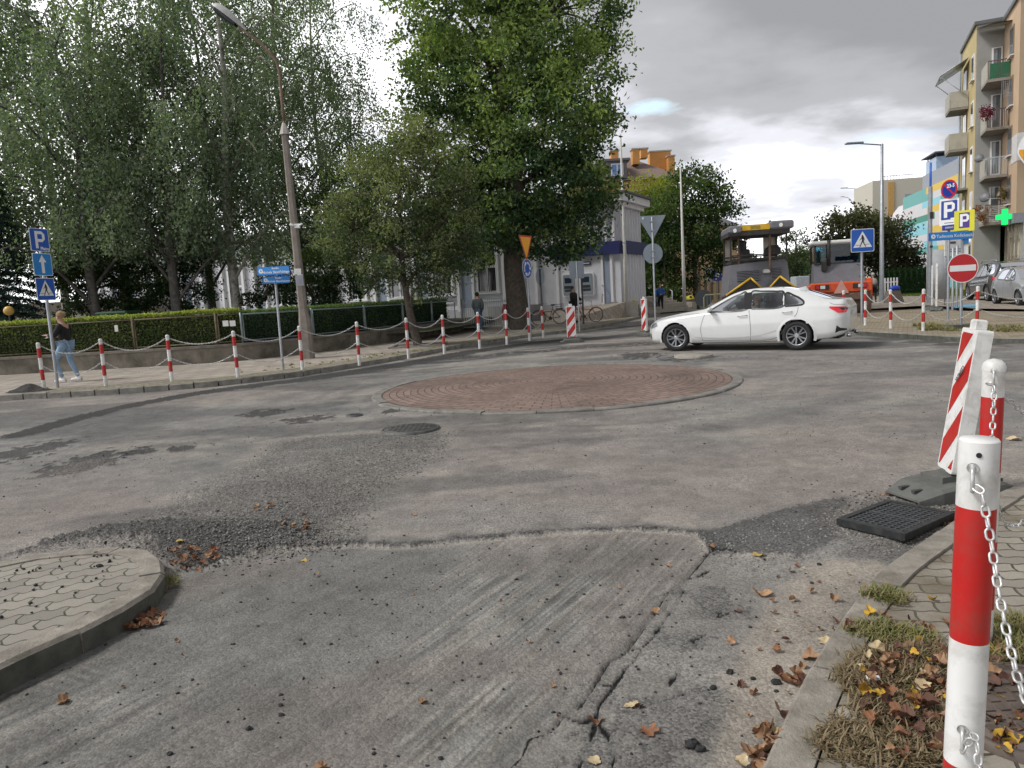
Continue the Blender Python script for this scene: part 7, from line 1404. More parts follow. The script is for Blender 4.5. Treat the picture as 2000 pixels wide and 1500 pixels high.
            mb.build('rim', alloy, wh); mb = MB(); mb.cyl((0, -.02, 0), (0, .03, 0), rw * .62, n=24); mb.build('brake_disc', under, wh)
    return t, patch, line, side_y, sec
wpaint = mat('white car paint', (.66, .67, .66), .28, var=.015, vs_=1.5, coat=.9, dirt=(.50, .49, .46), dirt_amt=.25, dirt_s=1.5)
SD = dict(x0=-2.36, x1=2.35, cuts=[.86, .14, -.98, -1.84], track=.79,
    top=[(2.35, .62), (2.31, .70), (2.15, .77), (1.9, .835), (1.5, .905), (1.05, .965), (.84, .995), (.55, 1.15), (.25, 1.31), (.05, 1.385), (-.2, 1.425), (-.55, 1.44), (-.95, 1.418), (-1.3, 1.345), (-1.65, 1.215), (-1.9, 1.115), (-2.1, 1.095), (-2.26, 1.10), (-2.31, 1.06), (-2.36, .84)],
    belt=[(2.35, .50), (2.25, .60), (2.0, .72), (1.6, .80), (1.2, .85), (.8, .89), (0, .93), (-.8, .965), (-1.5, .99), (-2.0, .99), (-2.3, .96), (-2.36, .80)],
    w=[(2.35, .46), (2.28, .66), (2.1, .79), (1.85, .86), (1.5, .89), (1, .90), (0, .91), (-1, .915), (-1.6, .905), (-2.0, .87), (-2.15, .83), (-2.26, .76), (-2.33, .66), (-2.355, .55), (-2.36, .42)],
    wt=[(2.35, .34), (2.2, .52), (1.8, .62), (1.2, .67), (.86, .70), (.5, .63), (.1, .57), (-.5, .57), (-1.0, .555), (-1.5, .56), (-1.9, .62), (-2.3, .60), (-2.36, .5)],
    bot=[(2.35, .30), (2.28, .20), (2.0, .18), (1.5, .17), (0, .17), (-1.5, .19), (-2.0, .24), (-2.3, .34), (-2.36, .42)], glass=dict(windscreen=(.14, .86), rear_window=(-1.84, -.98)))
WF = [(.74, .925), (.62, 1.00), (.40, 1.13), (.18, 1.245), (.02, 1.305), (-.13, 1.335), (-.20, .955)]
WR = [(-.31, .96), (-.25, 1.34), (-.50, 1.352), (-.80, 1.335), (-.98, 1.30), (-1.00, .985)]
WQ = [(-1.05, .99), (-1.03, 1.285), (-1.20, 1.23), (-1.36, 1.145), (-1.44, 1.07), (-1.40, 1.01)]
fw, rwp = G(1318, 686, 0), G(1560, 684, 0); mid = (fw + rwp) / 2; hd_ = (fw - rwp).to_2d(); rz = math.atan2(hd_.y, hd_.x)
dn = Vector((-math.sin(rz), math.cos(rz), 0))   # local +y: away from the camera is negative here
side_off = -.86
c_loc = mid + Vector((-math.cos(rz), -math.sin(rz), 0)) * .125 + Vector((math.sin(rz), -math.cos(rz), 0)) * .0
lat = Vector((-math.sin(rz), math.cos(rz), 0)); lat = lat if lat.y < 0 else -lat
c_loc = c_loc - lat * .84
t, patch, line, side_y, sec = car('car', 'white saloon car turning left across the roundabout, wheels turned', SD, wpaint, (c_loc.x, c_loc.y, .012), rz, (1.55, -1.30), .325, R(14), (WF, WR, WQ)); WC = t
seam = mat('panel gap', (.10, .10, .10), .8, var=.02)
line('door_gap', [(.86, .24), (.90, .50), (.86, .70), (.80, .87)], seam, .009); line('door_gap', [(-.27, .22), (-.29, .5), (-.25, .94)], seam, .009); line('door_gap', [(-.96, .36), (-1.08, .55), (-1.30, .80), (-1.34, .97)], seam, .009); line('sill_gap', [(.86, .245), (.2, .225), (-.6, .23), (-.90, .30)], seam, .009)
line('sill_shadow', [(1.05, .33), (.4, .29), (-.4, .33), (-.86, .45)], mat('sill shade grey', (.50, .50, .50), .3, coat=.8, var=.01), .03, .004)  # grey ribbon above the sill: crease shadow painted as colour
line('boot_gap', [(-1.98, 1.03), (-2.08, .99), (-2.28, .98)], seam, .008); line('bonnet_gap', [(.95, .905), (1.6, .845), (2.05, .76)], seam, .007)
patch('roof_pillar_trim', [(-.14, .955), (-.08, 1.33), (-.26, 1.345), (-.31, .96)], mat('pillar black', (.02, .02, .022), .7, spec=.2), .007)
patch('tail_light', [(-1.98, .92), (-1.99, .95), (-2.30, .93), (-2.325, .86), (-2.30, .80), (-2.16, .80)], redl, .008); patch('tail_light_dark', [(-2.16, .92), (-2.325, .905), (-2.33, .87), (-2.24, .86)], trimb, .012)
patch('headlight', [(2.02, .62), (2.08, .70), (2.27, .665), (2.32, .60), (2.28, .545), (2.16, .57)], hl, .008); patch('headlight_rim', [(2.16, .66), (2.27, .64), (2.30, .59), (2.22, .58)], trimb, .012)
patch('bumper_vent', [(-2.10, .36), (-2.13, .53), (-2.20, .47), (-2.31, .45), (-2.31, .41), (-2.18, .40)], trimb, .006); patch('bumper_vent', [(2.22, .28), (2.26, .43), (2.33, .42), (2.33, .33)], trimb, .006)
for sd in (1, -1):
    for xh, zh in ((-.10, .815), (-1.10, .865)):
        mb = MB(); y = side_y(xh, zh); mb.tube([(xh - .11, sd * (y + .004), zh), (xh - .08, sd * (y + .035), zh + .004), (xh + .08, sd * (y + .035), zh - .002), (xh + .11, sd * (y + .004), zh - .004)], .013, 8); mb.build('door_handle', wpaint, t)
    mb = MB(); mb.sphere((.64, sd * .99, .98), .085, 8, sc=(.75, 1.25, .75)); mo = mb.build('wing_mirror', wpaint, t); mb = MB(); mb.tube([(.66, sd * .86, .92), (.64, sd * .95, .935)], .028, 6); mb.rbox((.60, sd * .98, .925), (.08, .14, .03), .01); mb.build('mirror_foot', trimb, mo)
    MB().cyl((-2.30, sd * .55, .30), (-2.385, sd * .55, .295), .045, n=14).build('exhaust_tip', chrome, t)
    mb = MB(); mb.rbox((2.345, sd * .14, .56), (.05, .22, .20), .03); mb.build('grille', trimb, t)
mb = MB(); mb.add([(-1.12, -.012, 1.36), (-1.12, .012, 1.36), (-1.42, .035, 1.29), (-1.42, -.035, 1.29), (-1.34, 0, 1.415)], [(0, 1, 4), (1, 2, 4), (2, 3, 4), (3, 0, 4)], 0, True); mb.build('roof_fin', wpaint, t)
mb = MB(); mb.rbox((-2.375, 0, .78), (.02, .52, .115), .005); mb.build('number_plate', plate_m, t); mb = MB(); mb.rbox((2.36, 0, .36), (.02, .52, .115), .005); mb.build('number_plate', plate_m, t)
for y in (.36, -.36):
    mb = MB(); mb.rbox((-.25, y, .55), (.5, .5, .16), .05); mb.rbox((-.50, y, .83), (.14, .48, .56), .05, T=Matrix.Identity(4)); mb.rbox((-.53, y, 1.17), (.09, .26, .16), .03); mb.build('front_seat', seatm, t)
mb = MB(); mb.rbox((-1.15, 0, .55), (.5, 1.3, .16), .05); mb.rbox((-1.42, 0, .80), (.14, 1.3, .50), .05); mb.build('rear_seat', seatm, t); mb = MB(); mb.rbox((.72, 0, .82), (.34, 1.3, .16), .05); mb.build('dashboard', trimb, t)
a = MB(); ring = [(.42 + .06 * math.sin(q) * .4, -.36 + .18 * math.cos(q), .88 + .17 * math.sin(q)) for q in np.linspace(0, 2 * math.pi, 20)]; 
ring = [(p[0], (.36 if True else -.36) + (p[1] + .36), p[2]) for p in ring]; a.tube(ring, .014, 6, cap=False); a.build('steering_wheel', trimb, t)
# black SUV and silver hatchback parked at the right
bp = mat('black car paint', (.018, .020, .026), .2, coat=1., var=.05); sp = mat('silver car paint', (.42, .44, .45), .28, .4, coat=.8, var=.03)
SU = dict(x0=-2.35, x1=2.35, cuts=[.95, .35, -1.9, -2.2], track=.82, arch=trimb,
    top=[(2.35, .75), (2.3, .88), (2.0, 1.02), (1.3, 1.13), (.95, 1.18), (.6, 1.42), (.35, 1.60), (0, 1.72), (-.7, 1.76), (-1.5, 1.73), (-1.95, 1.66), (-2.15, 1.45), (-2.3, 1.10), (-2.35, .8)],
    belt=[(2.35, .66), (2.2, .84), (1.6, .98), (.9, 1.04), (0, 1.08), (-1.5, 1.14), (-2.2, 1.08), (-2.35, .75)], w=[(2.35, .6), (2.2, .82), (1.8, .92), (1, .95), (-1.5, .95), (-2.1, .92), (-2.3, .85), (-2.35, .8)],
    wt=[(2.35, .5), (1.8, .7), (1, .74), (.4, .68), (0, .64), (-1.5, .62), (-2.1, .62), (-2.35, .6)], bot=[(2.35, .4), (2.1, .25), (0, .25), (-2.1, .3), (-2.35, .42)], glass=dict(windscreen=(.35, .95), rear_window=(-2.2, -1.9)))
wS = ([(.80, 1.09), (.45, 1.40), (.15, 1.58), (-.15, 1.63), (-.18, 1.12)], [(-.26, 1.12), (-.24, 1.635), (-1.05, 1.64), (-1.08, 1.15)], [(-1.16, 1.16), (-1.14, 1.63), (-1.6, 1.60), (-1.9, 1.35), (-1.86, 1.2)])
q = A(1953, 560, 34); t, patch, line, side_y, sec = car('car', 'black estate off-roader parked behind the no entry sign, red tail lamps', SU, bp, (q.x, 34, .12), R(73), (1.45, -1.35), .37, 0, wS, False, spoke=7)
patch('tail_light', [(-2.02, 1.0), (-2.05, 1.10), (-2.30, 1.06), (-2.33, .92), (-2.2, .90)], redl, .012)
mb = MB(); mb.box((-2.30, 0, 1.02), (.10, 1.5, .10)); mb.build('tail_light_bar', redl, t); [MB().tube([(.4, s * .66, 1.70), (.2, s * .66, 1.80), (-1.5, s * .64, 1.82), (-1.7, s * .64, 1.74)], .022, 6).build('roof_rail', galv, t) for s in (1, -1)]
line('chrome_line', [(.85, 1.06), (0, 1.10), (-1.4, 1.14)], chrome, .02, .008); mb = MB(); mb.rbox((-2.37, 0, .78), (.02, .52, .12), .005); mb.build('number_plate', plate_m, t)
SH = dict(x0=-1.95, x1=1.98, cuts=[.82, .15, -1.5, -1.8], track=.74,
    top=[(1.98, .62), (1.93, .74), (1.7, .86), (1.2, .96), (.85, 1.02), (.5, 1.24), (.15, 1.41), (-.3, 1.47), (-1.0, 1.46), (-1.5, 1.40), (-1.75, 1.2), (-1.9, .95), (-1.95, .7)],
    belt=[(1.98, .55), (1.8, .74), (1.3, .86), (.8, .92), (0, .96), (-1.2, 1.0), (-1.8, .92), (-1.95, .65)], w=[(1.98, .5), (1.85, .72), (1.5, .83), (1, .845), (-1.3, .845), (-1.75, .80), (-1.95, .7)],
    wt=[(1.98, .4), (1.5, .6), (.85, .68), (.2, .57), (-1.0, .56), (-1.6, .56), (-1.95, .5)], bot=[(1.98, .32), (1.8, .2), (0, .2), (-1.7, .25), (-1.95, .4)], glass=dict(windscreen=(.15, .82), rear_window=(-1.8, -1.5)))
wH = ([(.68, .965), (.35, 1.22), (.05, 1.36), (-.20, 1.375), (-.24, .98)], [(-.32, .985), (-.29, 1.378), (-.95, 1.36), (-1.08, 1.20), (-1.05, 1.02)])
q = A(2012, 560, 28.8); t, patch, line, side_y, sec = car('car', 'silver five door hatchback parked in front of the black one, cut by the right edge', SH, sp, (q.x, 28.8, .12), R(-106), (1.25, -1.22), .30, 0, wH, False, spoke=6)
line('door_gap', [(.72, .26), (.76, .6), (.70, .9)], seam, .012); line('door_gap', [(-.28, .26), (-.28, .95)], seam, .012); patch('headlight', [(1.55, .66), (1.60, .78), (1.86, .72), (1.93, .62), (1.7, .60)], hl, .01)
for sd in (1, -1): mb = MB(); mb.sphere((.55, sd * .93, 1.0), .09, 7, sc=(.8, 1.2, .75)); mb.build('wing_mirror', sp, t)
# blue marked bay
mb = MB(); a, b, c, d = (G(*p, .12) for p in ((1862, 597), (1915, 595), (1905, 600), (1864, 603))); mb.add([(p.x, p.y, .147) for p in (a, b, c, d)], [(0, 1, 2, 3)]); tag(mb.build('parking_marking', mat('blue bay paint', (.12, .33, .48), .8, var=.2)), kind='structure')
# ================================================================ BICYCLES
def bicycle(label, loc, rz, col, basket=True, lean=R(4)):
    t = thing('bicycle', label, 'bicycle', loc, rz); t.rotation_euler = (lean, 0, rz); r = .335; fr = mat('bike ' + col[0], col[1], .35, coat=.3)
    for x in (-.52, .52):
        w = MB(); w.tube([(x + r * math.cos(a), 0, r + r * math.sin(a)) for a in np.linspace(0, 2 * math.pi, 33)], .018, 6, cap=False); wo = w.build('wheel', tyre_m, t); s = MB()
        for k in range(14): a = k * math.pi / 7; s.cyl((x, 0, r), (x + .31 * math.cos(a), 0, r + .31 * math.sin(a)), .0025, n=3, cap=False)
        s.cyl((x, -.04, r), (x, .04, r), .025, n=8); tag(s.build('spokes', galv, wo), kind='stuff')
        g = MB(); g.tube([(x + .375 * math.cos(a), 0, r + .375 * math.sin(a)) for a in np.linspace(R(15), R(165), 12)], .016, 5); g.build('mudguard', fr, t)
    f = MB(); bb_, st, hd2, hb_ = (-.05, 0, .29), (-.20, 0, .82), (.34, 0, .72), (.37, 0, .60)
    for a, b in ((bb_, st), (bb_, hb_), ((-.16, 0, .62), hb_), (bb_, (-.52, .04, r)), (bb_, (-.52, -.04, r)), ((-.18, 0, .72), (-.52, .03, r)), (hd2, hb_), (hb_, (.52, .04, r)), (hb_, (.52, -.04, r))): f.cyl(a, b, .016, n=7)
    f.build('frame', fr, t); h = MB(); h.tube([(.10, -.28, .98), (.28, -.22, 1.02), (.33, 0, .98), (.28, .22, 1.02), (.10, .28, .98)], .012, 7); h.cyl(hd2, (.32, 0, .98), .013, n=7); h.build('handlebar', chrome, t)
    s = MB(); s.sphere((-.22, 0, .92), .12, 7, sc=(1.15, .7, .35)); s.cyl(st, (-.22, 0, .9), .012, n=6); s.build('saddle', trimb, t); c = MB(); c.cyl((-.05, .05, .29), (-.05, .065, .29), .09, n=16); c.cyl((-.05, .07, .29), (.08, .07, .18), .01, n=5); c.box((.09, .1, .17), (.09, .08, .02)); c.build('crank', dark_steel, t)
    if basket:
        b = MB()
        for z in (.74, .84, .94): b.tube([(-.66 if z else 0, -.15, z), (-.36, -.15, z), (-.36, .15, z), (-.70, .15, z), (-.70, -.15, z)], .006, 4, cap=False)
        for k in range(7): b.cyl((-.70 + .055 * k, -.15, .72), (-.70 + .055 * k, -.15, .95), .004, n=3); b.cyl((-.70 + .055 * k, .15, .72), (-.70 + .055 * k, .15, .95), .004, n=3)
        b.box((-.53, 0, .72), (.34, .3, .012)); tag(b.build('basket', dark_steel, t), kind='stuff')
    return t
bicycle('dark red bicycle with rear basket parked between the bollards and the bank wall', Vector((A(1073, 625, 35.5).x, 35.5, .12)), R(186), ('dark red', (.16, .02, .03)))
bicycle('orange and white bicycle held by the person in black', Vector((A(1143, 622, 35.0).x, 35.0, .14)), R(8), ('orange', (.42, .10, .03)), False)
bicycle('dark bicycle held by the woman in the blue jacket', Vector((A(1281, 614, 45.2).x, 45.0, .12)), R(70), ('dark', (.04, .05, .07)), True)

# ================================================================ PEOPLE
skin = mat('skin', (.48, .29, .21), .55, var=.05)
def skin_mesh(verts, edges, radii, root=0, lv=1):
    me = bpy.data.meshes.new('s'); me.from_pydata([tuple(v) for v in verts], edges, []); o = bpy.data.objects.new('s', me); COL.objects.link(o)
    sk = o.modifiers.new('s', 'SKIN'); sk.use_smooth_shade = True; sk.branch_smoothing = .6
    d = me.skin_vertices[0].data
    for i, r in enumerate(radii): d[i].radius = (r, r) if not isinstance(r, tuple) else r
    d[root].use_root = True; sb = o.modifiers.new('b', 'SUBSURF'); sb.levels = lv; sb.render_levels = lv
    bpy.context.view_layer.update(); m2 = bpy.data.meshes.new_from_object(o.evaluated_get(bpy.context.evaluated_depsgraph_get())); vs = [tuple(v.co) for v in m2.vertices]; fs = [tuple(p.vertices) for p in m2.polygons]
    bpy.data.objects.remove(o, do_unlink=True); bpy.data.meshes.remove(m2); return vs, fs
def person(label, loc, rz, J, top, legs, shoes, hair, s=1.0, jacket=.018, bun=False, hairlen=0, fat=1.0, tl=.92, vest=None):
    """J: joint overrides; figure faces local -y"""
    t = thing('person', label, 'person', loc, rz); t.scale = (s, s, s)
    K = dict(pel=(0, 0, .93), sp=(0, 0, 1.10), ch=(0, .01, 1.30), nk=(0, .01, 1.43), jw=(0, -.025, 1.50), cr=(0, .0, 1.585), tp=(0, .005, 1.645),
             shL=(.17, .01, 1.38), elL=(.22, .02, 1.10), wrL=(.22, -.06, .86), shR=(-.17, .01, 1.38), elR=(-.22, .02, 1.10), wrR=(-.22, -.06, .86),
             hpL=(.09, 0, .90), knL=(.10, -.02, .49), anL=(.10, .02, .09), toL=(.11, -.14, .04), hpR=(-.09, 0, .90), knR=(-.10, -.02, .49), anR=(-.10, .02, .09), toR=(-.11, -.14, .04)); K.update(J)
    K = {k: Vector(v) for k, v in K.items()}; V, E_, Rr = [], [], []
    def node(p, r): V.append(Vector(p)); Rr.append(r); return len(V) - 1
    n = {}
    for k, r in dict(pel=(.14 * fat, .105 * fat), sp=(.115 * fat, .095 * fat), ch=(.135 * fat, .10 * fat), nk=.052, jw=(.058, .066), cr=(.078, .090), tp=(.055, .062), shL=.052, elL=.040, wrL=.026, shR=.052, elR=.040, wrR=.026, hpL=.085 * fat, knL=.055, anL=.036, toL=.03, hpR=.085 * fat, knR=.055, anR=.036, toR=.03).items(): n[k] = node(K[k], r)
    E_ += [(n[a], n[b]) for a, b in (('pel', 'sp'), ('sp', 'ch'), ('ch', 'nk'), ('nk', 'jw'), ('jw', 'cr'), ('cr', 'tp'), ('ch', 'shL'), ('shL', 'elL'), ('elL', 'wrL'), ('ch', 'shR'), ('shR', 'elR'), ('elR', 'wrR'), ('pel', 'hpL'), ('hpL', 'knL'), ('knL', 'anL'), ('anL', 'toL'), ('pel', 'hpR'), ('hpR', 'knR'), ('knR', 'anR'), ('anR', 'toR'))]
    for sd, S_ in (('L', 1), ('R', -1)):
        d = (K['wr' + sd] - K['el' + sd]).normalized(); sidev = d.cross(Vector((0, 1, 0))).normalized() if abs(d.y) < .8 else Vector((1, 0, 0)); pal = node(K['wr' + sd] + d * .055, (.034, .02)); E_.append((n['wr' + sd], pal)); pc = V[pal]
        for q, (o_, l_) in enumerate(((-.027, .068), (-.009, .078), (.009, .074), (.026, .060))): a = node(pc + sidev * o_ + d * .035, .009); b = node(pc + sidev * o_ * 1.15 + d * (.035 + l_ * .6) + Vector((0, -.012, 0)), .008); E_ += [(pal, a), (a, b)]
        th_ = node(pc - sidev * .035 * S_ + d * .008 + Vector((0, -.02, 0)), .010); E_.append((pal, th_))
    vs, fs = skin_mesh(V, E_, Rr); mb = MB(); mb.add(vs, fs, 0, True); c = (K['jw'] + K['cr']) / 2; f = (K['cr'] - K['jw']).normalized(); fw_ = Vector((0, -1, 0)) if J.get('face') is None else Vector(J['face']); sx_ = fw_.cross(Vector((0, 0, 1)))
    mb.sphere(tuple(c + fw_ * .088), .015, 4); [mb.sphere(tuple(c + sx_ * s_ * .076 - fw_ * .0), .022, 4, sc=(.5, 1, 1.3)) for s_ in (-1, 1)]; [mb.sphere(tuple(K['cr'] + sx_ * s_ * .03 + fw_ * .080), .010, 4, 1) for s_ in (-1, 1)]; mb.sphere(tuple(K['jw'] + fw_ * .068), .014, 4, 2, sc=(1.3, .5, .4))
    mb.build('body', [skin, black, mat('lips', (.35, .12, .10), .5)], t)
    def cloth(name, keys, edges, rad, m_, root=0):
        vv = [K[k] if isinstance(k, str) else Vector(k) for k in keys]; a, b = skin_mesh(vv, edges, rad, root); MB().add(a, b, 0, True).build(name, m_, t)
    j = jacket; lo = K['pel'] + Vector((0, 0, tl - .92 - .03))
    wl, wr_ = K['wrL'].lerp(K['elL'], .08), K['wrR'].lerp(K['elR'], .08)
    tm = vest or top
    cloth('jacket' if j > .02 else 'jumper', [lo, 'sp', 'ch', K['nk'] - Vector((0, 0, .01)), 'shL', 'elL', wl, 'shR', 'elR', wr_], [(0, 1), (1, 2), (2, 3), (2, 4), (4, 5), (5, 6), (2, 7), (7, 8), (8, 9)], [(.15 * fat + j, .115 * fat + j), (.13 * fat + j, .108 * fat + j), (.15 * fat + j, .112 * fat + j), .062 + j * .3, .062 + j, .048 + j, .036 + j, .062 + j, .048 + j, .036 + j], top)
    if vest: cloth('vest', [lo, 'sp', 'ch', K['nk'] - Vector((0, 0, .02))], [(0, 1), (1, 2), (2, 3)], [(.17 * fat + j, .13 * fat + j), (.155 * fat + j, .13 * fat + j), (.18 * fat + j, .135 * fat + j), .09], vest)
    aL, aR = K['anL'] + Vector((0, 0, .02)), K['anR'] + Vector((0, 0, .02))
    cloth('trousers', ['pel', 'hpL', 'knL', aL, 'hpR', 'knR', aR], [(0, 1), (1, 2), (2, 3), (0, 4), (4, 5), (5, 6)], [(.142 * fat, .115 * fat), .098 * fat, .066, .050, .098 * fat, .066, .050], legs)
    for sd in 'LR':
        a, b = K['an' + sd], K['to' + sd]; mb = MB(); d = (b - a); d.z = 0; d.normalize(); T = Matrix.Translation((a.x, a.y, min(a.z, b.z) + .01)) @ Euler((0, 0, math.atan2(d.y, d.x))).to_matrix().to_4x4(); mb.quadgrid([[T @ Vector((x, w_ * yy, z_)) for yy, z_ in ((-.9, -.045), (-1, -.01), (-.7, h_), (0, h_ + .012), (.7, h_), (1, -.01), (.9, -.045), (0, -.045), (-.9, -.045))] for x, w_, h_ in ((-.075, .02, .02), (-.06, .036, .055), (0, .040, .06), (.08, .044, .035), (.15, .042, .015), (.19, .02, .0))]); mb.build('shoe', shoes, t)
    h = MB(); hc = K['cr'] + Vector((0, .012, .022)) - fw_ * .0; h.sphere(tuple(hc - fw_ * .018 + Vector((0, 0, .012))), .096, 8, sc=(.93, 1.03, 1.0))
    if bun: h.sphere(tuple(hc - fw_ * .10 + Vector((0, 0, .04))), .045, 6)
    if hairlen: h.sphere(tuple(hc - fw_ * .045 - Vector((0, 0, hairlen * .5))), .085, 7, sc=(1, .7, 1.2 + hairlen * 3))
    h.build('hair', hair, t); return t
knitb = mat('black knit', (.012, .012, .014), .9, var=.3, vs_=12); denim = mat('light denim', (.22, .33, .46), .9, var=.18, vs_=9, bump=.3, bs=60); denim_d = mat('dark denim', (.06, .09, .14), .9, var=.2, vs_=9); wshoe = mat('white shoe', (.70, .70, .69), .6); blond = mat('fair hair', (.30, .20, .11), .8, var=.3, vs_=20); dkh = mat('dark hair', (.025, .018, .014), .7); greyh = mat('grey hair', (.42, .40, .37), .85, var=.2, vs_=20); blkc = mat('black cloth', (.012, .013, .016), .85); greyc = mat('grey green jacket', (.085, .10, .105), .9, var=.15, vs_=8); bluec = mat('blue jacket', (.035, .12, .38), .8, var=.12, vs_=6); vestm = mat('beige vest', (.34, .30, .26), .9, var=.08); 
person('woman in black jumper and light jeans walking left past the hedge, looking at her phone', G(137, 746, .12), R(-88), dict(elL=(.20, -.10, 1.12), wrL=(.10, -.34, 1.14), elR=(-.21, .03, 1.12), wrR=(-.10, -.24, 1.10), knL=(.08, -.24, .52), anL=(.08, -.12, .10), toL=(.08, -.29, .05), knR=(-.08, .03, .49), anR=(-.08, .17, .10), toR=(-.09, .00, .05), ch=(0, -.0, 1.30), jw=(0, -.07, 1.49), cr=(0, -.055, 1.575), tp=(0, -.04, 1.635), nk=(0, -.005, 1.43)), knitb, denim, wshoe, blond, 1.02, bun=True, fat=1.05)
q = G(137, 746, .12) + Vector((-.44, .1, 1.14)); ph = thing('phone', 'small white phone held out by the woman in black', 'phone', q, R(-88)); ph.rotation_euler = (R(40), 0, R(-88)); MB().rbox((0, 0, 0), (.08, .16, .012), .004).build('case', swhite, ph)
Yp = 31.5; person('person in grey jacket and jeans standing by the gate, seen from behind', (A(936, 640, Yp).x, Yp, .12), R(160), dict(wrL=(.14, -.12, .95), wrR=(-.14, -.12, .95)), greyc, denim_d, wshoe, dkh, 1.0, .035, True, fat=1.1, tl=.86)
person('person in black standing with a bicycle behind the striped barrier', (A(1121, 620, 35.6).x, 35.6, .14), R(60), dict(elL=(.24, -.12, 1.14), wrL=(.2, -.36, 1.02), elR=(-.24, -.12, 1.14), wrR=(-.16, -.36, 1.02)), blkc, blkc, blkc, dkh, 1.02, .04, fat=1.15, tl=.80)
person('woman in blue jacket and black trousers standing beside her bicycle at the steps', (A(1291, 612, 45.0).x, 45.0, .12), R(-20), dict(elL=(.24, .02, 1.12), wrL=(.10, -.16, 1.06), elR=(-.24, -.02, 1.12), wrR=(-.30, -.26, 1.02)), bluec, blkc, blkc, blond, .98, .04, fat=1.25, tl=.90)
person('elderly woman with grey hair and beige vest walking away beside the tall lamp', (A(1706, 596, 39).x, 39, .13), R(170), dict(sp=(0, -.02, 1.06), ch=(0, -.07, 1.24), nk=(0, -.10, 1.36), jw=(0, -.14, 1.42), cr=(0, -.13, 1.50), tp=(0, -.12, 1.56), shL=(.17, -.07, 1.31), shR=(-.17, -.07, 1.31), elR=(-.24, -.03, 1.06), knL=(.08, -.10, .5), anR=(-.08, .12, .12)), blkc, blkc, blkc, greyh, .97, .03, fat=1.25, vest=vestm)
q = Vector((A(1697, 600, 38.8).x, 38.8, .13)); b = thing('shopping_bag', 'reddish brown shopping bag carried by the elderly woman', 'bag', q); mb = MB(); mb.rbox((0, 0, .36), (.3, .16, .42), .04); mb.build('bag', mat('red brown bag', (.14, .05, .035), .7), b); MB().tube([(-.08, 0, .56), (-.05, 0, .74), (.05, 0, .74), (.08, 0, .56)], .012, 6).build('strap', dark_steel, b)
# driver, seated in the white car
ml = Euler((0, 0, WC.rotation_euler.z)).to_matrix(); dp = Vector(WC.location) + ml @ Vector((-.22, .36 if (ml @ Vector((0, 1, 0))).y < 0 else .36, -.30))
person('driver in a beige top behind the wheel of the white car', dp, WC.rotation_euler.z + R(90), dict(pel=(0, .02, .93), sp=(0, .06, 1.08), ch=(0, .10, 1.28), nk=(0, .10, 1.38), jw=(0, .06, 1.43), cr=(0, .08, 1.51), tp=(0, .085, 1.56), shL=(.17, .08, 1.30), shR=(-.17, .08, 1.30), elL=(.22, -.12, 1.14), wrL=(.14, -.38, 1.22), elR=(-.22, -.12, 1.14), wrR=(-.14, -.38, 1.22), hpL=(.09, -.04, .93), hpR=(-.09, -.04, .93), knL=(.12, -.46, 1.0), knR=(-.12, -.46, 1.0), anL=(.12, -.70, .66), anR=(-.12, -.70, .66), toL=(.12, -.84, .66), toR=(-.12, -.84, .66)), mat('pale top', (.45, .36, .27), .8), blkc, blkc, blond, .98, .02)
# ================================================================ LITTER: stones, leaves, grass
def rock_cloud(name, pts, sizes, m_, label, cat):
    ico = np.array([(0, 0, 1), (.89, 0, .45), (.28, .85, .45), (-.72, .53, .45), (-.72, -.53, .45), (.28, -.85, .45), (.72, .53, -.45), (-.28, .85, -.45), (-.89, 0, -.45), (-.28, -.85, -.45), (.72, -.53, -.45), (0, 0, -1)]); T3 = np.array([(0, 1, 2), (0, 2, 3), (0, 3, 4), (0, 4, 5), (0, 5, 1), (1, 6, 2), (2, 7, 3), (3, 8, 4), (4, 9, 5), (5, 10, 1), (6, 7, 2), (7, 8, 3), (8, 9, 4), (9, 10, 5), (10, 6, 1), (11, 7, 6), (11, 8, 7), (11, 9, 8), (11, 10, 9), (11, 6, 10)])
    n = len(pts); V = ico[None] * sizes[:, None, None] * rng.uniform(.6, 1.3, (n, 12, 1)) * rng.uniform(.7, 1.2, (n, 1, 3)) * np.array([1, 1, .75]); V = V + np.array(pts)[:, None]; Fs = T3[None] + 12 * np.arange(n)[:, None, None]
    g = rng.uniform(.5, 1.5, n); C_ = np.repeat(np.stack([g, g, g, np.ones(n)], 1), 20, 0); o = npmesh(name, V.reshape(-1, 3), Fs.reshape(-1, 3), m_, attrs={'c': ('FACE', 'FLOAT_COLOR', C_)}, corners=3); tag(o, label, cat, kind='stuff'); return o
def stone_mat(name, col):
    mt = bpy.data.materials.new(name); mt.use_nodes = True; t_ = mt.node_tree; b = t_.nodes['Principled BSDF']; at = N(t_, 'ShaderNodeAttribute', attribute_name='c'); s = N(t_, 'ShaderNodeVectorMath', operation='MULTIPLY'); s.inputs[1].default_value = col; t_.links.new(at.outputs['Color'], s.inputs[0]); t_.links.new(s.outputs[0], b.inputs['Base Color']); b.inputs['Roughness'].default_value = .9; return mt
def rnd_in(px, n, dens_pow=1):
    pl = gl(px); x0, x1 = min(p[0] for p in pl), max(p[0] for p in pl); y0, y1 = min(p[1] for p in pl), max(p[1] for p in pl); X_ = rng.uniform(x0, x1, n * 4); Y_ = rng.uniform(y0, y1, n * 4); k = inside(X_, Y_, pl); return np.stack([X_[k], Y_[k]], 1)[:n]
sm = stone_mat('grey stones', (.19, .182, .168)); sb_ = stone_mat('bitumen crumbs', (.030, .030, .031))
def zed(P, dz=0):
    P = P + rng.normal(0, .07, P.shape); return np.array([(x, y, ground_z(x, y) + dz) for x, y in P])
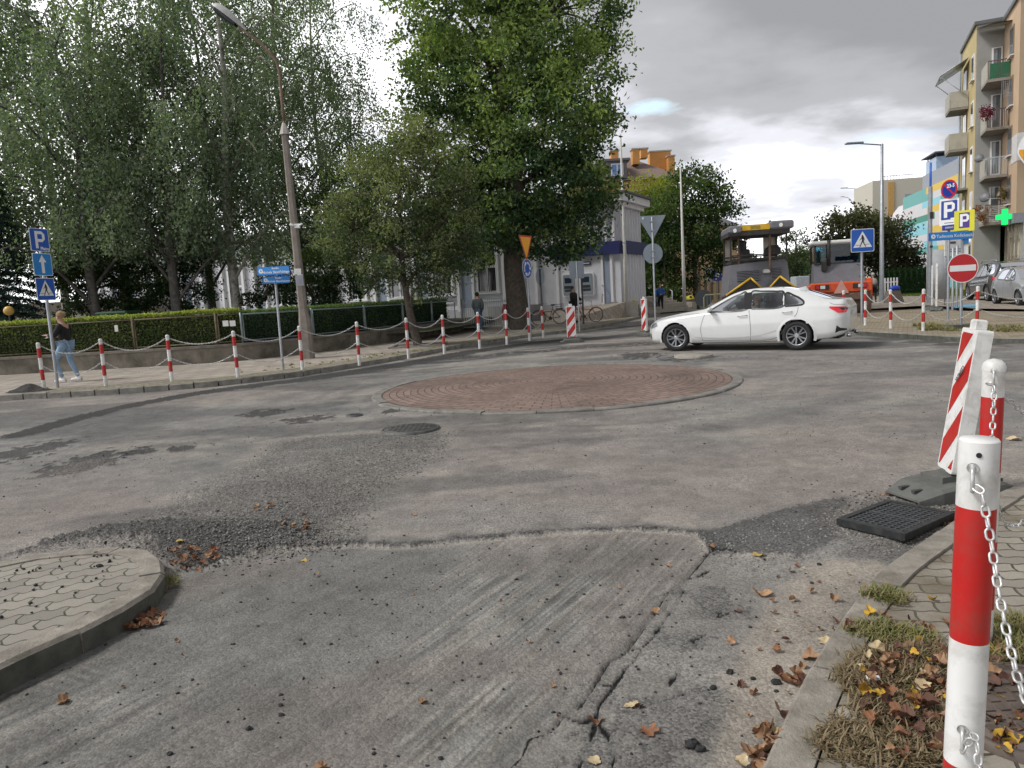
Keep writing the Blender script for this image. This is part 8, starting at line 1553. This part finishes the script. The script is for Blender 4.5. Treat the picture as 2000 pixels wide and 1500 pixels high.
P = np.concatenate([rnd_in([(60, 1080), (200, 1030), (420, 1010), (620, 900), (760, 842), (900, 842), (860, 900), (720, 990), (650, 1060), (540, 1075), (430, 1090), (340, 1105), (250, 1060)], 7000), rnd_in([(380, 1020), (560, 980), (720, 960), (700, 1050), (600, 1075), (430, 1085)], 4500), rnd_in([(1600, 1010), (1720, 965), (1960, 965), (1880, 1040), (1780, 1075), (1640, 1070)], 1800), rnd_in([(1380, 1050), (1600, 1000), (1640, 1040), (1560, 1090), (1400, 1090)], 500)])
rock_cloud('gravel', zed(P, .001), rng.uniform(.0025, .0075, len(P)) * rng.choice([1, 1, 1.5], len(P)), sm, 'loose grey gravel spread over the broken asphalt', 'gravel')
P = np.concatenate([rnd_in([(-300, 1500), (0, 1320), (640, 1070), (1380, 1040), (1700, 1150), (1500, 1500)], 420), rnd_in([(0, 900), (600, 800), (2000, 750), (2000, 950), (1400, 1030), (0, 1050)], 900), rnd_in([(250, 1100), (600, 1040), (700, 1060), (500, 1110)], 260), rnd_in([(1650, 960), (1960, 975), (1880, 1030), (1700, 1070)], 260)])
rock_cloud('bitumen_crumbs', zed(P, .002), np.abs(rng.normal(0, .0042, len(P))) + .0025, sb_, 'small black bitumen crumbs scattered over the roadway', 'crumbs')
P = np.concatenate([rnd_in([(0, 1120), (150, 1085), (280, 1090), (200, 1180), (0, 1260)], 60)]); rock_cloud('bitumen_crumbs', np.array([(x, y, .100) for x, y in P]), np.abs(rng.normal(0, .006, len(P))) + .003, sb_, 'black bitumen crumbs lying on the left traffic island', 'crumbs')
lmps = [(485, 1412, .012), (547, 1366, .010), (549, 1385, .011), (548, 1346, .009), (315, 1213, .011), (455, 1250, .008), (646, 1250, .008), (1425, 1310, .016), (1392, 1340, .013), (1470, 1322, .010), (1350, 1450, .024), (1368, 1458, .018), (1515, 1330, .018), (1600, 1100, .012), (860, 1470, .009), (330, 1460, .012)]
LL = ['largest black lump low on the milled road, left of centre', 'lowest of three lumps in a short column', 'middle lump of three in a short column', 'topmost lump of three in a short column', 'black lump just right of the orange heap by the left island', 'small lump right of the heap by the left island', 'lone small lump in the middle of the grooved surface', 'crumbly lump on the tan gutter, upper', 'small lump left of the gutter lumps', 'tiny lump between gutter and dark leaves', 'big black lump at the bottom right of the crack', 'second big lump touching the biggest at the bottom right', 'smooth black stone beside the dark curled leaves', 'black lump near the grate on the right gutter', 'small lump at the bottom edge, centre', 'small lump at the bottom edge, left']
for k, (px, py, r_) in enumerate(lmps):
    p = G(px, py, 0); m_ = MB(); m_.sphere((0, 0, 0), r_, 4, sc=(1.2, .9, .7)); v = [tuple(Vector(q) * random.uniform(.75, 1.25)) for q in m_.v]; m_.v = v; m_.sm = [False] * len(m_.sm); o = m_.build('asphalt_lump', black if False else mat('black lump', (.025, .025, .026), .85, var=.3), loc=(p.x, p.y, ground_z(p.x, p.y) + r_ * .4))
    tag(o, LL[k] + ' on the broken road', 'asphalt lump', 'loose asphalt lumps')
# leaves: lobed, curled maple / lime leaves
lm = [mat('leaf ' + n_, c, .75, var=.3, vs_=25, dirt=d, dirt_amt=.7, dirt_s=20) for n_, c, d in (('rust', (.21, .092, .042), (.10, .045, .03)), ('tan', (.34, .20, .11), (.18, .10, .06)), ('yellow', (.52, .38, .10), (.30, .17, .06)), ('dark', (.12, .055, .035), (.06, .03, .02)), ('pale', (.50, .40, .24), (.30, .2, .1)), ('golden', (.48, .30, .03), (.3, .12, .03)))]
def leaf_geo(s, seed, curl=.5, fold=.3):
    r = random.Random(seed); am = r.choice([.20, .08, .03, .12]); pts = []; n = 26
    for k in range(n):
        a = 2 * math.pi * k / n; lobes = 1 + am * math.cos(5 * a) + .07 * math.cos(11 * a + seed) + r.uniform(-.12, .12) - (.35 if (k + seed) % 17 < seed % 4 else 0); pts.append((math.cos(a) * lobes * s * .5, math.sin(a) * lobes * s * .42))
    rg = []
    ph = r.uniform(0, 6.28); c1 = curl * r.uniform(.6, 1.3)
    for f in (0.02, .45, .8, 1.0): rg.append([(x * f, y * f, s * (c1 * (f ** 2) * (.20 + .22 * math.sin(2 * math.atan2(y, x) + ph)) + fold * abs(y) / s * f * .5)) for x, y in pts + [pts[0]]])
    return rg
def leaf_one(px, py, size, kind, z=None, lab=None, seed=0, pos=None, curl=.5):
    p = pos or G(px, py, 0); zz = ground_z(p.x, p.y) if z is None else z; m_ = MB(); m_.quadgrid(leaf_geo(size, seed, curl), 0, True); m_.tube([(size * .3, 0, .004), (size * .62, size * .05, .006)], .0012, 4)
    o = m_.build('fallen_leaf', lm[kind], loc=(p.x, p.y, zz + .003)); o.rotation_euler = (random.uniform(-.2, .2), random.uniform(-.2, .2), random.uniform(0, 6.28)); return o
named = [(1482, 1086, .085, 2, 'yellow leaf lying flat on the dark patch right of the crack corner'), (1280, 1190, .085, 1, 'tan leaf lying across the long crack'), (1163, 1402, .075, 0, 'rusty leaf stuck where the two cracks meet'), (1268, 1424, .085, 0, 'brown leaf on the broken strip, lower right of the cracks'), (1234, 1373, .070, 4, 'pale yellow leaf between the crack and the gutter'), (1160, 1480, .065, 4, 'small pale leaf by the bottom edge near the crack'), (1486, 1158, .12, 1, 'long curled brown leaf on the gutter strip'), (1583, 1279, .095, 1, 'curled tan leaf on the gutter close to the kerb'), (1610, 1248, .075, 4, 'pale leaf resting against the kerb edge'), (123, 1360, .070, 1, 'orange leaf alone on the milled road, lower left'), (628, 1491, .070, 1, 'orange leaf at the bottom edge, left of centre'), (826, 1362, .05, 1, 'small tan leaf in the middle of the milled road'), (594, 1090, .05, 2, 'yellow leaf below the dark gravel mound'), (574, 1029, .045, 2, 'yellow leaf on the gravel near its right end'), (598, 1037, .07, 0, 'rusty leaf on the gravel near its right end'), (808, 1008, .05, 1, 'tiny tan leaf above the milled edge'), (232, 1045, .04, 4, 'pale leaf on the dark gravel behind the island'), (352, 1070, .06, 2, 'yellow leaf beside the island nose'), (1640, 1210, .09, 0, 'brown leaf by the gutter, upper'), (1390, 1070, .05, 0, 'rust leaf lodged in the crack corner'), (1905, 1298, .08, 2, 'yellow leaf behind the nearest bollard'), (1980, 860, .16, 4, 'pale leaf on the asphalt right of the white capped bollard'), (1250, 1376, .04, 3, 'small dark leaf beside the crack'), (1440, 1190, .05, 3, 'dark shrivelled leaf near the gutter top'), (1305, 1100, .035, 1, 'small leaf near the top of the milled edge')]
for k, (px, py, s_, kd, lb) in enumerate(named):
    o = leaf_one(px, py, s_ * .82, kd, seed=k * 3 + 1, curl=.35 if kd in (2, 4) else .8, z=None if px < 1900 else (.035 if py > 1200 else .0)); tag(o, lb, 'leaf', 'fallen leaves')
def litter(name, label, px_poly, n, kinds, s0, s1, zbase=None, zspread=.02, curl=.9):
    pts = rnd_in(px_poly, n); mb = MB()
    for k, (x, y) in enumerate(pts):
        rg = leaf_geo(random.uniform(s0, s1), k * 7 + n, curl); T = TR((x, y, (ground_z(x, y) if zbase is None else zbase) + random.uniform(.004, zspread)), random.uniform(0, 6.28), random.uniform(-.7, .7), random.uniform(-.5, .5)); b0 = len(mb.f); mb.quadgrid([[T @ Vector(p) for p in row] for row in rg], random.choice(kinds), True)
    o = mb.build(name, lm); tag(o, label, 'leaf litter', kind='stuff'); return o
litter('leaf_litter', 'drift of orange brown leaves against the nose of the left island', [(322, 1085), (350, 1078), (436, 1078), (430, 1100), (380, 1115), (335, 1118)], 44, [0, 0, 1, 0, 1], .02, .055)
litter('leaf_litter', 'small heap of shredded orange leaves below the left island kerb', [(225, 1205), (260, 1188), (312, 1188), (315, 1212), (270, 1228), (228, 1228)], 50, [0, 1, 1, 0], .02, .06)
litter('leaf_litter', 'thin line of leaves along the foot of the left island kerb', [(60, 1275), (140, 1240), (215, 1212), (220, 1225), (150, 1252), (80, 1290)], 20, [0, 0, 3, 1], .04, .07)
litter('leaf_litter', 'curled brown leaves gathered in the gutter at the bottom right', [(1445, 1490), (1480, 1440), (1520, 1400), (1545, 1385), (1530, 1440), (1505, 1500), (1470, 1530)], 30, [0, 1, 3, 4], .035, .08, None, .035)
litter('leaf_litter', 'dark curled leaves in the gutter beside a black lump', [(1508, 1330), (1525, 1312), (1570, 1322), (1575, 1350), (1530, 1352)], 9, [3, 3, 0, 1], .04, .08, None, .03)
litter('leaf_litter', 'brown leaf litter in the dry grass left of the nearest bollard', [(1660, 1350), (1700, 1310), (1800, 1300), (1880, 1310), (1880, 1500), (1740, 1520), (1690, 1420)], 130, [0, 0, 3, 1, 3, 3, 0, 1, 4, 3, 5], .02, .065, .05, .05)
litter('leaf_litter', 'scattered leaves on the pavers above the grass patch', [(1640, 1240), (1720, 1180), (1860, 1180), (1870, 1300), (1700, 1320)], 22, [0, 1, 3, 5], .03, .06, .04, .015)
litter('leaf_litter', 'scattered leaf scraps along the tan gutter', [(1420, 1200), (1540, 1100), (1720, 1120), (1640, 1220), (1540, 1380), (1440, 1460)], 34, [0, 1, 3, 4], .015, .05)
litter('leaf_litter', 'leaves right of and behind the nearest bollard', [(1930, 1280), (2010, 1300), (2040, 1500), (1920, 1520)], 40, [0, 3, 1, 5], .03, .07, .045, .03)
litter('leaf_litter', 'leaf crumbs around the loose drain grate', [(1640, 1000), (1700, 960), (1900, 990), (1860, 1050), (1760, 1075)], 22, [0, 1, 5], .02, .05)
litter('leaf_litter', 'rust coloured leaves on the gravel above the milled edge', [(480, 990), (600, 980), (660, 1040), (560, 1062)], 16, [0, 1], .02, .05)
litter('leaf_litter', 'thin scatter of tiny leaf scraps on the milled road', [(100, 1350), (600, 1090), (1380, 1080), (1100, 1400), (900, 1500), (200, 1500)], 22, [0, 1, 1], .012, .028)
# grass and dry straw
gm_ = leaf_mat('grass blade', .2, .8, .2)
def tufts(name, label, px_poly, n, cols, h0=.03, h1=.09, zb=.036, flat=.6, width=.0035, clump=12):
    c = rnd_in(px_poly, max(1, n // clump)); P0 = np.repeat(c, clump, 0) + rng.normal(0, .022, (len(c) * clump, 2)); m_ = len(P0); a = rng.uniform(0, 2 * math.pi, m_); h = rng.uniform(h0, h1, m_); up = rng.uniform(1 - flat, 1, m_) * .8 + .04; d = np.stack([np.cos(a), np.sin(a)], 1); B = np.concatenate([P0, np.full((m_, 1), zb)], 1)
    tip = B + np.concatenate([d * (h * np.sqrt(1 - np.clip(up, 0, .98) ** 2))[:, None], (h * up)[:, None]], 1); midp = (B + tip) / 2 + np.array([0, 0, 1]) * (h * .14)[:, None]; s = np.stack([-d[:, 1], d[:, 0], np.zeros(m_)], 1) * width
    V = np.stack([B - s, B + s, midp + s * .8, midp - s * .8, tip + s * .1, tip - s * .1], 1).reshape(-1, 3); k = np.arange(m_)[:, None] * 6; Fs = np.concatenate([k + [[0, 1, 2, 3]], k + [[3, 2, 4, 5]]], 0); tt = rng.random((m_, 1)); C_ = np.array(cols[0]) * (1 - tt) + np.array(cols[1]) * tt; C_ = np.concatenate([C_, np.ones((m_, 1))], 1)
    o = npmesh(name, V, Fs, gm_, attrs={'c': ('FACE', 'FLOAT_COLOR', np.concatenate([C_, C_]))}); tag(o, label, 'grass', kind='stuff')
straw = ((.13, .095, .055), (.34, .27, .17)); grn = ((.10, .14, .035), (.24, .27, .08)); mixg = ((.28, .22, .13), (.17, .20, .06))
tufts('dry_grass', 'dry straw and matted grass growing through the pavers by the kerb', [(1640, 1330), (1700, 1290), (1880, 1290), (1880, 1500), (1760, 1540), (1700, 1450)], 6500, straw, .025, .08, .045, .98)
tufts('grass', 'green grass tufts among the leaves left of the nearest bollard', [(1740, 1310), (1860, 1300), (1880, 1420), (1790, 1400)], 1100, grn, .02, .07)
tufts('grass', 'grass tuft across the joint of the second kerb stone', [(1690, 1180), (1720, 1168), (1770, 1185), (1750, 1200)], 500, mixg, .02, .07, .045); tufts('grass', 'grassy patch on the pavers near the kerb bend', [(1645, 1250), (1700, 1232), (1760, 1245), (1850, 1270), (1700, 1275)], 1000, mixg, .02, .06, .042)
tufts('grass', 'grass beside the manhole behind the nearest bollard', [(1935, 1230), (2010, 1230), (2010, 1330), (1935, 1320)], 1500, mixg, .03, .09, .04); tufts('dry_grass', 'straw along the bottom edge beside the kerb', [(1600, 1450), (1640, 1430), (1780, 1480), (1700, 1540), (1610, 1500)], 900, straw, .02, .07, .04, .95)
tufts('grass', 'weeds along the foot of the left island kerb', [(290, 1150), (340, 1120), (350, 1135), (300, 1168)], 260, mixg, .015, .05, .0); tufts('dry_grass', 'dry weeds round the posts of the right pavement corner', [(1780, 645), (1810, 640), (1860, 645), (2000, 648), (2000, 660), (1800, 655)], 2400, mixg, .04, .16, .12, .8, .008); tufts('grass', 'weeds along the left kerb edge', [(440, 735), (700, 705), (900, 678), (1050, 655), (1040, 663), (900, 684), (700, 713), (440, 744)], 1500, mixg, .03, .08, .12, .8, .008)
p = G(1705, 1340, .05); t = thing('paper_scrap', 'small white scrap of paper among the brown leaves', 'litter', (p.x, p.y, .085)); MB().quadgrid([[(x * .045, y * .025, .006 * math.sin(x * 3 + y * 4)) for y in np.linspace(-.5, .5, 4)] for x in np.linspace(-.5, .5, 5)]).build('paper', paper, t)
